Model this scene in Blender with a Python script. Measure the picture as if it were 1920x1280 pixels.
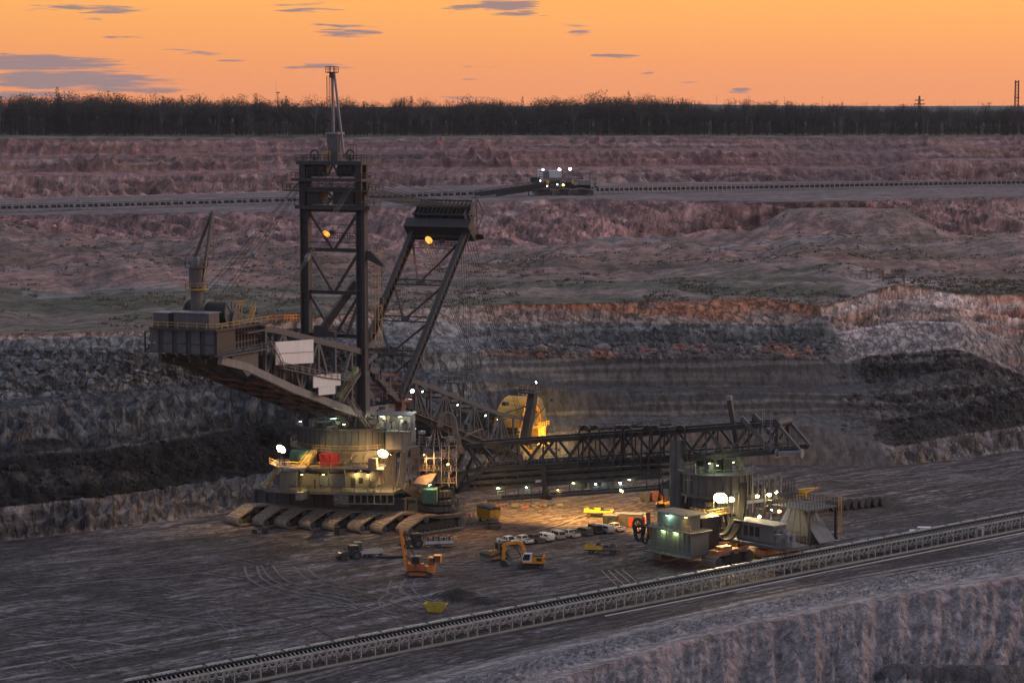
import bpy, bmesh, math, random
import numpy as np
from mathutils import Vector, Matrix
random.seed(7); rng = np.random.default_rng(7)
SC = bpy.context.scene
COL = SC.collection
for o in list(bpy.data.objects): bpy.data.objects.remove(o)

# ------------------------------------------------------------------ camera, sky, sun, exposure
FPX, CX, CY, HORIZON, CAMZ = 4533.0, 960.0, 640.0, 203.0, 88.0     # photo pixels (1920 x 1280) and metres
PITCH = math.atan((CY - HORIZON) / FPX)
cam = bpy.data.cameras.new('camera'); cam.sensor_width = 36.0; cam.lens = 36.0 * FPX / 1920
cam.clip_start = 1.0; cam.clip_end = 60000.0
camo = bpy.data.objects.new('camera', cam); COL.objects.link(camo)
camo.location = (0, 0, CAMZ); camo.rotation_euler = (math.pi / 2 - PITCH, 0, 0)
SC.camera = camo

SUN_EL, SUN_AZ = math.radians(3.0), math.radians(72.0)    # azimuth to the right of the view direction
world = bpy.data.worlds.new('World'); SC.world = world; world.use_nodes = True
WN = world.node_tree; WN.nodes.clear()
def build_world():
    N, L = WN.nodes, WN.links
    def nd(t, **k):
        n = N.new(t)
        for a, b in k.items(): setattr(n, a, b)
        return n
    def mth(op, a, b=None, clamp=False):
        n = nd('ShaderNodeMath', operation=op, use_clamp=clamp)
        for i, v in enumerate((a, b)):
            if v is None: continue
            if isinstance(v, (int, float)): n.inputs[i].default_value = v
            else: L.new(v, n.inputs[i])
        return n.outputs[0]
    def mix(fac, a, b, bt='MIX'):
        n = nd('ShaderNodeMix', data_type='RGBA', blend_type=bt)
        if isinstance(fac, (int, float)): n.inputs[0].default_value = fac
        else: L.new(fac, n.inputs[0])
        for i, v in ((6, a), (7, b)):
            if isinstance(v, tuple): n.inputs[i].default_value = v
            else: L.new(v, n.inputs[i])
        return n.outputs[2]
    tc = nd('ShaderNodeTexCoord'); sep = nd('ShaderNodeSeparateXYZ'); L.new(tc.outputs['Generated'], sep.inputs[0])
    x, y, z = sep.outputs
    el = mth('ARCSINE', z)
    az = mth('ARCTAN2', x, y)
    sky = nd('ShaderNodeTexSky', sky_type='NISHITA', sun_disc=False, sun_elevation=SUN_EL, sun_rotation=SUN_AZ,
             altitude=100, air_density=1.0, dust_density=3.0, ozone_density=2.0)
    # afterglow band: the dusk horizon is orange all round, strongest towards the set sun
    cr = nd('ShaderNodeValToRGB'); E = cr.color_ramp
    L.new(mth('DIVIDE', el, math.pi / 2), cr.inputs[0])
    stops = [(0.0, (.84, .30, .128)), (.012, (.88, .33, .122)), (.03, (.95, .42, .112)), (.055, (.93, .44, .15)), (.09, (.80, .47, .30)), (.16, (.56, .46, .46)),
             (.36, (.43, .46, .57)), (1.0, (.41, .48, .64))]
    while len(E.elements) < len(stops): E.elements.new(.5)
    for e, (p, c) in zip(E.elements, stops): e.position = p; e.color = (*c, 1)
    cr2 = nd('ShaderNodeValToRGB'); E2 = cr2.color_ramp; L.new(mth('DIVIDE', el, math.pi / 2), cr2.inputs[0])
    stops2 = [(0.0, (.30, .31, .39)), (.06, (.36, .35, .43)), (.14, (.39, .40, .48)), (.36, (.41, .45, .56)), (1.0, (.41, .48, .64))]
    while len(E2.elements) < len(stops2): E2.elements.new(.5)
    for e, (p, c) in zip(E2.elements, stops2): e.position = p; e.color = (*c, 1)
    # warmer and brighter towards the sun's side, duller opposite
    d = mth('COSINE', mth('SUBTRACT', az, SUN_AZ))
    side = nd('ShaderNodeMapRange'); side.inputs[1].default_value = -1; side.inputs[2].default_value = 1
    side.inputs[3].default_value = .85; side.inputs[4].default_value = 1.16; L.new(d, side.inputs[0])
    ws = nd('ShaderNodeMapRange', interpolation_type='SMOOTHSTEP'); ws.inputs[1].default_value = -.6; ws.inputs[2].default_value = .08; L.new(d, ws.inputs[0])
    glow = nd('ShaderNodeVectorMath', operation='SCALE'); L.new(mix(ws.outputs[0], cr2.outputs[0], cr.outputs[0]), glow.inputs[0]); L.new(side.outputs[0], glow.inputs['Scale'])
    base = nd('ShaderNodeVectorMath', operation='SCALE'); L.new(sky.outputs[0], base.inputs[0]); base.inputs['Scale'].default_value = .05
    add = nd('ShaderNodeVectorMath', operation='ADD'); L.new(glow.outputs[0], add.inputs[0]); L.new(base.outputs[0], add.inputs[1])
    skyc = add.outputs[0]
    # clouds: thin lens-shaped streaks (azimuth, elevation, half width, half height in mrad, strength)
    comb = nd('ShaderNodeCombineXYZ'); L.new(az, comb.inputs[0]); L.new(el, comb.inputs[1])
    mp = nd('ShaderNodeMapping'); mp.inputs['Scale'].default_value = (34, 330, 1); L.new(comb.outputs[0], mp.inputs[0])
    no = nd('ShaderNodeTexNoise'); no.inputs['Scale'].default_value = 1.0; no.inputs['Detail'].default_value = 6; no.inputs['Roughness'].default_value = .62
    L.new(mp.outputs[0], no.inputs['Vector'])
    mp2 = nd('ShaderNodeMapping'); mp2.inputs['Scale'].default_value = (60, 900, 1); L.new(comb.outputs[0], mp2.inputs[0])
    no2 = nd('ShaderNodeTexNoise'); no2.inputs['Scale'].default_value = 1.0; no2.inputs['Detail'].default_value = 4; L.new(mp2.outputs[0], no2.inputs['Vector'])
    wv = nd('ShaderNodeVectorMath', operation='MULTIPLY_ADD'); L.new(no.outputs['Color'], wv.inputs[0]); wv.inputs[1].default_value = (.050, .0050, 0); L.new(comb.outputs[0], wv.inputs[2]); wsub = nd('ShaderNodeVectorMath', operation='SUBTRACT'); L.new(wv.outputs[0], wsub.inputs[0]); wsub.inputs[1].default_value = (.025, .0025, 0)
    wob = mth('ADD', mth('MULTIPLY', mth('SUBTRACT', no.outputs[0], .5), 1.5), mth('MULTIPLY', mth('SUBTRACT', no2.outputs[0], .5), 2.6))
    CL = [(160, 20, 125, 8, .95), (235, 28, 60, 5, .8), (185, 42, 32, 4, .6), (250, 73, 34, 5, .75), 
          (70, 122, 190, 18, 1.3), (110, 152, 230, 20, 1.25), (220, 168, 150, 7, 1.0), (50, 180, 120, 10, 1.0),
          (370, 100, 48, 6, .65), (438, 117, 34, 4, .55), 
          (570, 12, 60, 4, .7), (585, 24, 55, 5, .8), (655, 50, 50, 5, .85), (665, 65, 70, 9, 1.0), (600, 127, 66, 6, .95), 
          (945, 13, 92, 12, 1.2), (980, 28, 50, 7, .9), (1075, 50, 38, 6, .75), (1090, 64, 32, 6, .75), (1148, 106, 40, 5, 1.0), (885, 125, 38, 4, .6), (895, 151, 26, 3, .5),
          (850, 183, 80, 5, .7), (1260, 153, 34, 5, .7), (1212, 137, 20, 4, .55), (1390, 171, 28, 8, .85), (10, 79, 22, 3, .5)]
    CL += [(-300, 60, 160, 10, 1), (2250, 60, 140, 8, .9), (600, -90, 120, 10, .9), (1300, -120, 130, 9, .9)]
    acc = None
    for (px, py, w, h, st) in CL:
        a0 = math.atan((px - CX) / FPX); e0 = math.atan((HORIZON - py) / FPX)
        ma = nd('ShaderNodeVectorMath', operation='MULTIPLY_ADD'); L.new(wsub.outputs[0], ma.inputs[0])
        ma.inputs[1].default_value = (FPX / w, FPX / h, 0); ma.inputs[2].default_value = (-a0 * FPX / w, -e0 * FPX / h, 0)
        dp = nd('ShaderNodeVectorMath', operation='DOT_PRODUCT'); L.new(ma.outputs[0], dp.inputs[0]); L.new(ma.outputs[0], dp.inputs[1])
        mm = nd('ShaderNodeMath', operation='MULTIPLY_ADD'); L.new(dp.outputs['Value'], mm.inputs[0]); mm.inputs[1].default_value = -1.1 * st; mm.inputs[2].default_value = 1.265 * st
        acc = mm.outputs[0] if acc is None else mth('MAXIMUM', acc, mm.outputs[0])
    mr = nd('ShaderNodeMapRange', interpolation_type='SMOOTHSTEP'); mr.inputs[1].default_value = .25; mr.inputs[2].default_value = 1.2
    L.new(mth('ADD', acc, wob), mr.inputs[0])
    cm = mth('MULTIPLY', mr.outputs[0], mth('GREATER_THAN', acc, -.6))
    cm = mth('MULTIPLY', cm, .92)
    # high broken cloud over the rest of the dome carries the same grey lilac
    skyc = mix(cm, skyc, (.30, .22, .235, 1))
    bg = nd('ShaderNodeBackground'); L.new(skyc, bg.inputs[0]); bg.inputs[1].default_value = .95
    out = nd('ShaderNodeOutputWorld'); L.new(bg.outputs[0], out.inputs[0])
build_world()
sun = bpy.data.lights.new('sun', 'SUN'); sun.energy = .85; sun.angle = math.radians(12); sun.color = (1.0, .80, .70)
suno = bpy.data.objects.new('sun', sun); COL.objects.link(suno)
_se = math.radians(18)
sd = Vector((math.sin(SUN_AZ) * math.cos(_se), math.cos(SUN_AZ) * math.cos(_se), math.sin(_se)))
suno.rotation_euler = sd.to_track_quat('Z', 'Y').to_euler()
VS = SC.view_settings; VS.view_transform = 'Standard'; VS.look = 'None'; VS.exposure = 0.12; VS.gamma = 1.0; VS.use_curve_mapping = False
SC.cycles.max_bounces = 5; SC.cycles.diffuse_bounces = 2; SC.cycles.glossy_bounces = 2; SC.cycles.transmission_bounces = 3; SC.cycles.volume_bounces = 0
SC.cycles.use_denoising = True; SC.cycles.sample_clamp_indirect = 3.0

# ------------------------------------------------------------------ projection helpers (photo pixel -> place)
_cp, _sp = math.cos(PITCH), math.sin(PITCH)
def kslope(py):                       # metres of drop below the camera per metre of depth
    v = (CY - py) / FPX
    return -(-_sp + _cp * v) / (_cp + _sp * v)
def W(px, py, D):
    v = (CY - py) / FPX; yy = _cp + _sp * v
    return Vector(((px - CX) / FPX / yy * D, D, CAMZ - kslope(py) * D))
def G(px, py, z=0.0):
    return W(px, py, (CAMZ - z) / kslope(py))
def ray(px, py):
    p = W(px, py, 100.0); return Vector((0, 0, CAMZ)), (p - Vector((0, 0, CAMZ)))

# ------------------------------------------------------------------ noise
_perm = rng.permutation(512).astype(np.int64); _perm = np.concatenate([_perm, _perm, _perm])
_gr = rng.normal(size=(512, 3)); _gr /= np.linalg.norm(_gr, axis=1)[:, None]
_gr2 = np.stack([np.cos(np.arange(512) * 2.399), np.sin(np.arange(512) * 2.399)], 1).astype(np.float32)
def pnoise(x, y, z=None):
    if z is None:
        x, y = np.broadcast_arrays(x, y)
        xi, yi = np.floor(x).astype(np.int64), np.floor(y).astype(np.int64); xf, yf = x - xi, y - yi
        u, v = xf * xf * (3 - 2 * xf), yf * yf * (3 - 2 * yf); xi &= 511; yi &= 511; x1 = (xi + 1) & 511; y1 = (yi + 1) & 511
        def g2(a, b, i, j):
            q = _gr2[_perm[_perm[i] + j] & 511]; return q[..., 0] * (xf - a) + q[..., 1] * (yf - b)
        p, q = g2(0, 0, xi, yi), g2(0, 1, xi, y1)
        return 1.2 * ((p + u * (g2(1, 0, x1, yi) - p)) * (1 - v) + (q + u * (g2(1, 1, x1, y1) - q)) * v)
    xi, yi, zi = np.floor(x).astype(np.int64), np.floor(y).astype(np.int64), np.floor(z).astype(np.int64)
    xf, yf, zf = x - xi, y - yi, z - zi
    u, v, w = [t * t * t * (t * (t * 6 - 15) + 10) for t in (xf, yf, zf)]
    xi &= 511; yi &= 511; zi &= 511
    def g(a, b, c):
        h = _perm[_perm[_perm[(xi + a) & 511] + ((yi + b) & 511)] + ((zi + c) & 511)] & 511
        q = _gr[h]
        return q[..., 0] * (xf - a) + q[..., 1] * (yf - b) + q[..., 2] * (zf - c)
    def lp(t, a, b): return a + t * (b - a)
    return lp(w, lp(v, lp(u, g(0,0,0), g(1,0,0)), lp(u, g(0,1,0), g(1,1,0))), lp(v, lp(u, g(0,0,1), g(1,0,1)), lp(u, g(0,1,1), g(1,1,1))))
def fbm(x, y, z=None, o=4, r=.5):
    s = 0; a = 1.0; f = 1.0
    for _ in range(o):
        s = s + a * pnoise(x * f + 13.1 * _, y * f + 7.7 * _, None if z is None else z * f); a *= r; f *= 2.03
    return s
def sstep(a, b, x):
    t = np.clip((x - a) / (b - a), 0, 1); return t * t * (3 - 2 * t)

# ------------------------------------------------------------------ materials
MATS = {}
def _prin(name):
    m = bpy.data.materials.new(name); m.use_nodes = True
    return m, m.node_tree, m.node_tree.nodes['Principled BSDF']
def mat(name, col, rough=.6, metal=0.0, var=.25, scale=1.2, dirt=None, dirtamt=.5, bump=0.0, bscale=6.0, spec=.4, streak=False):
    """painted / bare surface with weathering: noise in lightness, optional dirt colour in patches or vertical streaks"""
    if name in MATS: return MATS[name]
    m, nt, b = _prin(name); N, L = nt.nodes, nt.links
    tc = N.new('ShaderNodeTexCoord')
    geo = N.new('ShaderNodeNewGeometry')
    no = N.new('ShaderNodeTexNoise'); no.inputs['Scale'].default_value = scale; no.inputs['Detail'].default_value = 6; no.inputs['Roughness'].default_value = .65
    if streak:
        mp = N.new('ShaderNodeMapping'); mp.inputs['Scale'].default_value = (1.6, 1.6, .22); L.new(geo.outputs['Position'], mp.inputs[0]); L.new(mp.outputs[0], no.inputs['Vector'])
    else: L.new(geo.outputs['Position'], no.inputs['Vector'])
    rp = N.new('ShaderNodeMapRange'); rp.inputs[1].default_value = .3; rp.inputs[2].default_value = .7; rp.inputs[3].default_value = 1 - var; rp.inputs[4].default_value = 1 + var
    L.new(no.outputs[0], rp.inputs[0])
    sc = N.new('ShaderNodeVectorMath'); sc.operation = 'SCALE'; sc.inputs[0].default_value = col[:3]; L.new(rp.outputs[0], sc.inputs['Scale'])
    out = sc.outputs[0]
    if dirt is not None:
        n2 = N.new('ShaderNodeTexNoise'); n2.inputs['Scale'].default_value = scale * .6; n2.inputs['Detail'].default_value = 8; n2.inputs['Roughness'].default_value = .7
        mp2 = N.new('ShaderNodeMapping'); mp2.inputs['Location'].default_value = (31, 7, 3); mp2.inputs['Scale'].default_value = (1, 1, .35)
        L.new(geo.outputs['Position'], mp2.inputs[0]); L.new(mp2.outputs[0], n2.inputs['Vector'])
        r2 = N.new('ShaderNodeMapRange'); r2.inputs[1].default_value = .48; r2.inputs[2].default_value = .66; r2.inputs[4].default_value = dirtamt; L.new(n2.outputs[0], r2.inputs[0])
        mx = N.new('ShaderNodeMix'); mx.data_type = 'RGBA'; L.new(r2.outputs[0], mx.inputs[0]); L.new(out, mx.inputs[6]); mx.inputs[7].default_value = (*dirt, 1)
        out = mx.outputs[2]
    L.new(out, b.inputs['Base Color'])
    b.inputs['Roughness'].default_value = rough; b.inputs['Metallic'].default_value = metal; b.inputs['Specular IOR Level'].default_value = spec
    if bump:
        n3 = N.new('ShaderNodeTexNoise'); n3.inputs['Scale'].default_value = bscale; n3.inputs['Detail'].default_value = 5; L.new(geo.outputs['Position'], n3.inputs['Vector'])
        bp = N.new('ShaderNodeBump'); bp.inputs['Strength'].default_value = 1; bp.inputs['Distance'].default_value = bump; L.new(n3.outputs[0], bp.inputs['Height']); L.new(bp.outputs[0], b.inputs['Normal'])
    MATS[name] = m; return m
def emat(name, col, st):
    if name in MATS: return MATS[name]
    m, nt, b = _prin(name); b.inputs['Base Color'].default_value = (*col, 1)
    b.inputs['Emission Color'].default_value = (*col, 1); b.inputs['Emission Strength'].default_value = st
    MATS[name] = m; return m
def glass(name='window_glass'):
    return mat(name, (.02, .025, .03), rough=.08, var=.3, scale=.4, spec=.6)

# ------------------------------------------------------------------ terrain: one lofted sheet from the foreground slope over the pit to the horizon
def terrain_material(name='soil', g=1.0):
    m, nt, b = _prin(name); N, L = nt.nodes, nt.links
    at = N.new('ShaderNodeAttribute'); at.attribute_name = 'strata'
    fa = N.new('ShaderNodeAttribute'); fa.attribute_name = 'flat'; ra = N.new('ShaderNodeAttribute'); ra.attribute_name = 'rugged'
    geo = N.new('ShaderNodeNewGeometry')
    def noise(sc, det, rough=.65, scale=(1, 1, 1), rot=0.0):
        mp = N.new('ShaderNodeMapping'); mp.vector_type = 'TEXTURE'; mp.inputs['Scale'].default_value = scale; mp.inputs['Rotation'].default_value = (0, 0, rot); L.new(geo.outputs['Position'], mp.inputs[0])
        n = N.new('ShaderNodeTexNoise'); n.inputs['Scale'].default_value = sc / g; n.inputs['Detail'].default_value = det; n.inputs['Roughness'].default_value = rough
        L.new(mp.outputs[0], n.inputs['Vector']); return n.outputs[0]
    def mr(v, a, b_, c, d):
        n = N.new('ShaderNodeMapRange'); L.new(v, n.inputs[0])
        for i, q in enumerate((a, b_, c, d)): n.inputs[i + 1].default_value = q
        return n.outputs[0]
    def op(o, a, b_):
        n = N.new('ShaderNodeMath'); n.operation = o
        for i, v in enumerate((a, b_)):
            if isinstance(v, (int, float)): n.inputs[i].default_value = v
            else: L.new(v, n.inputs[i])
        return n.outputs[0]
    wall = noise(.9, 4, .65, (1.0, 2.2, 7.0)); floor_ = noise(1.0, 5, .7, (11, 1.0, 1), math.radians(38.0)); iso = noise(.55, 5, .72)
    mx = N.new('ShaderNodeMix'); mx.data_type = 'FLOAT'; L.new(fa.outputs['Fac'], mx.inputs[0]); L.new(wall, mx.inputs[2]); L.new(floor_, mx.inputs[3])
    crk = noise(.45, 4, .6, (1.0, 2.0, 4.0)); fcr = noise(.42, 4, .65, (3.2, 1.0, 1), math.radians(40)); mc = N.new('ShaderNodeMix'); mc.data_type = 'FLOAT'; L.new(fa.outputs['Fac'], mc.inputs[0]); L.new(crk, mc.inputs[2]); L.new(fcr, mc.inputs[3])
    ridge = op('ABSOLUTE', op('SUBTRACT', mc.outputs[0], .5), 0.0)          # furrows between clods: crease shade darkened into the colour, and bumped
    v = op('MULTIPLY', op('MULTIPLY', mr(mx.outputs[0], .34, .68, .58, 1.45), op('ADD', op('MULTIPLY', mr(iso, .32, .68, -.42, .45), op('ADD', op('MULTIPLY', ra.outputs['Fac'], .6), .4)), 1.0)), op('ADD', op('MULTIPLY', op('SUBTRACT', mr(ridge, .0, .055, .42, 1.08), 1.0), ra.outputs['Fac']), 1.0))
    sc = N.new('ShaderNodeVectorMath'); sc.operation = 'SCALE'; L.new(at.outputs['Color'], sc.inputs[0]); L.new(v, sc.inputs['Scale'])
    L.new(sc.outputs[0], b.inputs['Base Color'])
    b.inputs['Roughness'].default_value = .92; b.inputs['Specular IOR Level'].default_value = .25
    bp = N.new('ShaderNodeBump'); bp.inputs['Strength'].default_value = 1.0; bp.inputs['Distance'].default_value = 1.0 * g ** .7
    L.new(op('ADD', op('ADD', op('MULTIPLY', mx.outputs[0], .8), iso), op('MULTIPLY', mr(ridge, .0, .06, -.5, 0), ra.outputs['Fac'])), bp.inputs['Height'])
    L.new(bp.outputs[0], b.inputs['Normal'])
    return m
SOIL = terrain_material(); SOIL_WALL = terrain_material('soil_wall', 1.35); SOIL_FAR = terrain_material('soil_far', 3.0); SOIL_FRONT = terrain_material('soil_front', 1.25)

# break lines of the pit, front to back: (photo x, photo y, elevation above the pit floor)
def z0(pts): return [(x, y, 0.0) for x, y in pts]
LINES = [
 ('F3', [(-700, 2100, -11), (600, 1900, -11), (1440, 1750, -11), (1920, 1600, -12), (2620, 1500, -12)]),
 ('F2', [(-700, 1800, -3), (600, 1560, -4), (1000, 1450, -5), (1240, 1430, -6), (1440, 1395, -7), (1700, 1330, -8), (1920, 1285, -9), (2620, 1180, -9)]),
 ('F1', [(-700, 1640, 0), (600, 1400, 0), (1000, 1285, 0), (1240, 1212, .2), (1440, 1162, .4), (1700, 1112, .5), (1920, 1078, .6), (2620, 985, .6)]),
 ('R0', [(-700, 1600, 0), (300, 1380, 0), (640, 1300, 0), (900, 1240, 0), (1240, 1160, 0), (1440, 1115, 0), (1700, 1060, 0), (1920, 1022, 0), (2620, 935, 0)]),
 ('T',  z0([(-700, 1075), (0, 1013), (200, 992), (424, 961), (600, 930), (760, 904), (900, 880), (1000, 868), (1100, 866), (1300, 870), (1500, 872), (1620, 874), (1683, 872), (1800, 860), (1920, 842), (2620, 790)])),
 ('W1', [(-700, 1000, 6), (0, 950, 6.3), (194, 930, 6), (352, 907, 5.5), (485, 888, 5), (600, 872, 5), (760, 855, 5), (900, 832, 5.5), (1000, 815, 6.4), (1100, 803, 8.0), (1300, 800, 8.6), (1500, 797, 9), (1600, 815, 6.5), (1683, 838, 4), (1800, 813, 5.6), (1920, 797, 5.4), (2620, 725, 5)]),
 ('W2', [(-700, 900, 13.5), (0, 858, 14), (72, 848, 14), (215, 838, 13.5), (359, 817, 13), (430, 803, 13.5), (600, 785, 14), (760, 775, 14), (900, 770, 13), (1000, 775, 10.6), (1100, 782, 9.6), (1300, 780, 9.6), (1500, 778, 9.8), (1600, 778, 9.7), (1640, 790, 8.8), (1800, 765, 10.5), (1920, 752, 10.2), (2620, 675, 10)]),
 ('W3', [(-700, 790, 22), (0, 766, 22.5), (125, 749, 22.5), (250, 745, 22), (359, 731, 21.5), (430, 724, 21.5), (600, 715, 21), (760, 710, 21), (900, 715, 19.5), (1100, 733, 15.5), (1300, 735, 15), (1500, 735, 15), (1580, 737, 14.5), (1650, 735, 14.5), (1800, 715, 16), (1920, 728, 12.5), (2620, 630, 14)]),
 ('W4', [(-700, 770, 22.5), (0, 748, 23), (250, 730, 23), (430, 708, 23), (600, 700, 22.5), (760, 692, 22.5), (900, 695, 21), (1100, 722, 15.7), (1300, 724, 15.5), (1500, 724, 15.5), (1580, 722, 15.5), (1650, 718, 16), (1800, 690, 19), (1920, 718, 13.5), (2620, 610, 16)]),
 ('W5', [(-700, 690, 30), (0, 668, 30.5), (250, 664, 30.5), (430, 658, 29.5), (600, 650, 29), (760, 650, 28), (900, 665, 24.5), (1100, 670, 22.5), (1300, 670, 22.5), (1500, 671, 22.3), (1576, 681, 20.5), (1633, 665, 22.3), (1801, 653, 23.5), (1920, 704, 15.3), (2620, 595, 18)]),
 ('W6', [(-700, 670, 31.5), (0, 655, 32), (250, 652, 31.8), (430, 640, 31), (600, 630, 30.5), (760, 628, 30), (900, 640, 26.5), (1100, 645, 24.3), (1300, 645, 24), (1500, 643, 24), (1560, 625, 26.5), (1620, 615, 27.5), (1700, 600, 29.5), (1801, 605, 29), (1920, 650, 22), (2620, 575, 22)]),
 ('W7', [(-700, 650, 33.5), (0, 636, 34), (250, 630, 34), (430, 624, 33.5), (600, 612, 33), (760, 600, 33), (900, 605, 30.5), (1100, 602, 29.5), (1300, 605, 29), (1500, 607, 28.5), (1537, 594, 30.6), (1600, 582, 32), (1683, 560, 34.5), (1784, 575, 32.5), (1920, 600, 28), (2620, 545, 28)]),
 ('W8', [(-700, 640, 34.3), (0, 628, 34.7), (250, 620, 35), (430, 616, 34.5), (600, 595, 35), (760, 578, 35), (900, 572, 34.5), (1100, 568, 34), (1280, 563, 34), (1420, 556, 34.5), (1500, 568, 33.5), (1540, 575, 33), (1600, 560, 34.5), (1683, 532, 38.5), (1784, 550, 35.5), (1920, 552, 34.5), (2620, 515, 34)]),
 ('M1', [(-700, 545, 35.2), (0, 540, 35.2), (400, 538, 35.2), (700, 530, 35.2), (900, 528, 35), (1200, 526, 35), (1320, 518, 36.2), (1500, 503, 38.5), (1570, 498, 39), (1650, 520, 36.5), (1800, 530, 35.2), (1920, 530, 35), (2620, 500, 35)]),
 ('M2', [(-700, 455, 35.5), (0, 450, 35.5), (300, 455, 35.3), (560, 460, 35), (760, 478, 35), (900, 474, 35), (1000, 465, 35), (1200, 452, 35.5), (1440, 442, 36.5), (1700, 440, 36.5), (1920, 440, 36.5), (2620, 440, 36.5)]),
 ('M3', [(-700, 416, 43), (0, 405, 44), (560, 395, 46), (760, 385, 48), (900, 378, 50), (1050, 372, 51), (1280, 376, 50), (1500, 380, 49.5), (1700, 373, 50), (1920, 368, 50.5), (2620, 362, 50.5)]),
 ('M4', [(-700, 380, 44.5), (0, 373, 45), (560, 358, 47), (900, 347, 51), (1050, 344, 51.5), (1920, 337, 51.5), (2620, 332, 51.5)]),
 ('U1', 14, [(-700, 336), (0, 332), (300, 330), (560, 324), (900, 322), (1300, 316), (1640, 318), (1760, 300), (1920, 302), (2620, 300)]),
 ('U2', 30, [(-700, 326), (0, 323), (300, 321), (560, 315), (900, 314), (1300, 309), (1640, 312), (1760, 296), (1920, 297), (2620, 296)]),
 ('U3', 42, [(-700, 290), (0, 300), (300, 292), (560, 290), (900, 284), (1300, 282), (1640, 290), (1760, 276), (1920, 276), (2620, 276)]),
 ('U4', 57, [(-700, 284), (0, 294), (300, 287), (560, 285), (900, 279), (1300, 277), (1640, 284), (1760, 272), (1920, 272), (2620, 272)]),
 ('P0', 74, [(-700, 259), (0, 259), (300, 260), (560, 262), (900, 259), (1300, 257), (1700, 258), (1920, 258), (2620, 258)]),
 ('P1', [(-700, 248, 73), (960, 248, 73), (2620, 248, 73)]),
 ('P2', [(-700, 236, 73), (960, 236, 73), (2620, 236, 73)]),
 ('P3', [(-700, 216, 72), (960, 216, 72), (2620, 216, 72)]),
]
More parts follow.
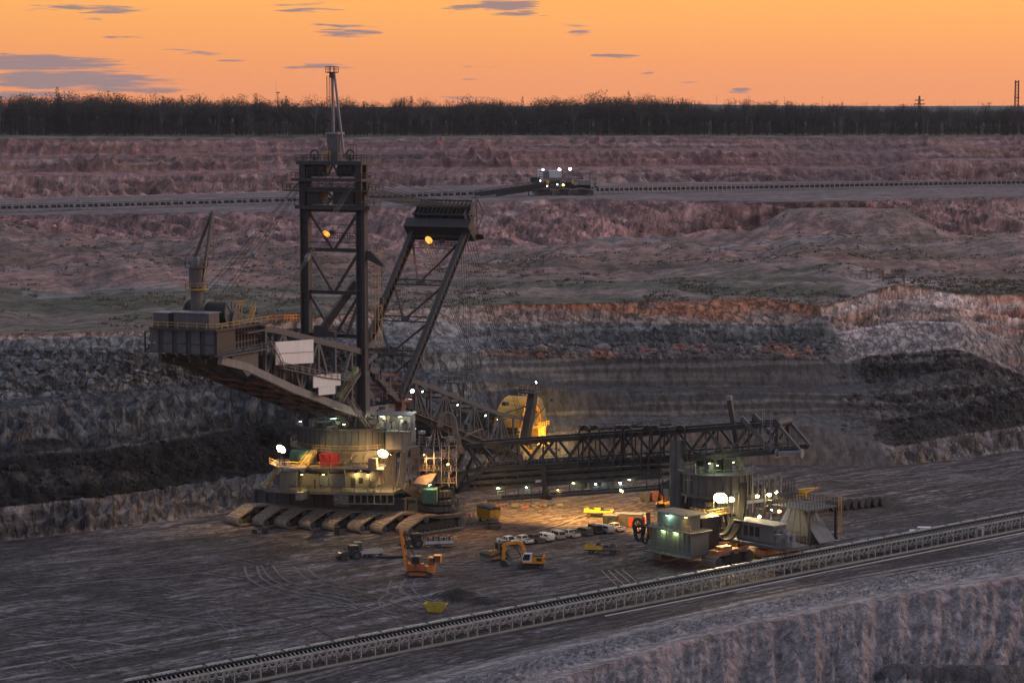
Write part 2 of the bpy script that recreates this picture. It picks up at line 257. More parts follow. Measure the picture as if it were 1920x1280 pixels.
# rows between one line and the next
SUBROWS = dict(F3=12, F2=60, F1=36, R0=170, T=26, W1=24, W2=26, W3=8, W4=26, W5=12, W6=18, W7=16, W8=26, M1=30, M2=26, M3=14, M4=14, U1=5, U2=14, U3=4, U4=10, P0=6, P1=5, P2=10)
def build_terrain():
    global TCOL
    us = np.concatenate([np.arange(-700, -60, 16), np.arange(-60, 1980, 3.0), np.arange(1980, 2640, 16)]); nc = len(us)
    def smooth(a):
        k = np.array([1, 2, 3, 2, 1.]); k /= k.sum(); p = np.pad(a, 2, mode='edge'); return np.convolve(p, k, 'valid')
    ys, zs, base = [], [], []
    for i, ln in enumerate(LINES):
        n, kn = ln[0], ln[-1]
        if len(ln) == 3:                # a line given by its distance behind the foot of the upper wall
            yy = np.interp(us, [k[0] for k in kn], [k[1] for k in kn]); m4 = [q[0] for q in LINES].index('M4')
            zz = CAMZ - (CAMZ - zs[m4]) * kslope(yy) / kslope(ys[m4]) - ln[1] * kslope(yy)
            ys.append(yy); zs.append(zz); continue
        kx = [k[0] for k in kn]; yy = np.interp(us, kx, [k[1] for k in kn]); zz = np.interp(us, kx, [k[2] for k in kn])
        for _ in range(6): yy = smooth(yy); zz = smooth(zz)
        ys.append(yy); zs.append(zz)
    # a wandering edge on every line so none of them is ruled
    RY, RZ, ZONE, T = [], [], [], []
    for i in range(len(LINES) - 1):
        n = SUBROWS[LINES[i][0]]
        for k in range(n):
            t = k / n; RY.append(ys[i] * (1 - t) + ys[i + 1] * t); RZ.append(zs[i] * (1 - t) + zs[i + 1] * t); ZONE.append(i); T.append(t)
    RY.append(ys[-1]); RZ.append(zs[-1]); ZONE.append(len(LINES) - 2); T.append(1.0)
    RY, RZ = np.array(RY), np.array(RZ); ZONE = np.array(ZONE); T = np.array(T); nr = len(RY)
    v = (CY - RY) / FPX; yy = _cp + _sp * v; ks = -(-_sp + _cp * v) / yy
    D = (CAMZ - RZ) / ks; X = (us[None, :] - CX) / FPX / yy * D; Z = RZ.copy()
    P = np.stack([X, D, Z], -1)
    # normals
    du = np.gradient(P, axis=1); dv = np.gradient(P, axis=0); Nn = np.cross(du, dv); Nn /= np.linalg.norm(Nn, axis=-1)[..., None] + 1e-9
    idx = {ln[0]: i for i, ln in enumerate(LINES)}
    zone = np.broadcast_to(ZONE[:, None], X.shape); t = np.broadcast_to(T[:, None], X.shape)
    X = X.astype(np.float32); D = D.astype(np.float32); Z = Z.astype(np.float32)
    arc = X + .35 * D                                       # running coordinate along the walls
    disp = np.zeros_like(X); lift = np.zeros_like(X)
    def zm(*names): return np.isin(zone, [idx[n] for n in names])
    xs = np.broadcast_to(us[None, :].astype(np.float32), X.shape)
    cx_ = 1540 + (34 - np.clip(Z, 0, 34)) / 34 * 140 + 10 * fbm(Z * .25, Z * .1)
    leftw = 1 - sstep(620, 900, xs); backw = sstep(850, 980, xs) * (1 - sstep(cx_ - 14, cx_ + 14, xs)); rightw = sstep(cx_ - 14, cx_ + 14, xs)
    class Q: pass
    def rows(n): return int(np.argmax(ZONE == idx[n])), int(len(ZONE) - np.argmax(ZONE[::-1] == idx[n]))
    def cut(n):
        q = Q(); r = slice(*rows(n)); q.r = r
        q.X, q.D, q.Z, q.t, q.xs, q.arc, q.L, q.B, q.R = X[r], D[r], Z[r], t[r].astype(np.float32), xs[r], arc[r], leftw[r], backw[r], rightw[r]
        q.env = np.sqrt(np.sin(np.pi * np.clip(q.t, 0, 1))); return q
    # cutting flutes left by the wheel: cusps standing proud between smooth scoops, of uneven width and depth
    def flute(q, per, amp, wob=2.0, skew=0.0):
        w = fbm(q.X * .045, q.Z * .12 + q.D * .01, o=3)
        ph = (q.arc + wob * 2.2 * w + 1.6 * per * pnoise(q.X * .02 + 4, q.D * .001) + skew * q.Z) / per
        cell = np.floor(ph); rnd = np.abs(np.sin(cell * 12.9898) * 43758.5453) % 1.0
        return (np.abs((ph % 1.0) - .5) * 2) ** 2.4 * amp * (.25 + 1.1 * rnd) * np.clip(.75 + 1.6 * pnoise(q.X * .035 + 9, q.Z * .10), .1, 1.6)
    def rough(q, f, a, o=5): return a * fbm(q.X * f, q.D * f, q.Z * f * 1.4, o=o, r=.58)
    def gully(q, per, amp, skew=.6):
        n1 = fbm((q.arc + skew * q.Z * 2) / per, q.Z * .05 + q.D * .004, o=5, r=.6)
        return -np.abs(n1) * amp * 2
    def ledge(q, per, amp, sk=0.0):
        ph = q.Z / per + .35 * fbm(q.X * .03, q.D * .01, o=3) + sk * q.arc; return amp * ((ph % 1.0) ** 1.5 - .4)
    def terrace(h, st): k = np.floor(h / st); f = h / st - k; return (k + sstep(.35, .65, f)) * st
    DISP = dict(
        T=lambda q: q.env * (q.L * (flute(q, 5.0, 2.6) + rough(q, .3, .5) + gully(q, 6, .5)) + q.B * flute(q, 2.6, .35, .6) + q.R * (flute(q, 7, 3.0, 2.5, .6) + gully(q, 6, 1.4) + rough(q, .4, .4))),
        W1=lambda q: q.env * (q.L * (ledge(q, 1.9, 1.2) + rough(q, .18, 2.8) + gully(q, 7, 1.5)) + q.B * rough(q, .3, .35) + q.R * (rough(q, .2, 1.6) + gully(q, 6, 1.2) + ledge(q, 1.7, 1.2))),
        W2=lambda q: q.env * (q.L * (ledge(q, 2.6, .9) + flute(q, 5.6, 3.0, 2.6) + gully(q, 8, 1.6) + rough(q, .3, .7)) + q.B * flute(q, 2.6, .5, .8) + q.R * (rough(q, .16, 2.0) + gully(q, 5, 1.8) + ledge(q, 2.0, 1.2))),
        W3=lambda q: rough(q, .25, .8) * (q.L + q.R * 1.6 + .3),
        W4=lambda q: q.env * (q.L * (ledge(q, 2.2, 1.0) + rough(q, .17, 2.8) + gully(q, 6, 1.2) + np.abs(rough(q, .5, .9))) + q.B * flute(q, 2.4, .55, .9) + q.R * (flute(q, 4, 1.2, 2.0, .4) + gully(q, 6, 1.4) + rough(q, .25, .9))),
        W5=lambda q: q.env * (q.L * (rough(q, .3, 1.2) + np.abs(rough(q, .55, .8))) + q.B * (np.abs(rough(q, .5, 1.8)) + .2) + q.R * (gully(q, 6, 1.2) + rough(q, .2, 1.0))),
        W6=lambda q: q.env * (q.L * (rough(q, .3, 1.0) + flute(q, 3.5, .5)) + q.B * (flute(q, 6, 1.1, 3) + rough(q, .3, .8)) + q.R * (gully(q, 9, 3.6, 1.6) + gully(q, 3.5, 1.0, 1.6) + rough(q, .25, .6))),
        W7=lambda q: q.env * (q.L * rough(q, .3, .9) + q.B * (rough(q, .2, 1.0) + gully(q, 9, .8)) + q.R * (gully(q, 9, 3.4, 1.6) + gully(q, 3.5, 1.0, 1.6) + rough(q, .25, .5))),
        M2=lambda q: q.env * (gully(q, 24, 6.0, 1.6) + gully(q, 8, 2.2, 1.6) + rough(q, .05, 3.0, 4) + rough(q, .2, .8, 3)),
        M4=lambda q: q.env * (ledge(q, 3.4, 1.9) + gully(q, 15, 4.4, 1.2) + flute(q, 9, 2.4, 2) * (1 - .8 * sstep(1400, 1600, q.xs)) + rough(q, .1, .9, 4)),
        U1=lambda q: rough(q, .1, .8, 4), U3=lambda q: rough(q, .1, .8, 4),
        U2=lambda q: q.env * (ledge(q, 2.6, 1.8) + flute(q, 9, 3.4, 1.8) * (1 - .9 * sstep(1380, 1560, q.xs) * (1 - sstep(1660, 1740, q.xs))) + gully(q, 9, .7) * .6 + rough(q, .12, .4, 4)),
        U4=lambda q: q.env * (ledge(q, 3.0, 1.8) + flute(q, 10, 3.6, 2.2, -.6) * (1 - .85 * sstep(1300, 1500, q.xs) * (1 - sstep(1660, 1740, q.xs))) + rough(q, .1, .4, 4)),
        F2=lambda q: np.clip(np.sin(np.pi * q.t), 0, 1) ** .4 * (gully(q, 14, 3.2, -1.6) + gully(q, 5, 1.0, -1.6) + rough(q, .05, 3.0, 4) + rough(q, .35, .6)),
        F3=lambda q: rough(q, .08, 1.5))
    LIFT = dict(
        W8=lambda q: (fbm(q.X * .02, q.D * .012, o=5) * 1.8 + fbm(q.X * .12, q.D * .06, o=4) * .7 + 1.6 * (.35 - np.abs(fbm(q.X * .04 + 2, q.D * .015, o=4)))) * sstep(0, .3, q.t),
        M1=lambda q: fbm(q.X * .02, q.D * .012, o=5) * 1.8 + fbm(q.X * .12, q.D * .06, o=4) * .7 + sstep(.0, .25, q.t) * (1 - sstep(.85, 1, q.t)) * (terrace((fbm(q.X * .012 + 5, q.D * .012, o=5, r=.55) + .35) * 9, 1.7) * (.55 + .6 * (1 - sstep(420, 700, q.xs))) + 2.6 * (.35 - np.abs(fbm(q.X * .03 + 2, q.D * .012, o=4)))),
        M3=lambda q: fbm(q.X * .06, q.D * .06) * .35,
        P0=lambda q: fbm(q.X * .03, q.D * .03) * .5 * sstep(0, .3, q.t), P1=lambda q: fbm(q.X * .03, q.D * .03) * .5,
        F1=lambda q: sstep(0, .3, q.t) * (1 - sstep(.5, .85, q.t)) * .8 * (1 - np.abs(((q.arc + q.D * .9 + 1.6 * fbm(q.X * .2, q.D * .2)) / 3.1 % 1) - .35) * 1.6) * sstep(.1, .3, q.t) + fbm(q.X * .2, q.D * .2) * .35 * np.sin(np.pi * q.t),
        R0=lambda q: fbm(q.X * .09, q.D * .05, o=4) * .18 * sstep(0, .15, q.t) * (1 - sstep(.85, 1, q.t) * .5))
    for n_, f_ in DISP.items(): q_ = cut(n_); disp[q_.r] += f_(q_)
    for n_, f_ in LIFT.items(): q_ = cut(n_); lift[q_.r] += f_(q_)
    # the spoil heap and side mounds on the far bench
    mn = fbm(X * .05, D * .05, o=3)
    def mound(px, py, z, rx, ry, h, flat=.35):
        nonlocal lift
        c = G(px, py, z); r = np.sqrt(((X - c.x) / rx) ** 2 + ((D - c.y) / ry) ** 2) + .05 * mn
        tgt = z + h * np.clip((1 - r) / (1 - flat), 0, 1); lift += np.where((r < 1) & (zone >= idx['W8']) & (zone <= idx['M4']), np.clip(tgt - Z - lift, 0, None), 0)
    mound(1590, 452, 36, 46, 36, 12.5, .5); mound(1120, 452, 35, 13, 18, 3.5, .2); mound(960, 462, 35, 10, 14, 3, .2); mound(1330, 445, 36, 22, 22, 3.5, .3)
    mound(1240, 470, 35.2, 16, 22, 2.2, .2); mound(820, 432, 38, 14, 14, 3, .2); mound(1560, 508, 38, 16, 14, 2.4, .2)
    # dark covered berm bottom right
    c1, c2 = np.array(G(1690, 1280, -8)), np.array(G(2100, 1285, -8))
    seg = c2 - c1; tt = np.clip(((X - c1[0]) * seg[0] + (D - c1[1]) * seg[1]) / (seg[0] ** 2 + seg[1] ** 2), 0, 1)
    rr = np.hypot(X - c1[0] - tt * seg[0], D - c1[1] - tt * seg[1]); berm = np.sqrt(np.clip(1 - (rr / 4.0) ** 2, 0, 1)) * (zone <= idx['F2'])
    # black heap and small heaps on the pit floor
    heapm = np.zeros_like(X)
    hn = np.zeros_like(X); rh = slice(*rows('R0')); hn[rh] = fbm(X[rh] * .4, D[rh] * .4)
    def heap(px, py, rx, ry, h, rot=0.0):
        nonlocal lift, heapm
        c = G(px, py); ca, sa = math.cos(rot), math.sin(rot); dx, dy = X - c.x, D - c.y
        r = np.hypot((dx * ca + dy * sa) / rx, (-dx * sa + dy * ca) / ry) + .12 * hn
        q = np.clip(1 - r, 0, 1) * (zone == idx['R0']); lift += q * h; heapm = np.maximum(heapm, sstep(0, .25, q))
    heap(855, 1118, 4.5, 5, 1.7); heap(905, 1128, 5, 3.4, 1.0); heap(1240, 1168, 3, 2, .5); heap(990, 1138, 6, 3, .5)
    P = P + Nn * np.where(np.abs(Nn[..., 2:3]) > .9, 0, 1) * disp[..., None] + Nn * np.where(np.abs(Nn[..., 2:3]) > .9, .6, 0) * disp[..., None]
    P[..., 2] += lift
    bsel = berm > 0
    P[..., 2] = np.where(bsel, np.maximum(P[..., 2], -9.0 + berm * 4.2), P[..., 2])
    # ---------------- colours of the strata (what the earth itself is)
    def C(*c): return np.array(c)
    pal = dict(
        F3=C(.075, .062, .068), F2=C(.165, .138, .143), F1=C(.215, .19, .20), R0=C(.092, .079, .088),
        T=C(.15, .14, .15), W1=C(.015, .015, .017), W2=C(.092, .097, .11), W3=C(.08, .083, .094), W4=C(.11, .117, .13), W5=C(.115, .122, .134),
        W6=C(.15, .15, .16), W7=C(.19, .15, .13), W8=C(.085, .082, .062), M1=C(.155, .108, .098), M2=C(.23, .142, .135), M3=C(.14, .108, .11), M4=C(.225, .15, .148),
        U1=C(.175, .11, .112), U2=C(.165, .10, .102), U3=C(.148, .09, .092), U4=C(.16, .095, .097), P0=C(.12, .10, .08), P1=C(.09, .08, .065), P2=C(.09, .08, .065))
    col = np.zeros(X.shape + (3,))
    for n, c in pal.items(): col[zone == idx[n]] = c
    def cutn(n, f):
        z_ = np.zeros_like(X); r = slice(*rows(n)); z_[r] = f(r); return z_
    def over(mask, c, a=1.0):
        nonlocal col
        k = np.clip(mask * a, 0, 1)[..., None]; col = col * (1 - k) + np.array(c) * k
    n1 = fbm(X * .02 + Z * .1, D * .02 + Z * .06, o=5, r=.6); n2 = fbm(X * .08 + 3 + Z * .2, D * .08 + Z * .3, o=4); n3 = fbm(X * .012 + 8, D * .02 + Z * .5, o=4)
    # back wall: near black clay, lighter bands at the bench lips
    over(zm('T') * backw, (.062, .060, .067)); over(zm('W1') * backw, (.078, .076, .083)); over(zm('W2') * backw, (.055, .054, .06))
    over(zm('W2') * backw * sstep(.3, .1, t) , (.062, .06, .066)); over(zm('W3') * backw, (.055, .054, .06)); over(zm('W4') * backw, (.055, .054, .06))
    over(zm('W4') * backw * np.exp(-((t - .3) / .16) ** 2), (.13, .128, .135), .8)
    over(zm('W5') * backw, (.085, .08, .083)); over(zm('W5') * backw * sstep(.08, .3, n2), (.19, .095, .072), .8)
    over(zm('W6') * backw, (.07, .072, .072)); over(zm('W6') * backw * sstep(.55, .95, t + n2 * .4), (.2, .19, .19), .9)
    over(zm('W7') * backw, (.17, .12, .10)); over(zm('W7') * backw * sstep(.25, .6, t + n1 * .5), (.22, .09, .05), .95)
    over(zm('W7') * backw * sstep(.75, .95, t + n1 * .6) * sstep(0, .3, n2), (.06, .055, .055), .8)
    # left wall: pale foot, coal band, grey silt, pale top
    over(zm('T') * leftw * sstep(.25, .5, t) , (.17, .15, .155)); over(zm('T') * leftw * sstep(.1, .35, n2 + .1) * sstep(.45, .2, t), (.06, .056, .06))
    over(zm('W1') * leftw * sstep(.1, .4, n1 + .05) * sstep(.2, .4, t), (.055, .053, .058)); over(zm('W1') * leftw * sstep(.62, .8, t + n2 * .3), (.014, .014, .016))
    over(zm('W2') * leftw * sstep(.28, .1, t + n2 * .25), (.016, .016, .018)); over(zm('W2') * leftw * sstep(.75, .95, t + n1 * .5) * sstep(-.1, .3, n3), (.18, .13, .125))
    over(zm('W4') * leftw * sstep(.0, .4, n1), (.085, .085, .09)); over(zm('W4', 'W5') * leftw * sstep(.1, .4, n2), (.17, .17, .178))
    over(zm('W6') * leftw, (.16, .155, .16)); over(zm('W7') * leftw * sstep(.3, .8, t + n2 * .3), (.21, .12, .09))
    # right wall: pale slope over dark coal over pale foot
    over(zm('T') * rightw, (.125, .115, .12)); over(zm('W1') * rightw, (.032, .031, .034)); over(zm('W1') * rightw * sstep(.7, .9, t + n2 * .3), (.012, .012, .014))
    over(zm('W2') * rightw, (.028, .027, .030)); over(zm('W2', 'W3') * rightw * sstep(.12, .3, n2), (.085, .08, .088)); over(zm('W3') * rightw, (.045, .043, .047), .8)
    over(zm('W4') * rightw, (.026, .024, .027)); over(zm('W5') * rightw, (.25, .20, .19)); over(zm('W5') * rightw * sstep(.1, .3, n1), (.12, .11, .112), .6)
    over(zm('W6', 'W7') * rightw, (.38, .295, .27)); over(zm('W6') * rightw * sstep(.2, .4, n1), (.15, .13, .13), .6); over(zm('W6', 'W7') * rightw * sstep(.15, .35, n3), (.32, .19, .14), .55)
    dr = sstep(1800, 1910, xs); over(zm('W4', 'W5', 'W6') * dr, (.10, .082, .08), .7); over(zm('W5', 'W6', 'W7') * dr * sstep(.05, .25, n3), (.24, .12, .09), .8)
    sl = pnoise(Z * .9 + .8 * n1, X * .006 + 2); over(zm('W2', 'W4', 'W6', 'T') * sstep(.1, .22, sl), (.045, .046, .052), .55); over(zm('W2', 'W4', 'W6') * sstep(.12, .24, -sl), (.17, .165, .17), .45 * 1.0)
    # vegetated bench: scrub green, bare pinkish tracks, blue grey clay
    over(zm('W8', 'M1') * sstep(-.05, .2, n1), (.066, .058, .043), .7); over(zm('W8', 'M1') * sstep(.05, .25, n3), (.19, .135, .125), .85)
    over(zm('M1') * sstep(.08, .28, cutn('M1', lambda r: fbm(X[r] * .01 + 40, D[r] * .03, o=4))), (.13, .128, .125), .55); over(zm('M1') * sstep(.5, .8, t) * sstep(.0, .3, n2), (.22, .15, .14), .8)
    over(zm('W8') * sstep(1560, 1620, xs) * (1 - sstep(1720, 1800, xs)), (.28, .21, .195), .85)
    over(zm('W8') * (1 - sstep(150, 620, xs)) , (.06, .062, .045), .5)
    over(zm('M2') * sstep(.0, .25, n1), (.14, .092, .092)); over(zm('M2') * sstep(.12, .28, n3), (.29, .19, .17), .85); over(zm('M2') * sstep(.08, .22, n2), (.085, .064, .066), .8); lm_ = 1 - sstep(520, 640, xs); over(zm('M1') * lm_ * sstep(.05, .2, n1), (.085, .07, .068), .8); over(zm('M1') * lm_ * sstep(.08, .2, n2), (.18, .125, .12), .7)
    # upper wall strata
    for nm in ('M4', 'U2', 'U4'): over(zm(nm) * sstep(.02, .14, pnoise(Z * .55 + .5 * n1, X * .004)), (.10, .075, .078), .9); over(zm(nm) * sstep(.12, .25, pnoise(Z * .8 + .4 * n1 + 7, X * .006)), (.24, .185, .18), .7)
    over(zm('U2', 'U4') * sstep(.1, .3, n1), (.2, .125, .105), .7); over(zm('M4') * sstep(.0, .3, n2) , (.27, .205, .195), .8)
    over(zm('U4') * sstep(.75, .95, t + n1 * .15), (.07, .058, .058), .9); over(zm('P0') * sstep(-.1, .2, n2), (.22, .16, .12), .8)
    sm = sstep(1380, 1520, xs) * (1 - sstep(1660, 1740, xs)); over(zm('M4', 'U1', 'U2', 'U3', 'U4') * sm, (.12, .088, .096), .75)
    # pit floor: dry pale crust, damp dark mud, drag marks along the belt direction
    cdir = np.array(G(1900, 985)) - np.array(G(400, 1268)); cdir /= np.linalg.norm(cdir[:2])
    a_, b_ = X * cdir[0] + D * cdir[1], -X * cdir[1] + D * cdir[0]
    fl = zm('R0')
    s1, s2, s3 = (np.zeros_like(X) for _ in range(3)); rf = slice(*rows('R0'))
    s1[rf] = fbm(a_[rf] * .02, b_[rf] * .35, o=5, r=.6); s2[rf] = fbm(a_[rf] * .035 + 4, b_[rf] * .8, o=4, r=.6); s3[rf] = fbm(X[rf] * .03, D[rf] * .03, o=4); s3b = np.zeros_like(X); s3b[rf] = fbm(X[rf] * .022 + 7, D[rf] * .014 + 3, o=5, r=.6)
    over(fl * sstep(.0, .3, s3), (.055, .048, .052)); pm = sstep(-.12, .18, s3b); over(fl * sstep(.17, .24, s1) * pm, (.19, .17, .185), .9); over(fl * sstep(.2, .28, s2) * (1 - .6 * pm), (.16, .145, .158), .75); over(fl * sstep(.12, .3, -s3b), (.05, .044, .049), .7); over(fl * sstep(.12, .3, -s1), (.045, .04, .043), .8)
    over(fl * sstep(.6, 1, t) * sstep(1350, 1600, xs) * sstep(.05, .2, s1), (.16, .14, .15), .7)
    lamp_pool = np.exp(-(((xs - 1040) / 260) ** 2 + ((np.broadcast_to(RY, X.shape) - 955) / 40) ** 2)); over(fl * lamp_pool, (.20, .15, .10), .75)  # sand under the bridge, with the amber lamp pool painted into its colour
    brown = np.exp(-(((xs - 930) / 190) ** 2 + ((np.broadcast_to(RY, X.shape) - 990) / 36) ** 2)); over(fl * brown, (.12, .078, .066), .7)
    over(zm('F1') * sstep(.55, .75, t) * sstep(.0, .2, cutn('F1', lambda r: fbm(a_[r] * .01, b_[r] * .9, o=3))), (.10, .088, .096), .65); over(zm('F1') * sstep(.7, .9, t) * sstep(.02, .2, cutn('F1', lambda r: fbm(a_[r] * .01 + 9, b_[r] * 1.3, o=3))), (.2, .175, .185), .8)
    over(zm('F2') * sstep(.1, .4, n2), (.12, .10, .108), .7); over(bsel * 1.0, (.05, .045, .05), .9)
    over(heapm, (.022, .02, .022))
    # haul roads and clay windrows worn into the benches
    RYb = np.broadcast_to(RY, X.shape); jit = 1.6 * n2
    for zs_, pts, hw, c_, a_r in ((('M1',), [(800, 514), (930, 503), (1050, 494), (1180, 486), (1290, 480)], 2.2, (.25, .19, .185), .85), (('M1', 'M2'), [(-60, 442), (120, 440), (300, 437), (470, 434), (560, 428)], 1.6, (.27, .21, .205), .85), (('M2',), [(870, 414), (915, 401), (955, 388), (1000, 376)], 2.6, (.27, .21, .205), .85), (('M1',), [(1330, 498), (1450, 486), (1600, 478), (1800, 470), (2000, 466)], 1.8, (.22, .17, .168), .8), (('M1',), [(940, 480), (1040, 472), (1130, 466), (1240, 461)], 3.0, (.15, .17, .178), .7), (('M1',), [(1290, 471), (1400, 465), (1520, 463), (1660, 462)], 3.4, (.15, .17, .178), .7), (('W8', 'M1'), [(40, 548), (200, 541), (340, 540), (430, 536)], 4.0, (.14, .155, .162), .7), (('W8', 'M1'), [(1620, 517), (1800, 513), (2000, 512)], 1.8, (.045, .04, .04), .8), (('W8', 'M1'), [(980, 512), (1100, 508), (1260, 504)], 2.0, (.07, .06, .058), .8), (('M1',), [(560, 452), (700, 470), (860, 476)], 2.0, (.22, .165, .16), .7)):
        yl = np.interp(us, [p[0] for p in pts], [p[1] for p in pts]); inx = ((us > pts[0][0]) & (us < pts[-1][0]))[None, :]
        over(zm(*zs_) * inx * np.clip(1.4 - np.abs(RYb - yl[None, :] + jit * 2) / hw, 0, 1), c_, a_r)
    over(zm('T') * sstep(.12, .0, t) * leftw, (.19, .165, .165), .8)
    gain = np.ones(len(idx)) ; FLAT = np.zeros(len(idx))
    for n_, g in dict(F2=1.15, F1=1.1, R0=.92, T=1.15, W1=.9, W2=1.0, W3=1.0, W4=1.05, W5=1.1, W6=1.15, W7=1.25, W8=1.05, M1=1.12, M2=1.18, M3=1.12, M4=1.08, U1=1.05, U2=1.05, U3=1.05, U4=1.05).items(): gain[idx[n_]] = g
    for n_, g in dict(F2=.35, F1=1, R0=1, P0=1, P1=1, P2=1, M3=1, W8=.7, M1=.7, W3=.4).items(): FLAT[idx[n_]] = g
    col = col * gain[zone][..., None] * 1.17
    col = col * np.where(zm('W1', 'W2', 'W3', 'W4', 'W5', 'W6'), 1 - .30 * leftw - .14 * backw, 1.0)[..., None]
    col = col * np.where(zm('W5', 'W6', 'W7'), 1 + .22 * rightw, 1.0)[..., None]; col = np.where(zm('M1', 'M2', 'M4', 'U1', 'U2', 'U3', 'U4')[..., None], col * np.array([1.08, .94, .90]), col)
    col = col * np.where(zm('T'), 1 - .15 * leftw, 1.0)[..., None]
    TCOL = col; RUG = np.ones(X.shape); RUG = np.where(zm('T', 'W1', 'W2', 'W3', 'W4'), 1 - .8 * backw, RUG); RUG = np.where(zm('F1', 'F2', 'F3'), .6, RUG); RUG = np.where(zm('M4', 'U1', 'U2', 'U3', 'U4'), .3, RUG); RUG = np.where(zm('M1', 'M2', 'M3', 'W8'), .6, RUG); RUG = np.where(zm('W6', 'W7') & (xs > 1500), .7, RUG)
    # ---------------- meshes: one sheet per piece of the setting, sharing edges
    me_groups = [('foreground_slope', 'F3', 'F1'), ('pit_floor', 'F1', 'T'), ('pit_wall', 'T', 'W8'), ('scrub_bench', 'W8', 'M2'), ('spoil_slope', 'M2', 'M4'), ('upper_pit_wall', 'M4', 'P0'), ('plateau', 'P0', None)]
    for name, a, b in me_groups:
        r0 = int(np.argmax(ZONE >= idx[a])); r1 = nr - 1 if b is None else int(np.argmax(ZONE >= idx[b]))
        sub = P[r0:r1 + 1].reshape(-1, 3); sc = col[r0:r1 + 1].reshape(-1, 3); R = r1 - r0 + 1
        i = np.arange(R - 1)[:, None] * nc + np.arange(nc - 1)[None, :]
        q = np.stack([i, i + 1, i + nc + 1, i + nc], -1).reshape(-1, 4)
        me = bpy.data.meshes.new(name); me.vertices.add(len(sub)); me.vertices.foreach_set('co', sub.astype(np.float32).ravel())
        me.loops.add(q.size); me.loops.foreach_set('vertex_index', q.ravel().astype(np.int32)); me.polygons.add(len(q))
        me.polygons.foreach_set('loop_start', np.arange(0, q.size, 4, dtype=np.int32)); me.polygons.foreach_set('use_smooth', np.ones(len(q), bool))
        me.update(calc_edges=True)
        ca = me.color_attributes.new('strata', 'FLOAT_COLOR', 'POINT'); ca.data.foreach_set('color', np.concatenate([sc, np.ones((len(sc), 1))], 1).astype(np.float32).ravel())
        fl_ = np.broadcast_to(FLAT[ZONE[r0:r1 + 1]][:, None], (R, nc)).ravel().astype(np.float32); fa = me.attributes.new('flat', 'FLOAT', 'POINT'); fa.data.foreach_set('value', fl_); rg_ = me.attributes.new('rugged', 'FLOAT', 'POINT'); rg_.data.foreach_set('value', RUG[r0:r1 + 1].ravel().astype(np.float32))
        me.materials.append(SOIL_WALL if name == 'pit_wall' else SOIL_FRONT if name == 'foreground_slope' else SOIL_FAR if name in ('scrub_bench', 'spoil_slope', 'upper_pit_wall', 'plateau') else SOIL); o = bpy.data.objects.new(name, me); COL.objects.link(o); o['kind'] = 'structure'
    return P, us, ZONE, idx
TP, TUS, TZONE, TIDX = build_terrain()

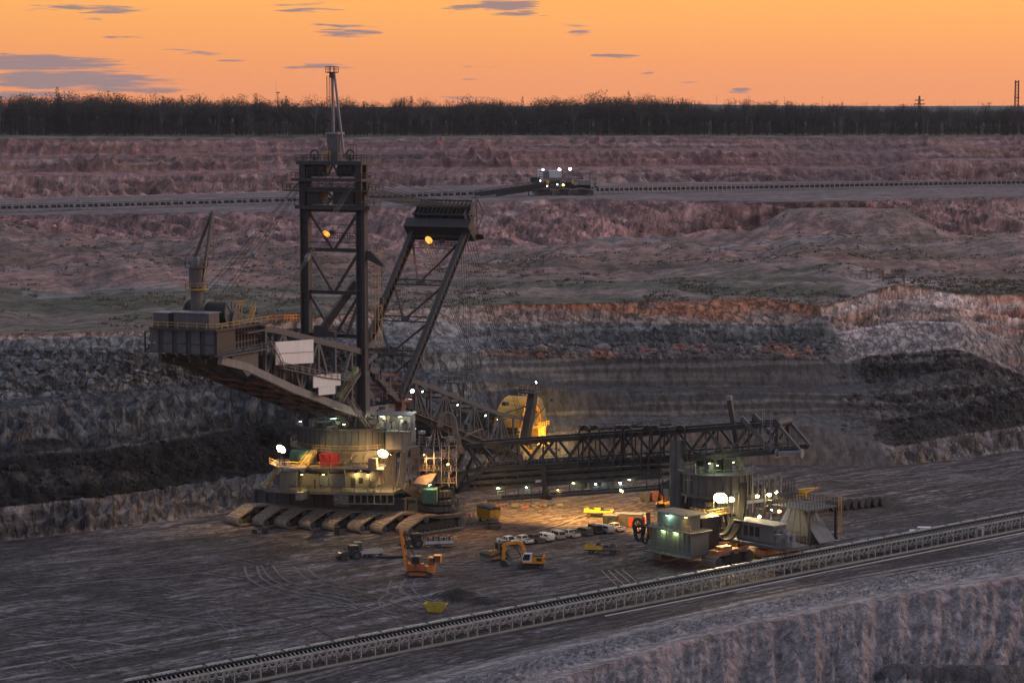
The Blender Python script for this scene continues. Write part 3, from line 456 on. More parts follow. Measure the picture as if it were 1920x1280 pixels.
# ------------------------------------------------------------------ mesh and object helpers
class MB:
    """collects boxes, bars, tubes and prisms; build() links them as one mesh object"""
    def __init__(s): s.v = []; s.f = []; s.sm = []
    def add(s, vs, fs, smooth=False):
        n = len(s.v); s.v.extend([tuple(v) for v in vs]); s.f.extend([tuple(i + n for i in f) for f in fs]); s.sm.extend([smooth] * len(fs)); return s
    def box(s, c, d, rz=0.0, taper=1.0):
        x, y, z = d[0] / 2, d[1] / 2, d[2] / 2; ca, sa = math.cos(rz), math.sin(rz); vs = []
        for k, q in ((-z, 1), (z, taper)):
            for i, j in ((-x, -y), (x, -y), (x, y), (-x, y)):
                i *= q; j *= q; vs.append((c[0] + i * ca - j * sa, c[1] + i * sa + j * ca, c[2] + k))
        return s.add(vs, [(3, 2, 1, 0), (4, 5, 6, 7), (0, 1, 5, 4), (1, 2, 6, 5), (2, 3, 7, 6), (3, 0, 4, 7)])
    def boxr(s, x0, x1, y0, y1, z0, z1): return s.box(((x0 + x1) / 2, (y0 + y1) / 2, (z0 + z1) / 2), (abs(x1 - x0), abs(y1 - y0), abs(z1 - z0)))
    def bar(s, p, q, w, h=None, up=(0, 0, 1)):
        p, q = Vector(p), Vector(q); h = w if h is None else h; d = q - p
        if d.length < 1e-6: return s
        d.normalize(); up = Vector(up)
        if abs(d.dot(up)) > .98: up = Vector((1, 0, 0)) if abs(d.x) < .9 else Vector((0, 1, 0))
        a = d.cross(up).normalized() * (w / 2); b = a.cross(d).normalized() * (h / 2); vs = []
        for e in (p, q): vs += [e - a - b, e + a - b, e + a + b, e - a + b]
        return s.add(vs, [(3, 2, 1, 0), (4, 5, 6, 7), (0, 1, 5, 4), (1, 2, 6, 5), (2, 3, 7, 6), (3, 0, 4, 7)])
    def hbar(s, p, q, w, h, th=None, up=(0, 0, 1)):           # I-section: two flanges and a web
        p, q = Vector(p), Vector(q); d = (q - p).normalized(); up = Vector(up); th = th or h * .14
        if abs(d.dot(up)) > .98: up = Vector((1, 0, 0))
        a = d.cross(up).normalized(); b = a.cross(d).normalized() * (h / 2 - th / 2)
        s.bar(p + b, q + b, w, th, up); s.bar(p - b, q - b, w, th, up); s.bar(p, q, w * .22, h - 2 * th, up); return s
    def tube(s, p, q, r, n=8, r2=None, cap=True):
        p, q = Vector(p), Vector(q); r2 = r if r2 is None else r2; d = (q - p).normalized()
        u = d.cross(Vector((0, 0, 1)) if abs(d.z) < .95 else Vector((1, 0, 0))).normalized(); w = d.cross(u)
        vs = []
        for e, rr in ((p, r), (q, r2)): vs += [e + (u * math.cos(2 * math.pi * i / n) + w * math.sin(2 * math.pi * i / n)) * rr for i in range(n)]
        s.add(vs, [(i, (i + 1) % n, n + (i + 1) % n, n + i) for i in range(n)], n >= 8)
        if cap: s.add(vs[:n], [tuple(range(n))[::-1]]); s.add(vs[n:], [tuple(range(n))])
        return s
    def path(s, pts, r, n=5):
        pts = [Vector(p) for p in pts]; vs = []
        for i, p in enumerate(pts):
            d = (pts[min(i + 1, len(pts) - 1)] - pts[max(i - 1, 0)]).normalized(); u = d.cross(Vector((0, 0, 1)) if abs(d.z) < .95 else Vector((1, 0, 0))).normalized(); w = d.cross(u)
            vs += [p + (u * math.cos(2 * math.pi * k / n) + w * math.sin(2 * math.pi * k / n)) * r for k in range(n)]
        return s.add(vs, [(i * n + k, i * n + (k + 1) % n, (i + 1) * n + (k + 1) % n, (i + 1) * n + k) for i in range(len(pts) - 1) for k in range(n)], True)
    def prism(s, poly, p0, ax, ay, ext):                       # polygon in the plane (ax, ay) at p0, extruded by ext
        p0, ax, ay, ext = Vector(p0), Vector(ax), Vector(ay), Vector(ext); n = len(poly)
        b = [p0 + ax * u + ay * v for u, v in poly]; vs = b + [p + ext for p in b]
        ar = sum(poly[i][0] * poly[(i + 1) % n][1] - poly[(i + 1) % n][0] * poly[i][1] for i in range(n))
        fl = (ax.cross(ay).dot(ext) > 0) == (ar > 0)
        fs = [tuple(range(n))[::-1], tuple(range(n, 2 * n))] + [(i, (i + 1) % n, n + (i + 1) % n, n + i) for i in range(n)]
        if not fl: fs = [f[::-1] for f in fs]
        return s.add(vs, fs)
    def plate(s, pts, th=.12):                                 # flat panel through given corners
        pts = [Vector(p) for p in pts]; n = (pts[1] - pts[0]).cross(pts[-1] - pts[0]).normalized() * (th / 2); k = len(pts)
        vs = [p - n for p in pts] + [p + n for p in pts]
        return s.add(vs, [tuple(range(k))[::-1], tuple(range(k, 2 * k))] + [(i, (i + 1) % k, k + (i + 1) % k, k + i) for i in range(k)])
    def wheel(s, c, ax, r, w, n=16):
        c, ax = Vector(c), Vector(ax).normalized(); return s.tube(c - ax * w / 2, c + ax * w / 2, r, n)
    def rail(s, pts, h=1.1, sp=2.0, r=.09, closed=False, mid=True):
        pts = [Vector(p) for p in pts]; pts = pts + [pts[0]] if closed else pts; up = Vector((0, 0, h))
        for a, b in zip(pts, pts[1:]):
            s.bar(a + up, b + up, r); 
            if mid: s.bar(a + up * .52, b + up * .52, r * .8)
            n = max(1, int((b - a).length / sp))
            for i in range(n + (0 if False else 1)): p = a.lerp(b, i / n); s.bar(p, p + up, r)
        return s
    def stairs(s, p, q, w=.9, side=(0, 1, 0), step=True):
        p, q, sd = Vector(p), Vector(q), Vector(side).normalized() * w / 2; up = Vector((0, 0, 1))
        for e in (sd, -sd): s.bar(p + e, q + e, .12, .3); s.bar(p + e + up, q + e + up, .08)
        n = max(3, int(abs(q.z - p.z) / .3)) if step else 0
        for i in range(n + 1): c = p.lerp(q, i / max(n, 1)); s.bar(c - sd, c + sd, .28, .06)
        for i in range(0, n + 1, 4):
            c = p.lerp(q, i / n)
            for e in (sd, -sd): s.bar(c + e, c + e + up, .07)
        return s
    def mesh(s, name):
        me = bpy.data.meshes.new(name); me.from_pydata(s.v, [], s.f); me.polygons.foreach_set('use_smooth', s.sm); me.update(); return me
    def build(s, name, m, parent=None):
        me = s.mesh(name); me.materials.append(m); return link(name, me, parent)
def link(name, me, parent=None, loc=None, rz=None):
    o = bpy.data.objects.new(name, me); COL.objects.link(o); o.parent = parent
    if loc is not None: o.location = loc
    if rz is not None: o.rotation_euler = (0, 0, rz)
    return o
def thing(name, label, cat, loc=(0, 0, 0), rz=0.0, group=None):
    o = link(name, None, None, loc, rz); o.empty_display_size = .5; return tag(o, label, cat, group)
def tag(o, label, cat=None, group=None, kind=None):
    if label: o['label'] = label
    if cat: o['category'] = cat
    if group: o['group'] = group
    if kind: o['kind'] = kind
    return o
def copy_tree(o, parent=None):
    c = o.copy(); COL.objects.link(c); c.parent = parent
    for ch in list(o.children): copy_tree(ch, c)
    return c
class Frame:
    """a machine's own frame; on() finds the point of a plane of that frame seen at a photo pixel"""
    def __init__(s, o, ang): s.o = Vector(o); s.ang = ang; c, t = math.cos(ang), math.sin(ang); s.ax = Vector((c, t, 0)); s.ay = Vector((-t, c, 0))
    def loc(s, w): d = Vector(w) - s.o; return Vector((d.dot(s.ax), d.dot(s.ay), d.z))
    def on(s, px, py, x=None, y=None, z=None):
        c = s.loc((0, 0, CAMZ)); d = s.loc(W(px, py, 100.0)) - c; i, v = (0, x) if x is not None else (1, y) if y is not None else (2, z)
        return c + d * ((v - c[i]) / d[i])
    def at(s, px, py, D): return s.loc(W(px, py, D))
def lamp(T, p, aim, col, power, name='floodlight', size=.55, emit=60.0, spot=None, blend=.6, body='dark', post=None, shadow=True):
    """a lamp housing with a bright face and its own light"""
    p = Vector(p); aim = Vector(aim).normalized()
    h = MB().tube(p - aim * .5, p - aim * .02, size * .35, 10, size * .62).build(name, MATS.get('steel_dark') or S_DARK, T)
    MB().tube(p - aim * .03, p + aim * .06, size * .5, 12).build('lamp_face', emat('glow_%s_%d' % ('_'.join('%02d' % int(c * 99) for c in col), int(emit)), col, emit), h)
    if post: MB().bar(Vector(post), p - aim * .3, .14).build('lamp_post', MATS['steel_dark'], h)
    if power:
        ld = bpy.data.lights.new('lamp_light', 'SPOT' if spot else 'POINT'); ld.energy = power; ld.color = col; ld.shadow_soft_size = .35
        if spot: ld.spot_size = math.radians(spot); ld.spot_blend = blend
        lo = bpy.data.objects.new('lamp_light', ld); COL.objects.link(lo); lo.parent = h; lo.location = p + aim * .25
        lo.rotation_euler = (-aim).to_track_quat('Z', 'Y').to_euler()
    return h
RUST = (.09, .045, .028); DUST = (.13, .11, .105)
S_DARK = mat('steel_dark', (.021, .0225, .026), .6, 0, .35, 1.0, (.042, .03, .025), .3)
S_GREY = mat('steel_grey', (.056, .061, .070), .6, 0, .3, 1.0, (.05, .043, .04), .6)
S_LIGHT = mat('steel_light', (.135, .145, .165), .55, 0, .25, .8, (.09, .08, .075), .6, streak=True)
S_RUST = mat('steel_rusty_red', (.15, .055, .042), .65, 0, .35, 1.2, (.06, .032, .025), .7)
S_DUSTY = mat('steel_dusty', (.13, .115, .105), .7, 0, .3, 1.0, (.075, .055, .045), .6)
BLACK = mat('rubber_black', (.018, .018, .019), .75, 0, .4, 2)
WHITE = mat('panel_white', (.50, .535, .58), .45, 0, .06, .6, (.36, .37, .38), .3)
YEL = mat('rail_yellow', (.34, .22, .06), .55, 0, .3, 1.5, (.12, .08, .04), .6)
ORANGE = mat('paint_orange', (.60, .19, .025), .45, 0, .2, 1.0, (.22, .10, .04), .5)
YELLOW = mat('paint_yellow', (.58, .34, .03), .45, 0, .2, 1.0, (.22, .14, .05), .5)
RED = mat('paint_red', (.52, .035, .03), .5, 0, .2, 1.0, (.2, .03, .02), .4)
GREEN = mat('paint_green', (.05, .12, .075), .5, 0, .25, 1.0, (.05, .05, .04), .5)
TRACK = mat('track_mud', (.22, .172, .138), .8, 0, .4, 1.6, (.13, .10, .085), .6)
GLASS = glass()
WARM, SODIUM, COOL, GREENISH = (1.0, .62, .22), (1.0, .30, .035), (.85, 1.0, .95), (.62, 1.0, .72)

# ------------------------------------------------------------------ bucket wheel excavator
EF = Frame((-34.6, 515, 0), math.atan2(.9075, .42))
EX = thing('bucket_wheel_excavator', 'giant dark steel bucket wheel excavator with two rope towers, wide crawlers and lit decks', 'excavator', EF.o, EF.ang)
E_ = EF.on
def mem(T, name, p, q, w, h=None, m=S_DARK, up=(0, 0, 1)): return MB().bar(p, q, w, h, up).build(name, m, T)
def hmem(T, name, p, q, w, h, m=S_DARK, up=(0, 0, 1)): return MB().hbar(p, q, w, h, None, up).build(name, m, T)

def hull_loop(circs, n=10):
    """outline of a belt round wheels given in order (x, z, r)"""
    pts = []
    for (x, z, r) in circs:
        for k in range(36): pts.append((x + r * math.cos(k * math.pi / 18), z + r * math.sin(k * math.pi / 18)))
    pts = sorted(set((round(a, 4), round(b, 4)) for a, b in pts)); lo, up = [], []
    cr = lambda o, a, b: (a[0] - o[0]) * (b[1] - o[1]) - (a[1] - o[1]) * (b[0] - o[0])
    for p in pts:
        while len(lo) > 1 and cr(lo[-2], lo[-1], p) <= 0: lo.pop()
        lo.append(p)
    for p in reversed(pts):
        while len(up) > 1 and cr(up[-2], up[-1], p) <= 0: up.pop()
        up.append(p)
    return lo[:-1] + up[:-1]
def resample(loop, step):
    P = np.array(loop + [loop[0]]); d = np.r_[0, np.cumsum(np.hypot(*np.diff(P, axis=0).T))]; n = max(8, int(d[-1] / step)); t = np.linspace(0, d[-1], n, endpoint=False)
    return [(float(np.interp(v, d, P[:, 0])), float(np.interp(v, d, P[:, 1]))) for v in t]
def track_mesh(circs, width, step=.62, lift=.16, th=.22):
    """belt of track shoes round the loop, x along, y across, each shoe a raised plate"""
    lp = resample(hull_loop(circs), step); mb = MB(); n = len(lp); cx = sum(p[0] for p in lp) / n; cz = sum(p[1] for p in lp) / n
    for i in range(n):
        a, b = lp[i], lp[(i + 1) % n]; dx, dz = b[0] - a[0], b[1] - a[1]; l = math.hypot(dx, dz); nx, nz = dz / l, -dx / l
        jit = random.uniform(-.04, .04)
        def pt(f, o, y): return (a[0] + dx * f + nx * o, y, a[1] + dz * f + nz * o)
        w = width / 2; prof = [(0, 0), (.06, lift + jit), (.80, lift + jit), (.88, 0)]
        vs = [pt(f, o, -w) for f, o in prof] + [pt(f, o, w) for f, o in prof]; mb.add(vs, [(0, 1, 5, 4), (1, 2, 6, 5), (2, 3, 7, 6), (3, 2, 1, 0), (4, 5, 6, 7)])
        ring = [pt(0, 0, -w + .12), pt(1, 0, -w + .12), pt(1, -th, -w + .12), pt(0, -th, -w + .12), pt(0, 0, w - .12), pt(1, 0, w - .12), pt(1, -th, w - .12), pt(0, -th, w - .12)]
        mb.add(ring, [(0, 1, 5, 4), (2, 3, 7, 6), (3, 2, 1, 0), (4, 5, 6, 7)])
    return mb
def make_crawler(T, circs, width, m=TRACK, ztop=None):
    c = link('crawler', None, T)
    track_mesh(circs, width).build('track_belt', m, c)
    fr = MB()
    xs_ = [q[0] for q in circs]; x0, x1 = min(xs_), max(xs_)
    for y in (-width / 2 + .55, width / 2 - .55):
        fr.prism([(x0 + .3, .75), (x1 - .3, .75), (x1 - .8, 2.0), (x1 - 3.0, 2.6), (x0 + 2, 1.9)], (0, y - .12, 0), (1, 0, 0), (0, 0, 1), (0, .24, 0))
    fr.boxr(x0 + 2.2, x1 - 1.2, -width / 2 + .9, width / 2 - .9, .9, 2.1)
    fr.build('crawler_frame', S_DARK, c)
    for (x, z, r) in circs:
        for y in (-1, 1): MB().wheel((x, y * (width / 2 - .3), z), (0, 1, 0), r * .78, .5, 16).wheel((x, y * (width / 2 - .02), z), (0, 1, 0), r * .3, .2, 10).build('idler_wheel', S_GREY, c)
    k = int((x1 - x0 - 1.6) / 1.15)
    for i in range(k): MB().tube((x0 + 1.4 + i * 1.15, -width / 2 + .2, .62), (x0 + 1.4 + i * 1.15, width / 2 - .2, .62), .42, 10).build('road_roller', S_DARK, c)
    return c
CRAWL = [(.95, 1.0, .85), (5.0, 2.95, .8), (9.0, 2.8, .7), (14.2, 1.5, 1.2)]
proto = make_crawler(EX, CRAWL, 4.3)
CANG = math.radians(40.1) - EF.ang
front_px = [(434, 984), (483, 987), (524, 989.5), (570, 992), (614, 995), (662, 998), (704, 1000), (753, 1003)]
for i, (px, py) in enumerate(front_px):
    c = proto if i == 0 else copy_tree(proto, EX)
    c.location = EF.loc(G(px, py)); c.rotation_euler = (0, 0, CANG)
for (px, py) in ((735, 968),):                     # rear group, partly hidden
    c = copy_tree(proto, EX); p = EF.loc(G(px, py)); c.location = p; c.rotation_euler = (0, 0, CANG)
# two bogie beams over the crawlers
def row_frame(px, py, z=0.0): return EF.loc(G(px, py, z))
rdir = (EF.loc(G(753, 1003)) - EF.loc(G(434, 984))); rdir.z = 0; rdir.normalize(); rback = Vector((-rdir.y, rdir.x, 0))
for (pa, pb, zt) in (((474, 962, 517), (612, 966, 512.6), 5.9), ((653, 975, 507.5), (787, 979, 503.3), 6.0)):
    a, b = EF.loc(W(*pa)), EF.loc(W(*pb)); a.z = b.z = 0; b = a + rdir * (b - a).dot(rdir); Lg = (b - a).length
    mb = MB(); up = Vector((0, 0, 1))
    mb.prism([(0, 1.7), (Lg, 1.7), (Lg, zt), (0, zt)], a + rback * .5, rdir, up, rback * 4.6)
    mb.prism([(-.3, zt), (Lg + .3, zt), (Lg + .3, zt + .35), (-.3, zt + .35)], a, rdir, up, rback * 6.2)
    bm = mb.build('bogie_beam', S_GREY, EX)
    for u in (.0, .16, .50, .84, 1.0):
        st = MB(); x = u * (Lg - .7) + .35; st.prism([(x - .28, .9), (x + .28, .9), (x + .28, zt), (x - .28, zt)], a - rback * .05, rdir, up, rback * .55); st.build('stiffener', S_GREY, bm)
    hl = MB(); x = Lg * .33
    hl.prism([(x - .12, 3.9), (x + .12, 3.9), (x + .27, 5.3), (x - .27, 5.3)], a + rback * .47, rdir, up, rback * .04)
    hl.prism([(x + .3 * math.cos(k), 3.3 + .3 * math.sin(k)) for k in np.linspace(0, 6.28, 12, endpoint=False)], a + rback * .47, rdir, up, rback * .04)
    hl.build('slot_dark_plate', BLACK, bm)  # thin dark plates for the keyhole openings, their shade given as colour
    for u in (.2, .5, .8):
        p = a + rdir * Lg * u + rback * 2.6; mem(EX, 'pivot_post', p + up * .8, p + up * 1.8, 1.6, 1.6, S_DARK); mem(EX, 'deck_support', p + up * 6.2, p + up * 8, 1.2, 1.2, S_DARK)
# undercarriage bridge and lower deck
def poly_at(z, pts): return [E_(px, py, z=z) for px, py in pts]
def slab(name, pts, z0, z1, m, T=EX):
    n = len(pts); b = [Vector((p.x, p.y, z0)) for p in pts] + [Vector((p.x, p.y, z1)) for p in pts]; ar = sum(pts[i].x * pts[(i + 1) % n].y - pts[(i + 1) % n].x * pts[i].y for i in range(n))
    fs = [tuple(range(n))[::-1], tuple(range(n, 2 * n))] + [(i, (i + 1) % n, n + (i + 1) % n, n + i) for i in range(n)]
    return MB().add(b, fs if ar > 0 else [f[::-1] for f in fs]).build(name, m, T)
deck_pts = poly_at(8.4, [(486, 908), (500, 917), (560, 920), (640, 922), (738, 923), (768, 908), (760, 880), (640, 868), (520, 878)])
slab('lower_deck', deck_pts, 7.8, 8.4, S_DUSTY)
MB().rail(deck_pts[:6], 1.15, 2.2, .1).build('lower_deck_rail', S_DUSTY, EX)
under = poly_at(7.6, [(515, 902), (735, 906), (748, 892), (530, 886)]); slab('undercarriage_beam', under, 5.0, 7.7, S_DARK)
hang = MB(); a, b = deck_pts[3] + Vector((0, 0, -.7)), deck_pts[4] + Vector((0, 0, -.7))
for i in range(9): p = a.lerp(b, .0 + i / 8); hang.bar(p, p - Vector((0, 0, 1.7)), .2)
hang.bar(a - Vector((0, 0, 1.7)), b - Vector((0, 0, 1.7)), .25); hang.build('hanging_walkway', S_DUSTY, EX)
for (pa, pb) in (((756, 912), (792, 935)), ((768, 905), (800, 925)), ((560, 930), (600, 918))):
    mem(EX, 'leg_beam', EF.loc(G(pa[0], pa[1], 8.6)), EF.loc(G(pb[0], pb[1], 5.5)), 1.3, 1.6, S_DUSTY)
# houses standing on the lower deck: (left px, right px, base py, base z, height, depth, material, name)
def house(px0, px1, py, z, h, dep, m, name='deck_house', T=EX, rib=0, roof=None, fr=EF):
    a, b = fr.loc(G(px0, py, z)), fr.loc(G(px1, py + (px1 - px0) * .02, z)); d = (b - a); d.z = 0; Lg = d.length; d.normalize(); bk = Vector((-d.y, d.x, 0)); up = Vector((0, 0, 1))
    o = MB().prism([(0, 0), (Lg, 0), (Lg, h), (0, h)], a, d, up, bk * dep).build(name, m, T)
    if rib:
        r = MB()
        for i in range(rib + 1): x = i / rib * (Lg - .1); r.prism([(x, .05), (x + .1, .05), (x + .1, h - .05), (x, h - .05)], a - bk * .06, d, up, bk * .06)
        r.build('rib', m, o)
    if roof is not None: MB().prism([(-.35, h), (Lg + .35, h), (Lg + .35, h + .18), (-.35, h + .18)], a - bk * .5, d, up, bk * (dep + .9)).build('roof', roof, o)
    return a, d, bk, Lg, o
LB = mat('container_blue_grey', (.13, .145, .18), .5, 0, .2, 1, (.12, .10, .09), .5, streak=True); LBEI = mat('container_beige', (.17, .145, .115), .55, 0, .2, 1, (.13, .1, .08), .5, streak=True)
house(524, 558, 911, 8.4, 3.1, 2.8, LB, 'container', rib=6); house(559, 565, 910, 8.4, 2.6, 2.2, S_DUSTY, 'locker')
house(566, 598, 912, 8.4, 2.8, 2.6, LBEI, 'container', rib=8); house(599, 616, 912.5, 8.4, 2.5, 2.4, LB, 'container', rib=3); house(617, 648, 914, 8.4, 3.0, 2.6, LB, 'container', rib=6)
a, d, bk, Lg, cab = house(649, 692, 914, 8.4, 3.3, 3.4, LBEI, 'switch_house', roof=S_DUSTY)
up = Vector((0, 0, 1))
MB().prism([(1.0, 0), (2.0, 0), (2.0, 2.2), (1.0, 2.2)], a - bk * .05, d, up, bk * .05).build('door', S_DARK, cab)
MB().prism([(2.7, 1.0), (3.6, 1.0), (3.6, 2.2), (2.7, 2.2)], a - bk * .05, d, up, bk * .05).build('window', GLASS, cab)
house(693, 712, 914.5, 8.4, 3.6, 3.0, LBEI, 'switch_house', roof=S_DUSTY)
house(512, 522, 908, 8.4, 2.2, 2.0, S_DUSTY, 'locker')
# upper tier walkway with the red container, green tank and stairs
tier = poly_at(13.6, [(505, 868), (520, 875), (640, 878), (720, 880), (722, 866), (640, 858), (520, 860)])
slab('walkway_deck', tier, 13.35, 13.6, S_DUSTY); MB().rail(tier[:4], 1.1, 2.0, .1).build('walkway_rail', YEL, EX)
house(599, 617, 874, 13.6, 2.6, 2.6, RED, 'red_container', rib=4); house(618, 632, 874.5, 13.6, 2.5, 2.4, RED, 'red_container', rib=3)
gt = MB(); p = EF.loc(G(548, 868, 13.6)); gt.tube(p + rdir * .0 + up * 1.5, p + rdir * 5.2 + up * 1.5, 1.45, 16); gt.build('green_tank', GREEN, EX)
house(690, 706, 879, 13.6, 2.2, 1.8, LBEI, 'control_cabinet')
st = MB(); q = lambda px, py, z: EF.loc(G(px, py, z))
for pa, pb, sd_ in (((560, 880, 12.6), (582, 852, 16.0), rdir), ((500, 915, 8.4), (523, 875, 13.6), rback), ((575, 876, 13.6), (592, 850, 16.3), rback)): MB().stairs(q(*pa), q(*pb), .9, sd_).build('deck_stairs', YEL, EX)
# drum and slewing platform
def ringwall(name, r0, r1, z0, z1, m, n=64, T=EX, rib=0, c=(0, 0), ribw=.25):
    mb = MB(); vs = []
    for z in (z0, z1):
        for rr in (r0, r1): vs += [(c[0] + rr * math.cos(2 * math.pi * i / n), c[1] + rr * math.sin(2 * math.pi * i / n), z) for i in range(n)]
    fs = []
    for i in range(n):
        j = (i + 1) % n; A, B, Cc, Dd = i, n + i, 2 * n + i, 3 * n + i; a2, b2, c2, d2 = j, n + j, 2 * n + j, 3 * n + j
        fs += [(B, b2, d2, Dd), (a2, A, Cc, c2), (Cc, Dd, d2, c2), (A, a2, b2, B)]
    mb.add(vs, fs, False)
    for i in range(rib):
        t = 2 * math.pi * i / rib; mb.box((c[0] + (r1 + ribw / 2) * math.cos(t), c[1] + (r1 + ribw / 2) * math.sin(t), (z0 + z1) / 2), (ribw, .18, z1 - z0), t)
    return mb.build(name, m, T)
ringwall('drum', 0.1, 9.6, 8.0, 15.2, S_DUSTY, rib=24)
ringwall('slew_ring', 8.0, 11.9, 15.2, 16.3, S_DUSTY, 72)
ringwall('platform_wall', 10.4, 11.2, 16.3, 20.6, S_GREY, 72, rib=48)
ringwall('platform_floor', 0.1, 11.9, 20.6, 21.0, S_GREY, 72)
ringwall('slew_walkway', 11.9, 13.0, 16.3, 16.45, S_DUSTY, 72)
MB().rail([(12.95 * math.cos(t), 12.95 * math.sin(t), 16.45) for t in np.linspace(0, 2 * math.pi, 40, endpoint=False)], 1.1, 3, .09, True).build('slew_rail', YEL, EX)
MB().rail([(11.8 * math.cos(t), 11.8 * math.sin(t), 21.0) for t in np.linspace(0, 2 * math.pi, 36, endpoint=False)], 1.1, 3, .08, True).build('platform_rail', S_GREY, EX)
house(594, 614, 831, 16.4, 4.2, 1.4, S_GREY, 'cabinet'); house(617, 620, 832, 16.4, 4.2, .6, S_LIGHT, 'duct')
# machine rooms right of the platform
a, d, bk, Lg, rm = house(723, 771, 842, 16.5, 3.6, 5.5, S_LIGHT, 'machine_room', rib=3)
for k in (.08, .42, .76): MB().prism([(Lg * k, .5), (Lg * (k + .2), .5), (Lg * (k + .2), 3.0), (Lg * k, 3.0)], a - bk * .05, d, up, bk * .05).build('panel', LBEI, rm)
op = MB(); a2 = a + up * 3.7
op.prism([(-2.2, 0), (Lg + .2, 0), (Lg + .2, .15), (-2.2, .15)], a2 - bk * .4, d, up, bk * 6); op.prism([(-2.2, 3.5), (Lg + .2, 3.5), (Lg + .2, 3.7), (-2.2, 3.7)], a2 - bk * .6, d, up, bk * 6.3)
op.prism([(-2.2, 0), (Lg + .2, 0), (Lg + .2, 3.5), (-2.2, 3.5)], a2 + bk * 3.5, d, up, bk * .2)
for x in (-2.2, .2, Lg * .5, Lg): op.prism([(x, 0), (x + .16, 0), (x + .16, 3.5), (x, 3.5)], a2 - bk * .3, d, up, bk * .16)
op.build('open_machine_bay', S_LIGHT, EX)
mc = MB(); random.seed(3)
for i in range(12): x = random.uniform(-1.5, Lg - .6); mc.prism([(x, 0), (x + random.uniform(.4, 1), 0), (x + .7, random.uniform(.6, 2.4)), (x, random.uniform(.6, 2.4))], a2 + bk * random.uniform(.5, 2.5) + up * .15, d, up, bk * .8)
mc.build('bay_machinery', S_LIGHT, EX); MB().rail([a2 + d * -2 + up * .15 - bk * .3, a2 + d * Lg + up * .15 - bk * .3], 1.1, 1.2, .08).build('bay_rail', S_LIGHT, EX)
for x in (-.9, Lg * .55): lamp(EX, a2 + d * x + bk * .8 + up * 3.2, (0, 0, -1), (1.0, .9, .55), 500, 'bay_lamp', .7, 14)
MB().stairs(q(686, 840, 16.4), q(709, 801, 20.8), .9, rback).build('platform_stairs', YEL, EX)
# machinery standing on the slewing platform
random.seed(12)
for i in range(26):
    bx = MB(); t = random.uniform(2.6, 5.2) + (0 if i % 2 else .2); r = random.uniform(4, 10.2); hgt = random.uniform(.8, 3.2); bx.box((r * math.cos(t), r * math.sin(t), 21 + hgt / 2), (random.uniform(.8, 2.6), random.uniform(.8, 2.2), hgt), t); bx.build('platform_machine', S_GREY, EX)
for (px, py, r, h) in ((575, 790, .8, 5.2), (640, 796, .7, 4.5)):
    p = EF.on(px, py, x=-9.0); p.z = 21; MB().tube(p, p + up * h, r, 14).build('support_post', S_DARK, EX)
big = [E_(674, 765, y=-6.2), E_(741, 756, y=-6.2), E_(741, 793, y=-6.2), E_(690, 800, y=-6.2), E_(674, 790, y=-6.2)]; MB().plate(big, .3).build('side_plate', S_LIGHT, EX)

# ---------------- counterweight boom
SY = 6.7
lowc = [E_(675, 777, y=-SY), E_(545, 727, y=-SY), E_(459, 687, y=-SY)]; lowc.append(Vector((-63.5, -SY, 40.6)))
uppc = [E_(676, 659, y=-SY), E_(600, 640, y=-SY), E_(511, 618, y=-SY), Vector((-47.5, -SY, 45.2))]
def both(v): return (v, Vector((v.x, -v.y, v.z)))
for a, b in zip(lowc, lowc[1:]):
    for k in (0, 1): mem(EX, 'lower_chord', both(a)[k], both(b)[k], .9, 1.5, S_LIGHT if k == 0 else S_DARK)
for a, b in zip(uppc, uppc[1:]):
    for k in (0, 1): mem(EX, 'upper_chord', both(a)[k], both(b)[k], .8, 1.2, S_GREY if k == 0 else S_DARK)
def lin(pl, s):
    pl = sorted(pl, key=lambda v: v.x); i = 0
    while i < len(pl) - 2 and pl[i + 1].x < s: i += 1
    return pl[i].lerp(pl[i + 1], (s - pl[i].x) / (pl[i + 1].x - pl[i].x))
nodes = [-12, -19, -26, -33, -40, -47]
for i, s in enumerate(nodes):
    for k in (0, 1):
        a, b = both(lin(lowc, s))[k], both(lin(uppc, s))[k]; mem(EX, 'boom_post', a, b, .6, .6, S_GREY if k == 0 else S_DARK)
        if i < 5:
            c = both(lin(uppc, nodes[i + 1]))[k] if i % 2 else both(lin(lowc, nodes[i + 1]))[k]; o = b if not i % 2 else a
            mem(EX, 'boom_diagonal', o, c, .55, .6, S_GREY if k == 0 else S_DARK)
    a = lin(lowc, s); mem(EX, 'floor_beam', a, both(a)[1], .5, 1.1, S_DARK); b = lin(uppc, s); mem(EX, 'cross_beam', b, both(b)[1], .5, .8, S_DARK)
for s in (-15, -22, -29, -36, -43, -50, -56): a = lin(lowc, s); mem(EX, 'floor_beam', a, both(a)[1], .4, .9, S_RUST if s % 2 else S_DARK)
for yy in (-3.6, 0, 3.6):
    for a, b in zip(lowc, lowc[1:]): mem(EX, 'stringer', Vector((a.x, yy, a.z - .3)), Vector((b.x, yy, b.z - .3)), .45, .9, S_DARK)
for i in range(len(nodes) - 1):
    a, b = lin(lowc, nodes[i]), lin(lowc, nodes[i + 1]); mem(EX, 'wind_brace', a - up * .6, both(b)[1] - up * .6, .35, .4, S_RUST); mem(EX, 'wind_brace', both(a)[1] - up * .6, b - up * .6, .35, .4, S_DARK)
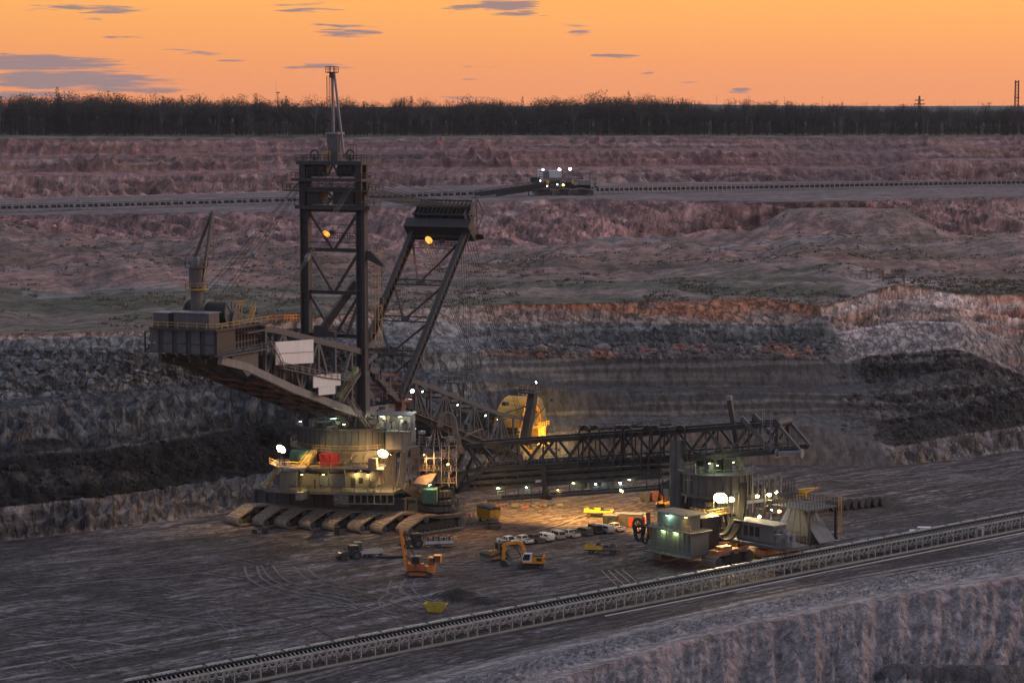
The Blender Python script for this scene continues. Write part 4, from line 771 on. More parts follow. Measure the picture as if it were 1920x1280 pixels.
# dark machine house inside the boom
mh = MB(); a, b = lin(lowc, -14), lin(lowc, -44)
mh.prism([(-44, b.z + .7), (-14, a.z + .8), (-14, a.z + 7), (-30, lin(lowc, -30).z + 6.5), (-44, b.z + 4.8)], (0, -4.8, 0), (1, 0, 0), (0, 0, 1), (0, 9.6, 0)); mh.build('boom_house', S_DARK, EX)
wk = [lin(lowc, -44) + Vector((0, -1.2, 2.4)), lin(lowc, -26) + Vector((0, -1.2, 4.3)), lin(lowc, -13) + Vector((0, -1.2, 6.2))]
for a, b in zip(wk, wk[1:]): mem(EX, 'boom_walkway', a, b, 1.2, .25, S_GREY)
MB().rail([w + Vector((0, -.55, .1)) for w in wk], 1.1, 2.2, .1).build('boom_walkway_rail', S_LIGHT, EX)
MB().plate([E_(516, 641, y=-8.2), E_(587, 636, y=-8.2), E_(587, 680, y=-8.2), E_(517, 684, y=-8.2)], .2).build('sign_panel', WHITE, EX)
MB().bar(E_(516, 663, y=-8.36), E_(587, 659, y=-8.36), .06, .1).build('panel_joint', S_LIGHT, EX)
MB().plate([E_(587, 703, y=-8.2), E_(638, 700, y=-8.2), E_(638, 722, y=-8.2), E_(587, 727, y=-8.2)], .2).build('sign_panel', WHITE, EX)
MB().plate([E_(597, 726.5, y=-8.2), E_(628, 723, y=-8.2), E_(628, 738, y=-8.2), E_(597, 741, y=-8.2)], .2).build('sign_panel', WHITE, EX)
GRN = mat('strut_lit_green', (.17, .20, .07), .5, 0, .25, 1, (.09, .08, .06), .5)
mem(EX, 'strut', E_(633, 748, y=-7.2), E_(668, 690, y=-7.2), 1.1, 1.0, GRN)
for pa, pb, yy in (((640, 752), (672, 700), -8.6), ((655, 752), (690, 800), -9.4), ((505, 640), (530, 690), -8.5)): MB().stairs(E_(*pa, y=yy), E_(*pb, y=yy), .9, (0, 1, 0)).build('boom_stairs', S_DUSTY, EX)
# counterweight box and its deck
Z0, Z1 = 41.6, 46.2
cw = MB().boxr(-64.5, -58, -SY, SY, Z0, Z1).build('counterweight_box', S_DARK, EX)
for i in range(5):
    y = -SY + .55 + i * 3.1
    for z in (Z0 + .2, Z0 + 2.0, Z0 + 3.5): MB().boxr(-64.75, -64.5, y, y + 1.9, z, z + (1.5 if z > Z0 + 1 else 1.6)).build('ballast_panel', S_GREY, cw)
MB().boxr(-57.5, -47, -SY + 1.0, SY - 1, Z0 + .3, Z1 - .2).build('winch_base', S_DARK, EX)
MB().boxr(-66, -45.5, -SY - .8, SY + .8, Z1, Z1 + .35).build('winch_deck', S_DARK, EX)
MB().rail([(-66, SY + .8, Z1 + .35), (-66, -SY - .8, Z1 + .35), (-45.5, -SY - .8, Z1 + .35)], 1.1, 2, .11).build('winch_deck_rail', YEL, EX)
MB().boxr(-65.5, -47, -SY - 1.8, -SY, Z0 - .2, Z0).build('service_walkway', S_GREY, EX)
MB().rail([(-65.5, -SY - 1.7, Z0), (-47, -SY - 1.7, Z0)], 1.1, 2, .1).build('service_rail', S_GREY, EX)
MB().boxr(-56, -47.5, -SY - 1.6, -SY + 1, Z1 - 1.1, Z1 - .9).build('canopy', S_GREY, EX)
bal = MB(); bal.boxr(-64, -60, SY, SY + 3.0, Z0 - .1, Z0 + .1); bal.bar((-64, SY + 3, Z0), (-64, SY, Z0 + 3.5), .25).bar((-60, SY + 3, Z0), (-60, SY, Z0 + 3.5), .25).bar((-64, SY + 3, Z0 + 3.9), (-64, SY, Z0 + 3.9), .2).bar((-64, SY + 3, Z0), (-64, SY + 3, Z0 + 3.9), .25).bar((-60, SY + 3, Z0), (-60, SY + 3, Z0 + 3.9), .25)
bal.rail([(-64, SY, Z0 + .1), (-64, SY + 2.9, Z0 + .1), (-60, SY + 2.9, Z0 + .1)], 1.2, 1, .1).build('side_balcony', S_DARK, EX)
keel = MB(); keel.prism([(-60, 41), (-50, 41), (-50, 37.6), (-54, 36.6)], (0, -SY - .3, 0), (1, 0, 0), (0, 0, 1), (0, .5, 0)); keel.build('gusset', S_GREY, EX)
for yy in (-5, -2.5, 0, 2.5, 5): mem(EX, 'ballast_rib', (-64, yy, Z0 - .4), (-50, yy, Z0 - 3.5), .4, .8, S_DARK)
# cabins, winch drums, pedestal crane on the deck
zt = Z1 + .35
for (y0, y1, h) in ((3.6, 7.0, 2.7), (-5.4, 2.4, 2.9)):
    w_ = MB().boxr(-65.2, -61.5, y0, y1, zt, zt + h).build('winch_house', S_GREY, EX); MB().boxr(-65.5, -61.2, y0 - .25, y1 + .25, zt + h, zt + h + .15).build('roof', S_LIGHT, w_)
def drum(x, y0, y1, z, r, name='winch_drum'):
    o = MB().tube((x, y0, z), (x, y1, z), r * .82, 24).build(name, BLACK, EX)
    for y in (y0, y1): MB().wheel((x, y, z), (0, 1, 0), r, .25, 28).build('drum_flange', S_GREY if y == y0 else LBEI, o)
    sp = MB()
    for k in range(8): t = k * math.pi / 4; sp.bar((x, y0 - .16, z), (x + r * .9 * math.cos(t), y0 - .16, z + r * .9 * math.sin(t)), .12, .3, (0, 1, 0))
    sp.build('spoke', S_LIGHT, o); MB().prism([(x - 1.6, zt), (x + 1.6, zt), (x + .3, z + .4), (x - .3, z + .4)], (0, y0 - .9, 0), (1, 0, 0), (0, 0, 1), (0, .3, 0)).build('bearing_stand', S_GREY, o)
drum(-57.5, -5.6, -.6, zt + 2.5, 2.5); drum(-54.5, .8, 5.6, zt + 2.5, 2.5)
ped = E_(352, 610, x=-63.5); py_ = ped.y
pd = MB().tube((-60.2, py_, Z0 + 1), (-60.2, py_, zt + 7.6), 1.15, 20).tube((-60.2, py_, zt + 7.6), (-60.2, py_, zt + 11.3), 1.45, 20).build('crane_pedestal', S_GREY, EX)
for z in (zt + 7.0, zt + 11.2):
    MB().tube((-60.2, py_, z), (-60.2, py_, z + .2), 2.3, 18).rail([(-60.2 + 2.2 * math.cos(t), py_ + 2.2 * math.sin(t), z + .2) for t in np.linspace(0, 6.28, 10, endpoint=False)], 1.1, 2, .09, True).build('pedestal_platform', YEL if z < zt + 9 else S_GREY, pd)
MB().box((-60.2, py_, zt + 12.3), (1.6, 1.6, 1.7)).build('crane_head', S_LIGHT, pd)
tip = E_(399, 397, x=-57.0); b0, b1 = Vector((-60.2, py_ - 1.4, zt + 8.6)), Vector((-60.2, py_ + .6, zt + 12.6))
mem(EX, 'crane_jib', b0, tip, .5, .55, S_GREY); mem(EX, 'crane_jib', b1, tip + Vector((0, .3, -.3)), .42, .5, S_DARK); MB().tube(b0 + (tip - b0) * .05, b0 + (tip - b0) * .3, .28, 10).build('jib_ram', YEL, EX)
MB().bar(tip, tip - up * 9, .05).build('hoist_rope', BLACK, EX)
gl = MB(); g0 = Vector((-46.5, -SY - .5, zt)); gl.rail([g0, g0 + Vector((2, -2.4, 0)), g0 + Vector((8, -2.4, -.4)), g0 + Vector((8, 1, -.4))], 1.2, 1.2, .14); gl.build('yellow_landing', ORANGE, EX)
fr_ = MB()
for k in range(4): fr_.bar((-52 + k * 1.2, -3 + k * .2, zt), (-52 + k * 1.2, -3 + k * .2, zt + 4.2), .12)
fr_.rail([(-52, -3, zt + 3), (-47, -3, zt + 3), (-47, 2, zt + 3)], 1.1, 1.5, .1).stairs((-50, -5, zt), (-48, -5, zt + 3), .8, (0, 1, 0)).build('winch_gantry', YEL, EX)

# ---------------- first rope tower
TS = -7.0
def tz(py): return E_(680, py, x=TS).z
ztop = tz(392)
for yy, zb in ((-SY, 22.0), (SY, lin(lowc, TS - 3).z + 10)):
    hmem(EX, 'tower_column', (TS, yy, zb), (TS, yy, 70.0), 1.6, 2.0, S_DARK, (0, 1, 0))
    st = MB()
    for k in range(18):
        z = zb + 2 + k * (66 - zb) / 17; st.box((TS, yy, z), (1.5, 1.9, .14))
    st.build('column_stiffener', S_DARK, EX)
lad = MB(); x_ = TS - .9
for e in (-.3, .3): lad.bar((x_, -SY + e - .9, 24), (x_, -SY + e - .9, 70), .08)
for k in range(92): lad.bar((x_, -SY - 1.2, 24 + k * .5), (x_, -SY - .6, 24 + k * .5), .06)
lad.build('ladder', S_GREY, EX)
lev = [tz(395), tz(470), tz(550), tz(631)]
for i, z in enumerate(lev):
    hmem(EX, 'tower_crossbeam', (TS, -SY, z), (TS, SY, z), .7, .8, S_DARK)
    if i: 
        for e in (-1, 1): mem(EX, 'tower_diagonal', (TS, e * (SY - .6), lev[i - 1] - .2), (TS, e * .35, z + .3), .45, .5, S_DARK)
mem(EX, 'tie_rod', (TS, -SY, lev[0] - 3), (TS, SY, lev[0] - 3), .12, .12); mem(EX, 'tie_rod', (TS, -SY, tz(445) - 1.2), (TS, SY, tz(445) - 1.2), .16, .16)
pl = MB(); zp = tz(448); pl.boxr(TS - .7, TS + .7, -SY, 2.0, zp, zp + .12).rail([(TS - .7, 2, zp), (TS - .7, -SY, zp)], 1.1, 1.2, .08).rail([(TS + .7, 2, zp), (TS + .7, -SY, zp)], 1.1, 1.2, .08).build('lamp_walkway', S_DARK, EX)
lamp(EX, E_(612, 438, x=TS - .6), (-.6, .1, -.5), SODIUM, 3000, 'tower_lamp', 1.7, 2, 150, .8)
mem(EX, 'back_strut', E_(667, 529, x=-4), E_(606, 615, x=-9), 1.5, 1.5, S_DARK); mem(EX, 'back_strut', E_(676, 560, x=-4), E_(650, 628, x=-7), .5, .5, S_DARK)
MB().box(E_(604, 620, x=-9), (2.6, 3.0, 2.4), .3).box(E_(622, 626, x=-9), (1.6, 2.0, 1.2)).build('strut_foot', S_DARK, EX)
hmem(EX, 'main_post', (TS, -SY, 20.8), (TS, -SY, 33), 2.0, 2.4, S_GREY, (0, 1, 0))
mem(EX, 'knee_strut', E_(690, 688, y=-SY), E_(741, 747, y=-SY), 1.3, 1.4, S_GREY); mem(EX, 'knee_strut', Vector((E_(690, 688, y=-SY).x, SY, E_(690, 688, y=-SY).z)), Vector((E_(741, 747, y=-SY).x, SY, E_(741, 747, y=-SY).z)), 1.3, 1.4, S_DARK)
for pa, pb in (((676, 700), (640, 735)), ((676, 690), (705, 665)), ((684, 655), (700, 640))): mem(EX, 'brace', E_(*pa, y=-SY), E_(*pb, y=-SY), .6, .7, S_GREY)
# service tower beside the column with a small hoist arm
sv = MB(); p = Vector((TS + 2, -SY - 2.4, 38))
for dx in (-.8, .8):
    for dy in (-.8, .8): sv.bar(p + Vector((dx, dy, 0)), p + Vector((dx, dy, 21)), .12)
for k in range(8):
    z = 38 + k * 2.9
    for a_, b_ in (((-.8, -.8), (.8, -.8)), ((.8, -.8), (.8, .8)), ((-.8, .8), (.8, .8))): sv.bar((p.x + a_[0], p.y + a_[1], z), (p.x + b_[0], p.y + b_[1], z), .09)
    sv.bar((p.x - .8, p.y - .8, z), (p.x + .8, p.y - .8, z + 2.9 if k < 7 else z), .07)
sv.build('stair_tower', YEL, EX)
ha = MB(); z = 56.5; ha.prism([(0, 0), (3.4, -1.6), (3.4, -.9), (.6, 1.8), (0, 1.8)], (TS, -SY - 1.2, z), (.2, -1, 0), (0, 0, 1), (.9, 0, 0)); ha.bar((TS + 1, -SY - 4.2, z - 1), (TS + 1, -SY - 4.2, z - 8), .06); ha.box((TS + 1, -SY - 4.2, z - 8.6), (.7, .7, 1.3)); ha.build('hoist_arm', S_DARK, EX)
# tower head
H0, H1 = tz(385), tz(302)
for yy in (-SY, SY):
    for xx in (TS - 1.2, TS + 1.2): MB().boxr(xx - .3, xx + .3, yy - .7, yy + .7, H0 - 1, H1).build('head_post', S_DARK, EX)
    for k in range(3): z_ = H0 + k * (H1 - H0) / 3; MB().bar((TS - 1.2, yy, z_), (TS + 1.2, yy, z_ + (H1 - H0) / 3), .25).build('head_lacing', S_DARK, EX)
def deck(z, x0, x1, y0, y1, th=.5, m=S_DARK, rl=True, name='head_platform', rm=None):
    o = MB().boxr(x0, x1, y0, y1, z - th, z).build(name, m, EX)
    if rl: MB().rail([(x0, y0, z), (x0, y1, z), (x1, y1, z), (x1, y0, z)], 1.15, 1.6, .1, True).build('rail', rm or S_DARK, o)
deck(H1, TS - 2.2, TS + 2.2, -SY - 1.2, SY + 1.0, .8); deck(tz(335), TS - 3.0, TS + 3.0, -SY - 1.6, SY + 1.8, .6); deck(tz(352), TS - 2.2, TS + 2.2, -SY, SY, .8, rl=False); deck(tz(357), TS - 3.4, TS + 3.2, -SY - 3.4, SY + 3.6, .3); deck(tz(386), TS - 2.2, TS + 2.6, -SY - 3.0, SY + 1.4, .8)
for (y0, y1) in ((1.4, SY - 1), (-SY + 1, -1.6)):
    sh = MB().boxr(TS - .5, TS + 1.6, y0, y1, tz(332), H1 - .8).build('sheave_frame', S_DARK, EX); n_ = int(abs(y1 - y0) / .55); shv = MB()
    for k in range(n_): shv.wheel((TS - 1.0, y0 + .3 + k * .55, (tz(332) + H1 - .8) / 2), (0, 1, 0), 1.25, .3, 18)
    shv.build('rope_sheaves', BLACK, EX)
for (y0, y1) in ((2.0, SY - 1.2), (-SY + 1.2, -.8)): MB().boxr(TS - 1.6, TS + 1.4, y0, y1, tz(384), tz(360)).build('head_girder', S_DARK, EX)
MB().bar((TS, 1.2, tz(330)), (TS, 0, tz(308)), .3).bar((TS, -1.2, tz(330)), (TS, 0, tz(308)), .3).bar((TS, 1.5, tz(384)), (TS, -1.5, tz(360)), .3).bar((TS, -1.5, tz(384)), (TS, 1.5, tz(360)), .3).build('head_bracing', S_GREY, EX)
for yy in (4.2, -4.3):
    o = MB(); 
    for k in range(20): t0, t1 = k * math.pi / 10, (k + 1) * math.pi / 10; c = Vector((TS - .4, yy, H1 + 1.0)); o.bar(c + Vector((0, .9 * math.cos(t0), .95 * math.sin(t0) + .3)), c + Vector((0, .9 * math.cos(t1), .95 * math.sin(t1) + .3)), .3, .18, (1, 0, 0))
    o.bar((TS - .4, yy, H1 - .2), (TS - .4, yy, H1 + 1.4), .5).build('guide_sheave', S_DARK, EX)
MB().rail([(TS - 2, 1.4, H1), (TS - 2, .4, H1), (TS - 2, -.4, H1)], 2.0, .5, .12).build('yellow_gate', YEL, EX)
MB().rail([(TS - 2.1, -SY, H1), (TS - 2.1, -SY + 2, H1)], 3.4, .6, .1).build('antenna_rack', S_DARK, EX)
# mast on top of the tower
m0 = Vector((TS, -.6, H1)); mz = lambda py: E_(632, py, x=TS).z
MB().boxr(TS - 1.1, TS + 1.1, -1.7, .6, H1, mz(253)).build('mast_base', S_GREY, EX)
MB().boxr(TS - 1.4, TS + 1.4, -2.0, 1.0, mz(252), mz(248)).build('mast_collar', S_LIGHT, EX)
top = Vector((TS, E_(623, 140, x=TS).y, mz(140)))
mem(EX, 'mast_leg', (TS, -.2, mz(290)), top, .42, .42, S_LIGHT); mem(EX, 'mast_leg', (TS, -2.5, mz(285)), top + Vector((0, -.5, 0)), .38, .38, S_LIGHT)
ml = MB(); a, b = Vector((TS - .5, E_(622, 275, x=TS).y, mz(275))), Vector((TS - .5, top.y + .3, mz(143)))
for e in (0, .75): ml.bar(a + Vector((0, e, 0)), b + Vector((0, e, 0)), .1)
for k in range(36): c = a.lerp(b, k / 35); ml.bar(c, c + Vector((0, .75, 0)), .09); 
for k in range(8): c = a.lerp(b, k / 7.5); ml.bar(c, c + Vector((.5, .2, 0)), .08)
ml.build('mast_ladder', S_DARK, EX)
tp = MB().boxr(TS - 1, TS + 1, top.y - .9, top.y + 1.0, mz(137), mz(135)).boxr(TS - .6, TS + .6, top.y - .4, top.y + .4, mz(146), mz(137)); tp.rail([(TS - 1, top.y - .9, mz(135)), (TS - 1, top.y + 1, mz(135)), (TS + 1, top.y + 1, mz(135)), (TS + 1, top.y - .9, mz(135))], 1.1, .8, .1, True).build('mast_top', S_DARK, EX)

# ---------------- second, leaning rope tower
f0, t0 = Vector((10.3, -SY, 25.2)), Vector((43.3, -SY, 60.0))
ld = (t0 - f0).normalized(); lup = Vector((-ld.z, 0, ld.x))
for e in (-1, 1):
    yy = e * SY; o = MB()
    for k in (-.85, .85): o.bar(Vector((f0.x, yy, f0.z)) + lup * k, Vector((t0.x, yy, t0.z)) + lup * k, 1.1, .4, lup)
    o.bar((f0.x, yy + .1, f0.z), (t0.x, yy + .1, t0.z), .25, 1.4, lup)
    leg = o.build('leaning_leg', S_DARK, EX); st = MB(); n_ = 24
    for k in range(1, n_): c = Vector((f0.x, yy, f0.z)).lerp(Vector((t0.x, yy, t0.z)), k / n_); st.bar(c - lup * .8, c + lup * .8, 1.0, .14, ld)
    st.build('leg_stiffener', S_GREY, leg)
if True:
    lw = MB(); 
    a, b = f0 + Vector((0, -1.0, 0)) + lup * 1.0, t0 + Vector((0, -1.0, 0)) + lup * 1.0
    for e in (0, .7): lw.bar(a - Vector((0, e, 0)), b - Vector((0, e, 0)), .09)
    for k in range(60): c = a.lerp(b, k / 59); lw.bar(c, c - Vector((0, .7, 0)), .08)
    lw.build('leg_ladder', S_GREY, EX)
for fr in (.06, .26, .46, .68, .98):
    a = f0.lerp(t0, fr); b = Vector((a.x, SY, a.z)); tr = MB(); m_ = S_RUST if fr < .1 else S_DARK
    for k in (-.7, .7): tr.bar(a + ld * k, b + ld * k, .3, .3)
    for k in range(6): p, r_ = a.lerp(b, k / 6), a.lerp(b, (k + 1) / 6); tr.bar(p + ld * (.7 if k % 2 else -.7), r_ + ld * (-.7 if k % 2 else .7), .15)
    tr.build('leaning_crossbeam', m_, EX)
    pn = MB().plate([a.lerp(b, .42) - ld * .7, a.lerp(b, .56) - ld * .7, a.lerp(b, .56) + ld * .7, a.lerp(b, .42) + ld * .7], .3).build('crossbeam_gusset', m_, EX)
for fr0, fr1 in ((.26, .06), (.46, .26), (.68, .46), (.96, .68)):
    m_ = f0.lerp(t0, fr1); m_.y = .2
    for e in (-1, 1): a = f0.lerp(t0, fr0); a.y = e * SY; mem(EX, 'leaning_diagonal', a, m_ + Vector((0, e * .2, 0)), .4, .45, S_DARK)
# its head, carrying the sheave bank
hp = lambda u, y, v: t0 + ld * u + lup * v + Vector((0, y + SY, 0))
hd = MB()
hd.prism([(-1.0, -2.2), (1.6, -2.2), (1.6, 2.6), (-1.0, 2.6)], hp(0, -SY - 1.6, 0), ld, lup, (0, 2 * SY + 3.2, 0)); hd.build('sheave_beam', S_DARK, EX)
for u_, v_, r_ in ((3.4, 1.0, .6), (5.8, .8, .5)): MB().tube(hp(u_, -SY + .3, v_), hp(u_, SY - .3, v_), r_, 14).build('sheave_axle', BLACK, EX)
for u_, v_ in ((2.0, -1.5), (7.0, -1.2), (7.1, 2.5), (2.0, 3.5), (4.6, 3.1)): MB().bar(hp(u_, -SY + .1, v_), hp(u_, SY - .1, v_), .4, .4).build('bank_beam', S_DARK, EX)
for k in range(13): y = -SY + .3 + k * 1.06; MB().prism([(2.0, -1.6), (7.0, -1.3), (7.2, 2.6), (2.0, 3.6)], hp(0, y, 0), ld, lup, (0, .14, 0)).build('sheave_plate', S_DARK, EX)
o = MB().wheel(hp(5.3, -SY - .5, 1.4), (0, 1, 0), 1.7, .3, 24).build('head_sheave', S_GREY, EX)
cg = MB(); c0 = [hp(1.6, -SY - 1.4, -2), hp(7.2, -SY - 1.4, -1.6), hp(7.2, -SY - 1.4, 3.4), hp(1.6, -SY - 1.4, 4.0)]
for i in range(4): cg.bar(c0[i], c0[(i + 1) % 4], .2); cg.bar(c0[i], c0[i] + Vector((0, 1.4, 0)), .2)
cg.bar(c0[0], c0[2], .18).bar(c0[1], c0[3], .18); cg.build('head_cage', S_GREY, EX)
ft = MB().rail([hp(1.0, -SY - 3, -3.0), hp(1.0, SY + 2.5, -3.0)], 1.1, 2, .1).plate([hp(.9, -SY - 3, -3.6), hp(.9, SY + 2.5, -3.6), hp(.9, SY + 2.5, -2), hp(.9, -SY - 3, -2)], .2); ft.build('head_walkway', S_DARK, EX)
tr = MB().prism([(-1.0, -2.2), (1.4, -4.6), (1.8, -4.6), (1.8, -2.2)], hp(0, -SY - 1.6, 0), ld, lup, (0, 2.5, 0)); tr.build('head_bracket', S_DARK, EX)
pw = E_(835, 462, x=hp(-4.5, 0, 0).x); wp = MB().bar(hp(-5.2, -SY + .8, 0), hp(-5.2, SY - .8, 0), 1.2, .15).rail([hp(-5.2, -SY + .8, .4), hp(-5.2, SY - .8, .4)], 1.1, 1.3, .09); wp.build('lamp_walkway', S_DARK, EX)
lamp(EX, E_(804, 450, x=hp(-4.0, 0, 0).x - .6), (-.8, .1, -.4), SODIUM, 3500, 'tower_lamp', 1.9, 2, 150, .8)
MB().box(E_(829, 452, x=hp(-4.0, 0, 0).x), (1, 1.2, .9)).box(E_(624, 436, x=TS), (.8, 1.2, .9)).build('junction_box', S_DARK, EX)
# foot of the leaning tower, rusty primer
mem(EX, 'tower_foot', f0 + Vector((0, 0, -1)), f0 + Vector((-2.0, 0, -6.5)), 1.8, 2.0, S_RUST); mem(EX, 'tower_foot', Vector((f0.x, SY, f0.z - 1)), Vector((f0.x - 2, SY, f0.z - 6.5)), 1.8, 2.0, S_RUST)
MB().boxr(f0.x - 2.6, f0.x + 2.6, -SY - 1.6, -SY + 1.6, f0.z - .6, f0.z - .2).rail([(f0.x - 2.6, -SY - 1.6, f0.z - .2), (f0.x + 2.6, -SY - 1.6, f0.z - .2), (f0.x + 2.6, -SY + 1.6, f0.z - .2)], 1.1, 1.3, .1).build('foot_platform', S_RUST, EX)
for z in (27.5, 25, 23): mem(EX, 'primer_beam', (6, -SY + .2, z + 1.0), (6, SY, z + 1), .4, .5, S_RUST)
for pa, pb in (((690, 702), (752, 703)), ((700, 715), (745, 735)), ((700, 745), (745, 712))): mem(EX, 'primer_beam', E_(*pa, y=-4.5), E_(*pb, y=-4.5), .4, .5, S_RUST)

# ---------------- ropes
def rope(name, pairs, r=.055, m=BLACK):
    mb = MB()
    for p, q_ in pairs:
        p, q_ = Vector(p), Vector(q_); n_ = 6; sag = (p - q_).length * .006; mb.path([p.lerp(q_, k / n_) - up * (4 * sag * (k / n_) * (1 - k / n_)) for k in range(n_ + 1)], r, 4)
    return mb.build(name, m, EX)
for k in range(14):
    y = -SY + .6 + k * .95; rope('hoist_rope', [((TS + 1.4, y, tz(338 if k % 2 else 350)), hp(4.6, y, 2.6 if k % 2 else 3.4))], .075)
for k in range(3): rope('stay_rope', [((TS, -SY + k * 6, H1 + .3), hp(7, -SY + 1 + k * 5, 3))], .04)
for i, (yt, yb, sb, zb) in enumerate([(SY + .8, 4.5, -55, zt + 4), (SY + .5, 3.0, -54.5, zt + 4.4), (SY - .2, -1.5, -57, zt + 4.3), (SY - .6, -3.0, -57, zt + 4.6), (-SY + .6, -SY, -47, zt - 1), (-SY + .9, -SY + .5, -47, zt - 1), (-SY + 1.4, -SY + .8, -46, zt - 1), (-SY + 1.9, -SY + 1, -46, zt - 1)]):
    rope('stay_rope' if i > 3 else 'hoist_rope', [((TS - 1.4, yt, tz(342)), (sb, yb, zb))], .09 if i < 4 else .07, S_GREY if i > 3 else BLACK)
for (pa, pb) in (((480, 471), (500, 505)), ((580, 478), (520, 600))):
    MB().bar(E_(pa[0], pa[1], x=-25), E_(pa[0] - 6, pa[1] + 8, x=-27), .8, .8).build('rope_pulley_block', S_LIGHT, EX)
for k in range(4): rope('boom_rope', [(hp(.5, -SY - .6 + k * .7, -3), (80, -4 + k * .4, 13))], .05); rope('boom_rope', [(hp(.5, SY - .6 + k * .7 - 2, -3), (80, 3 + k * .4, 13))], .05)
for k in range(4): rope('boom_rope', [(hp(.5, -SY + 1 + k * .6, -3), (52, -4 + k * .5, 20))], .04)

# ---------------- wheel boom
BY = 4.2
wl = [E_(752, 770, y=-BY), E_(880, 825, y=-BY), E_(965, 852, y=-BY)]; wu = [E_(765, 712, y=-BY), E_(792, 720, y=-BY), E_(937, 776, y=-BY), Vector((82, -BY, 12.2))]
for pl_, nm in ((wl, 'boom_lower_chord'), (wu, 'boom_upper_chord')):
    for a, b in zip(pl_, pl_[1:]):
        for k in (0, 1): mem(EX, nm, both(a)[k], both(b)[k], .7, .9, S_GREY if k == 0 else S_DARK)
ws = [22, 29.5, 37, 44.5, 52, 59.5, 67, 74]
for i, s in enumerate(ws):
    for k in (0, 1):
        a, b = both(lin(wl, s))[k], both(lin(wu, s))[k]; mem(EX, 'boom_vertical', a, b, .42, .45, S_GREY if k == 0 else S_DARK)
        if i < len(ws) - 1:
            c, d_ = (lin(wu, ws[i + 1]), lin(wl, s)) if i % 2 else (lin(wl, ws[i + 1]), lin(wu, s)); mem(EX, 'boom_web', both(d_)[k], both(c)[k], .4, .42, S_GREY if k == 0 else S_DARK)
            m_ = lin(wl, (s + ws[i + 1]) / 2); n2_ = both(lin(wu, s) if not i % 2 else lin(wu, ws[i + 1]))[k]; mem(EX, 'boom_web', both(m_)[k], n2_, .3, .3, S_GREY if k == 0 else S_DARK)
    a = lin(wl, s); mem(EX, 'boom_floor_beam', a, both(a)[1], .4, .6, S_DARK); a = lin(wu, s); mem(EX, 'boom_roof_beam', a, both(a)[1], .35, .4, S_DARK)
MB().bar(lin(wl, 14) + Vector((0, BY, 1.2)), lin(wl, 78) + Vector((0, BY, 1.2)), 2.6, .5).build('boom_belt', BLACK, EX)
MB().bar(lin(wl, 18) + Vector((0, BY, 3.0)), lin(wl, 70) + Vector((0, BY, 3.0)), 3.6, 1.6).build('boom_duct', S_DARK, EX)
a, b = lin(wl, 18) + Vector((0, -1.1, .3)), lin(wl, 76) + Vector((0, -1.1, .3)); mem(EX, 'boom_walkway', a, b, 1.3, .2, S_DUSTY); MB().rail([a + Vector((0, -.6, 0)), b + Vector((0, -.6, 0))], 1.1, 2.0, .09).build('boom_walkway_rail', S_GREY, EX)
MB().rail([lin(wl, 18) + Vector((0, 1.4, .6)), lin(wl, 76) + Vector((0, 1.4, .6))], 1.1, 2.0, .09).build('boom_walkway_rail', S_LIGHT, EX)
for s in (30, 40, 48, 56, 63, 70): lamp(EX, lin(wu, s) + Vector((0, 2.2, -1.0)), (0, -.6, -.8), COOL, 45, 'walkway_lamp', .42, 25)
lamp(EX, E_(773, 733, y=-5.2), (-.4, -.8, -.3), COOL, 2500, 'floodlight', .9, 40, 140)
pd2 = E_(865, 715, y=-BY); pdp = MB().boxr(pd2.x - 3.2, pd2.x + 3.2, -BY - 1.2, -BY + 3, pd2.z - .2, pd2.z).rail([(pd2.x - 3.2, -BY - 1.2, pd2.z), (pd2.x + 3.2, -BY - 1.2, pd2.z), (pd2.x + 3.2, -BY + 3, pd2.z), (pd2.x - 3.2, -BY + 3, pd2.z)], 1.2, 1.2, .1, True)
for dx in (-1, 2.4): pdp.bar((pd2.x + dx, -BY + .5, pd2.z - .2), (pd2.x + 1, -BY, pd2.z - 5), .3)
pdp.build('boom_lookout', S_DARK, EX)
# driver's post near the wheel
pa, pb = E_(983, 832, y=-5.2), E_(1000, 735, y=-5.2)
pst = MB().bar(pa, pb, 2.2, 1.8, (0, 1, 0)).build('wheel_post', S_DARK, EX); MB().boxr(pb.x - 3.2, pb.x + 3.6, -6.8, -3, pb.z - .1, pb.z + .2).rail([(pb.x - 3.2, -6.8, pb.z + .2), (pb.x + 3.6, -6.8, pb.z + .2), (pb.x + 3.6, -3, pb.z + .2), (pb.x - 3.2, -3, pb.z + .2)], 1.3, 1.2, .12, True).bar((pb.x + 3, -5, pb.z), (pa.x + 2.5, -5, pb.z - 4), .35).build('post_platform', S_DARK, pst)
mem(EX, 'wheel_stay', E_(935, 778, y=-BY), pb + Vector((-1, 0, -3)), .3, .3)
lamp(EX, Vector((pb.x + 2, -5, pb.z + 2.2)), (0, -.7, .3), COOL, 0, 'post_lamp', .5, 30, post=(pb.x + 2, -5, pb.z + .3))
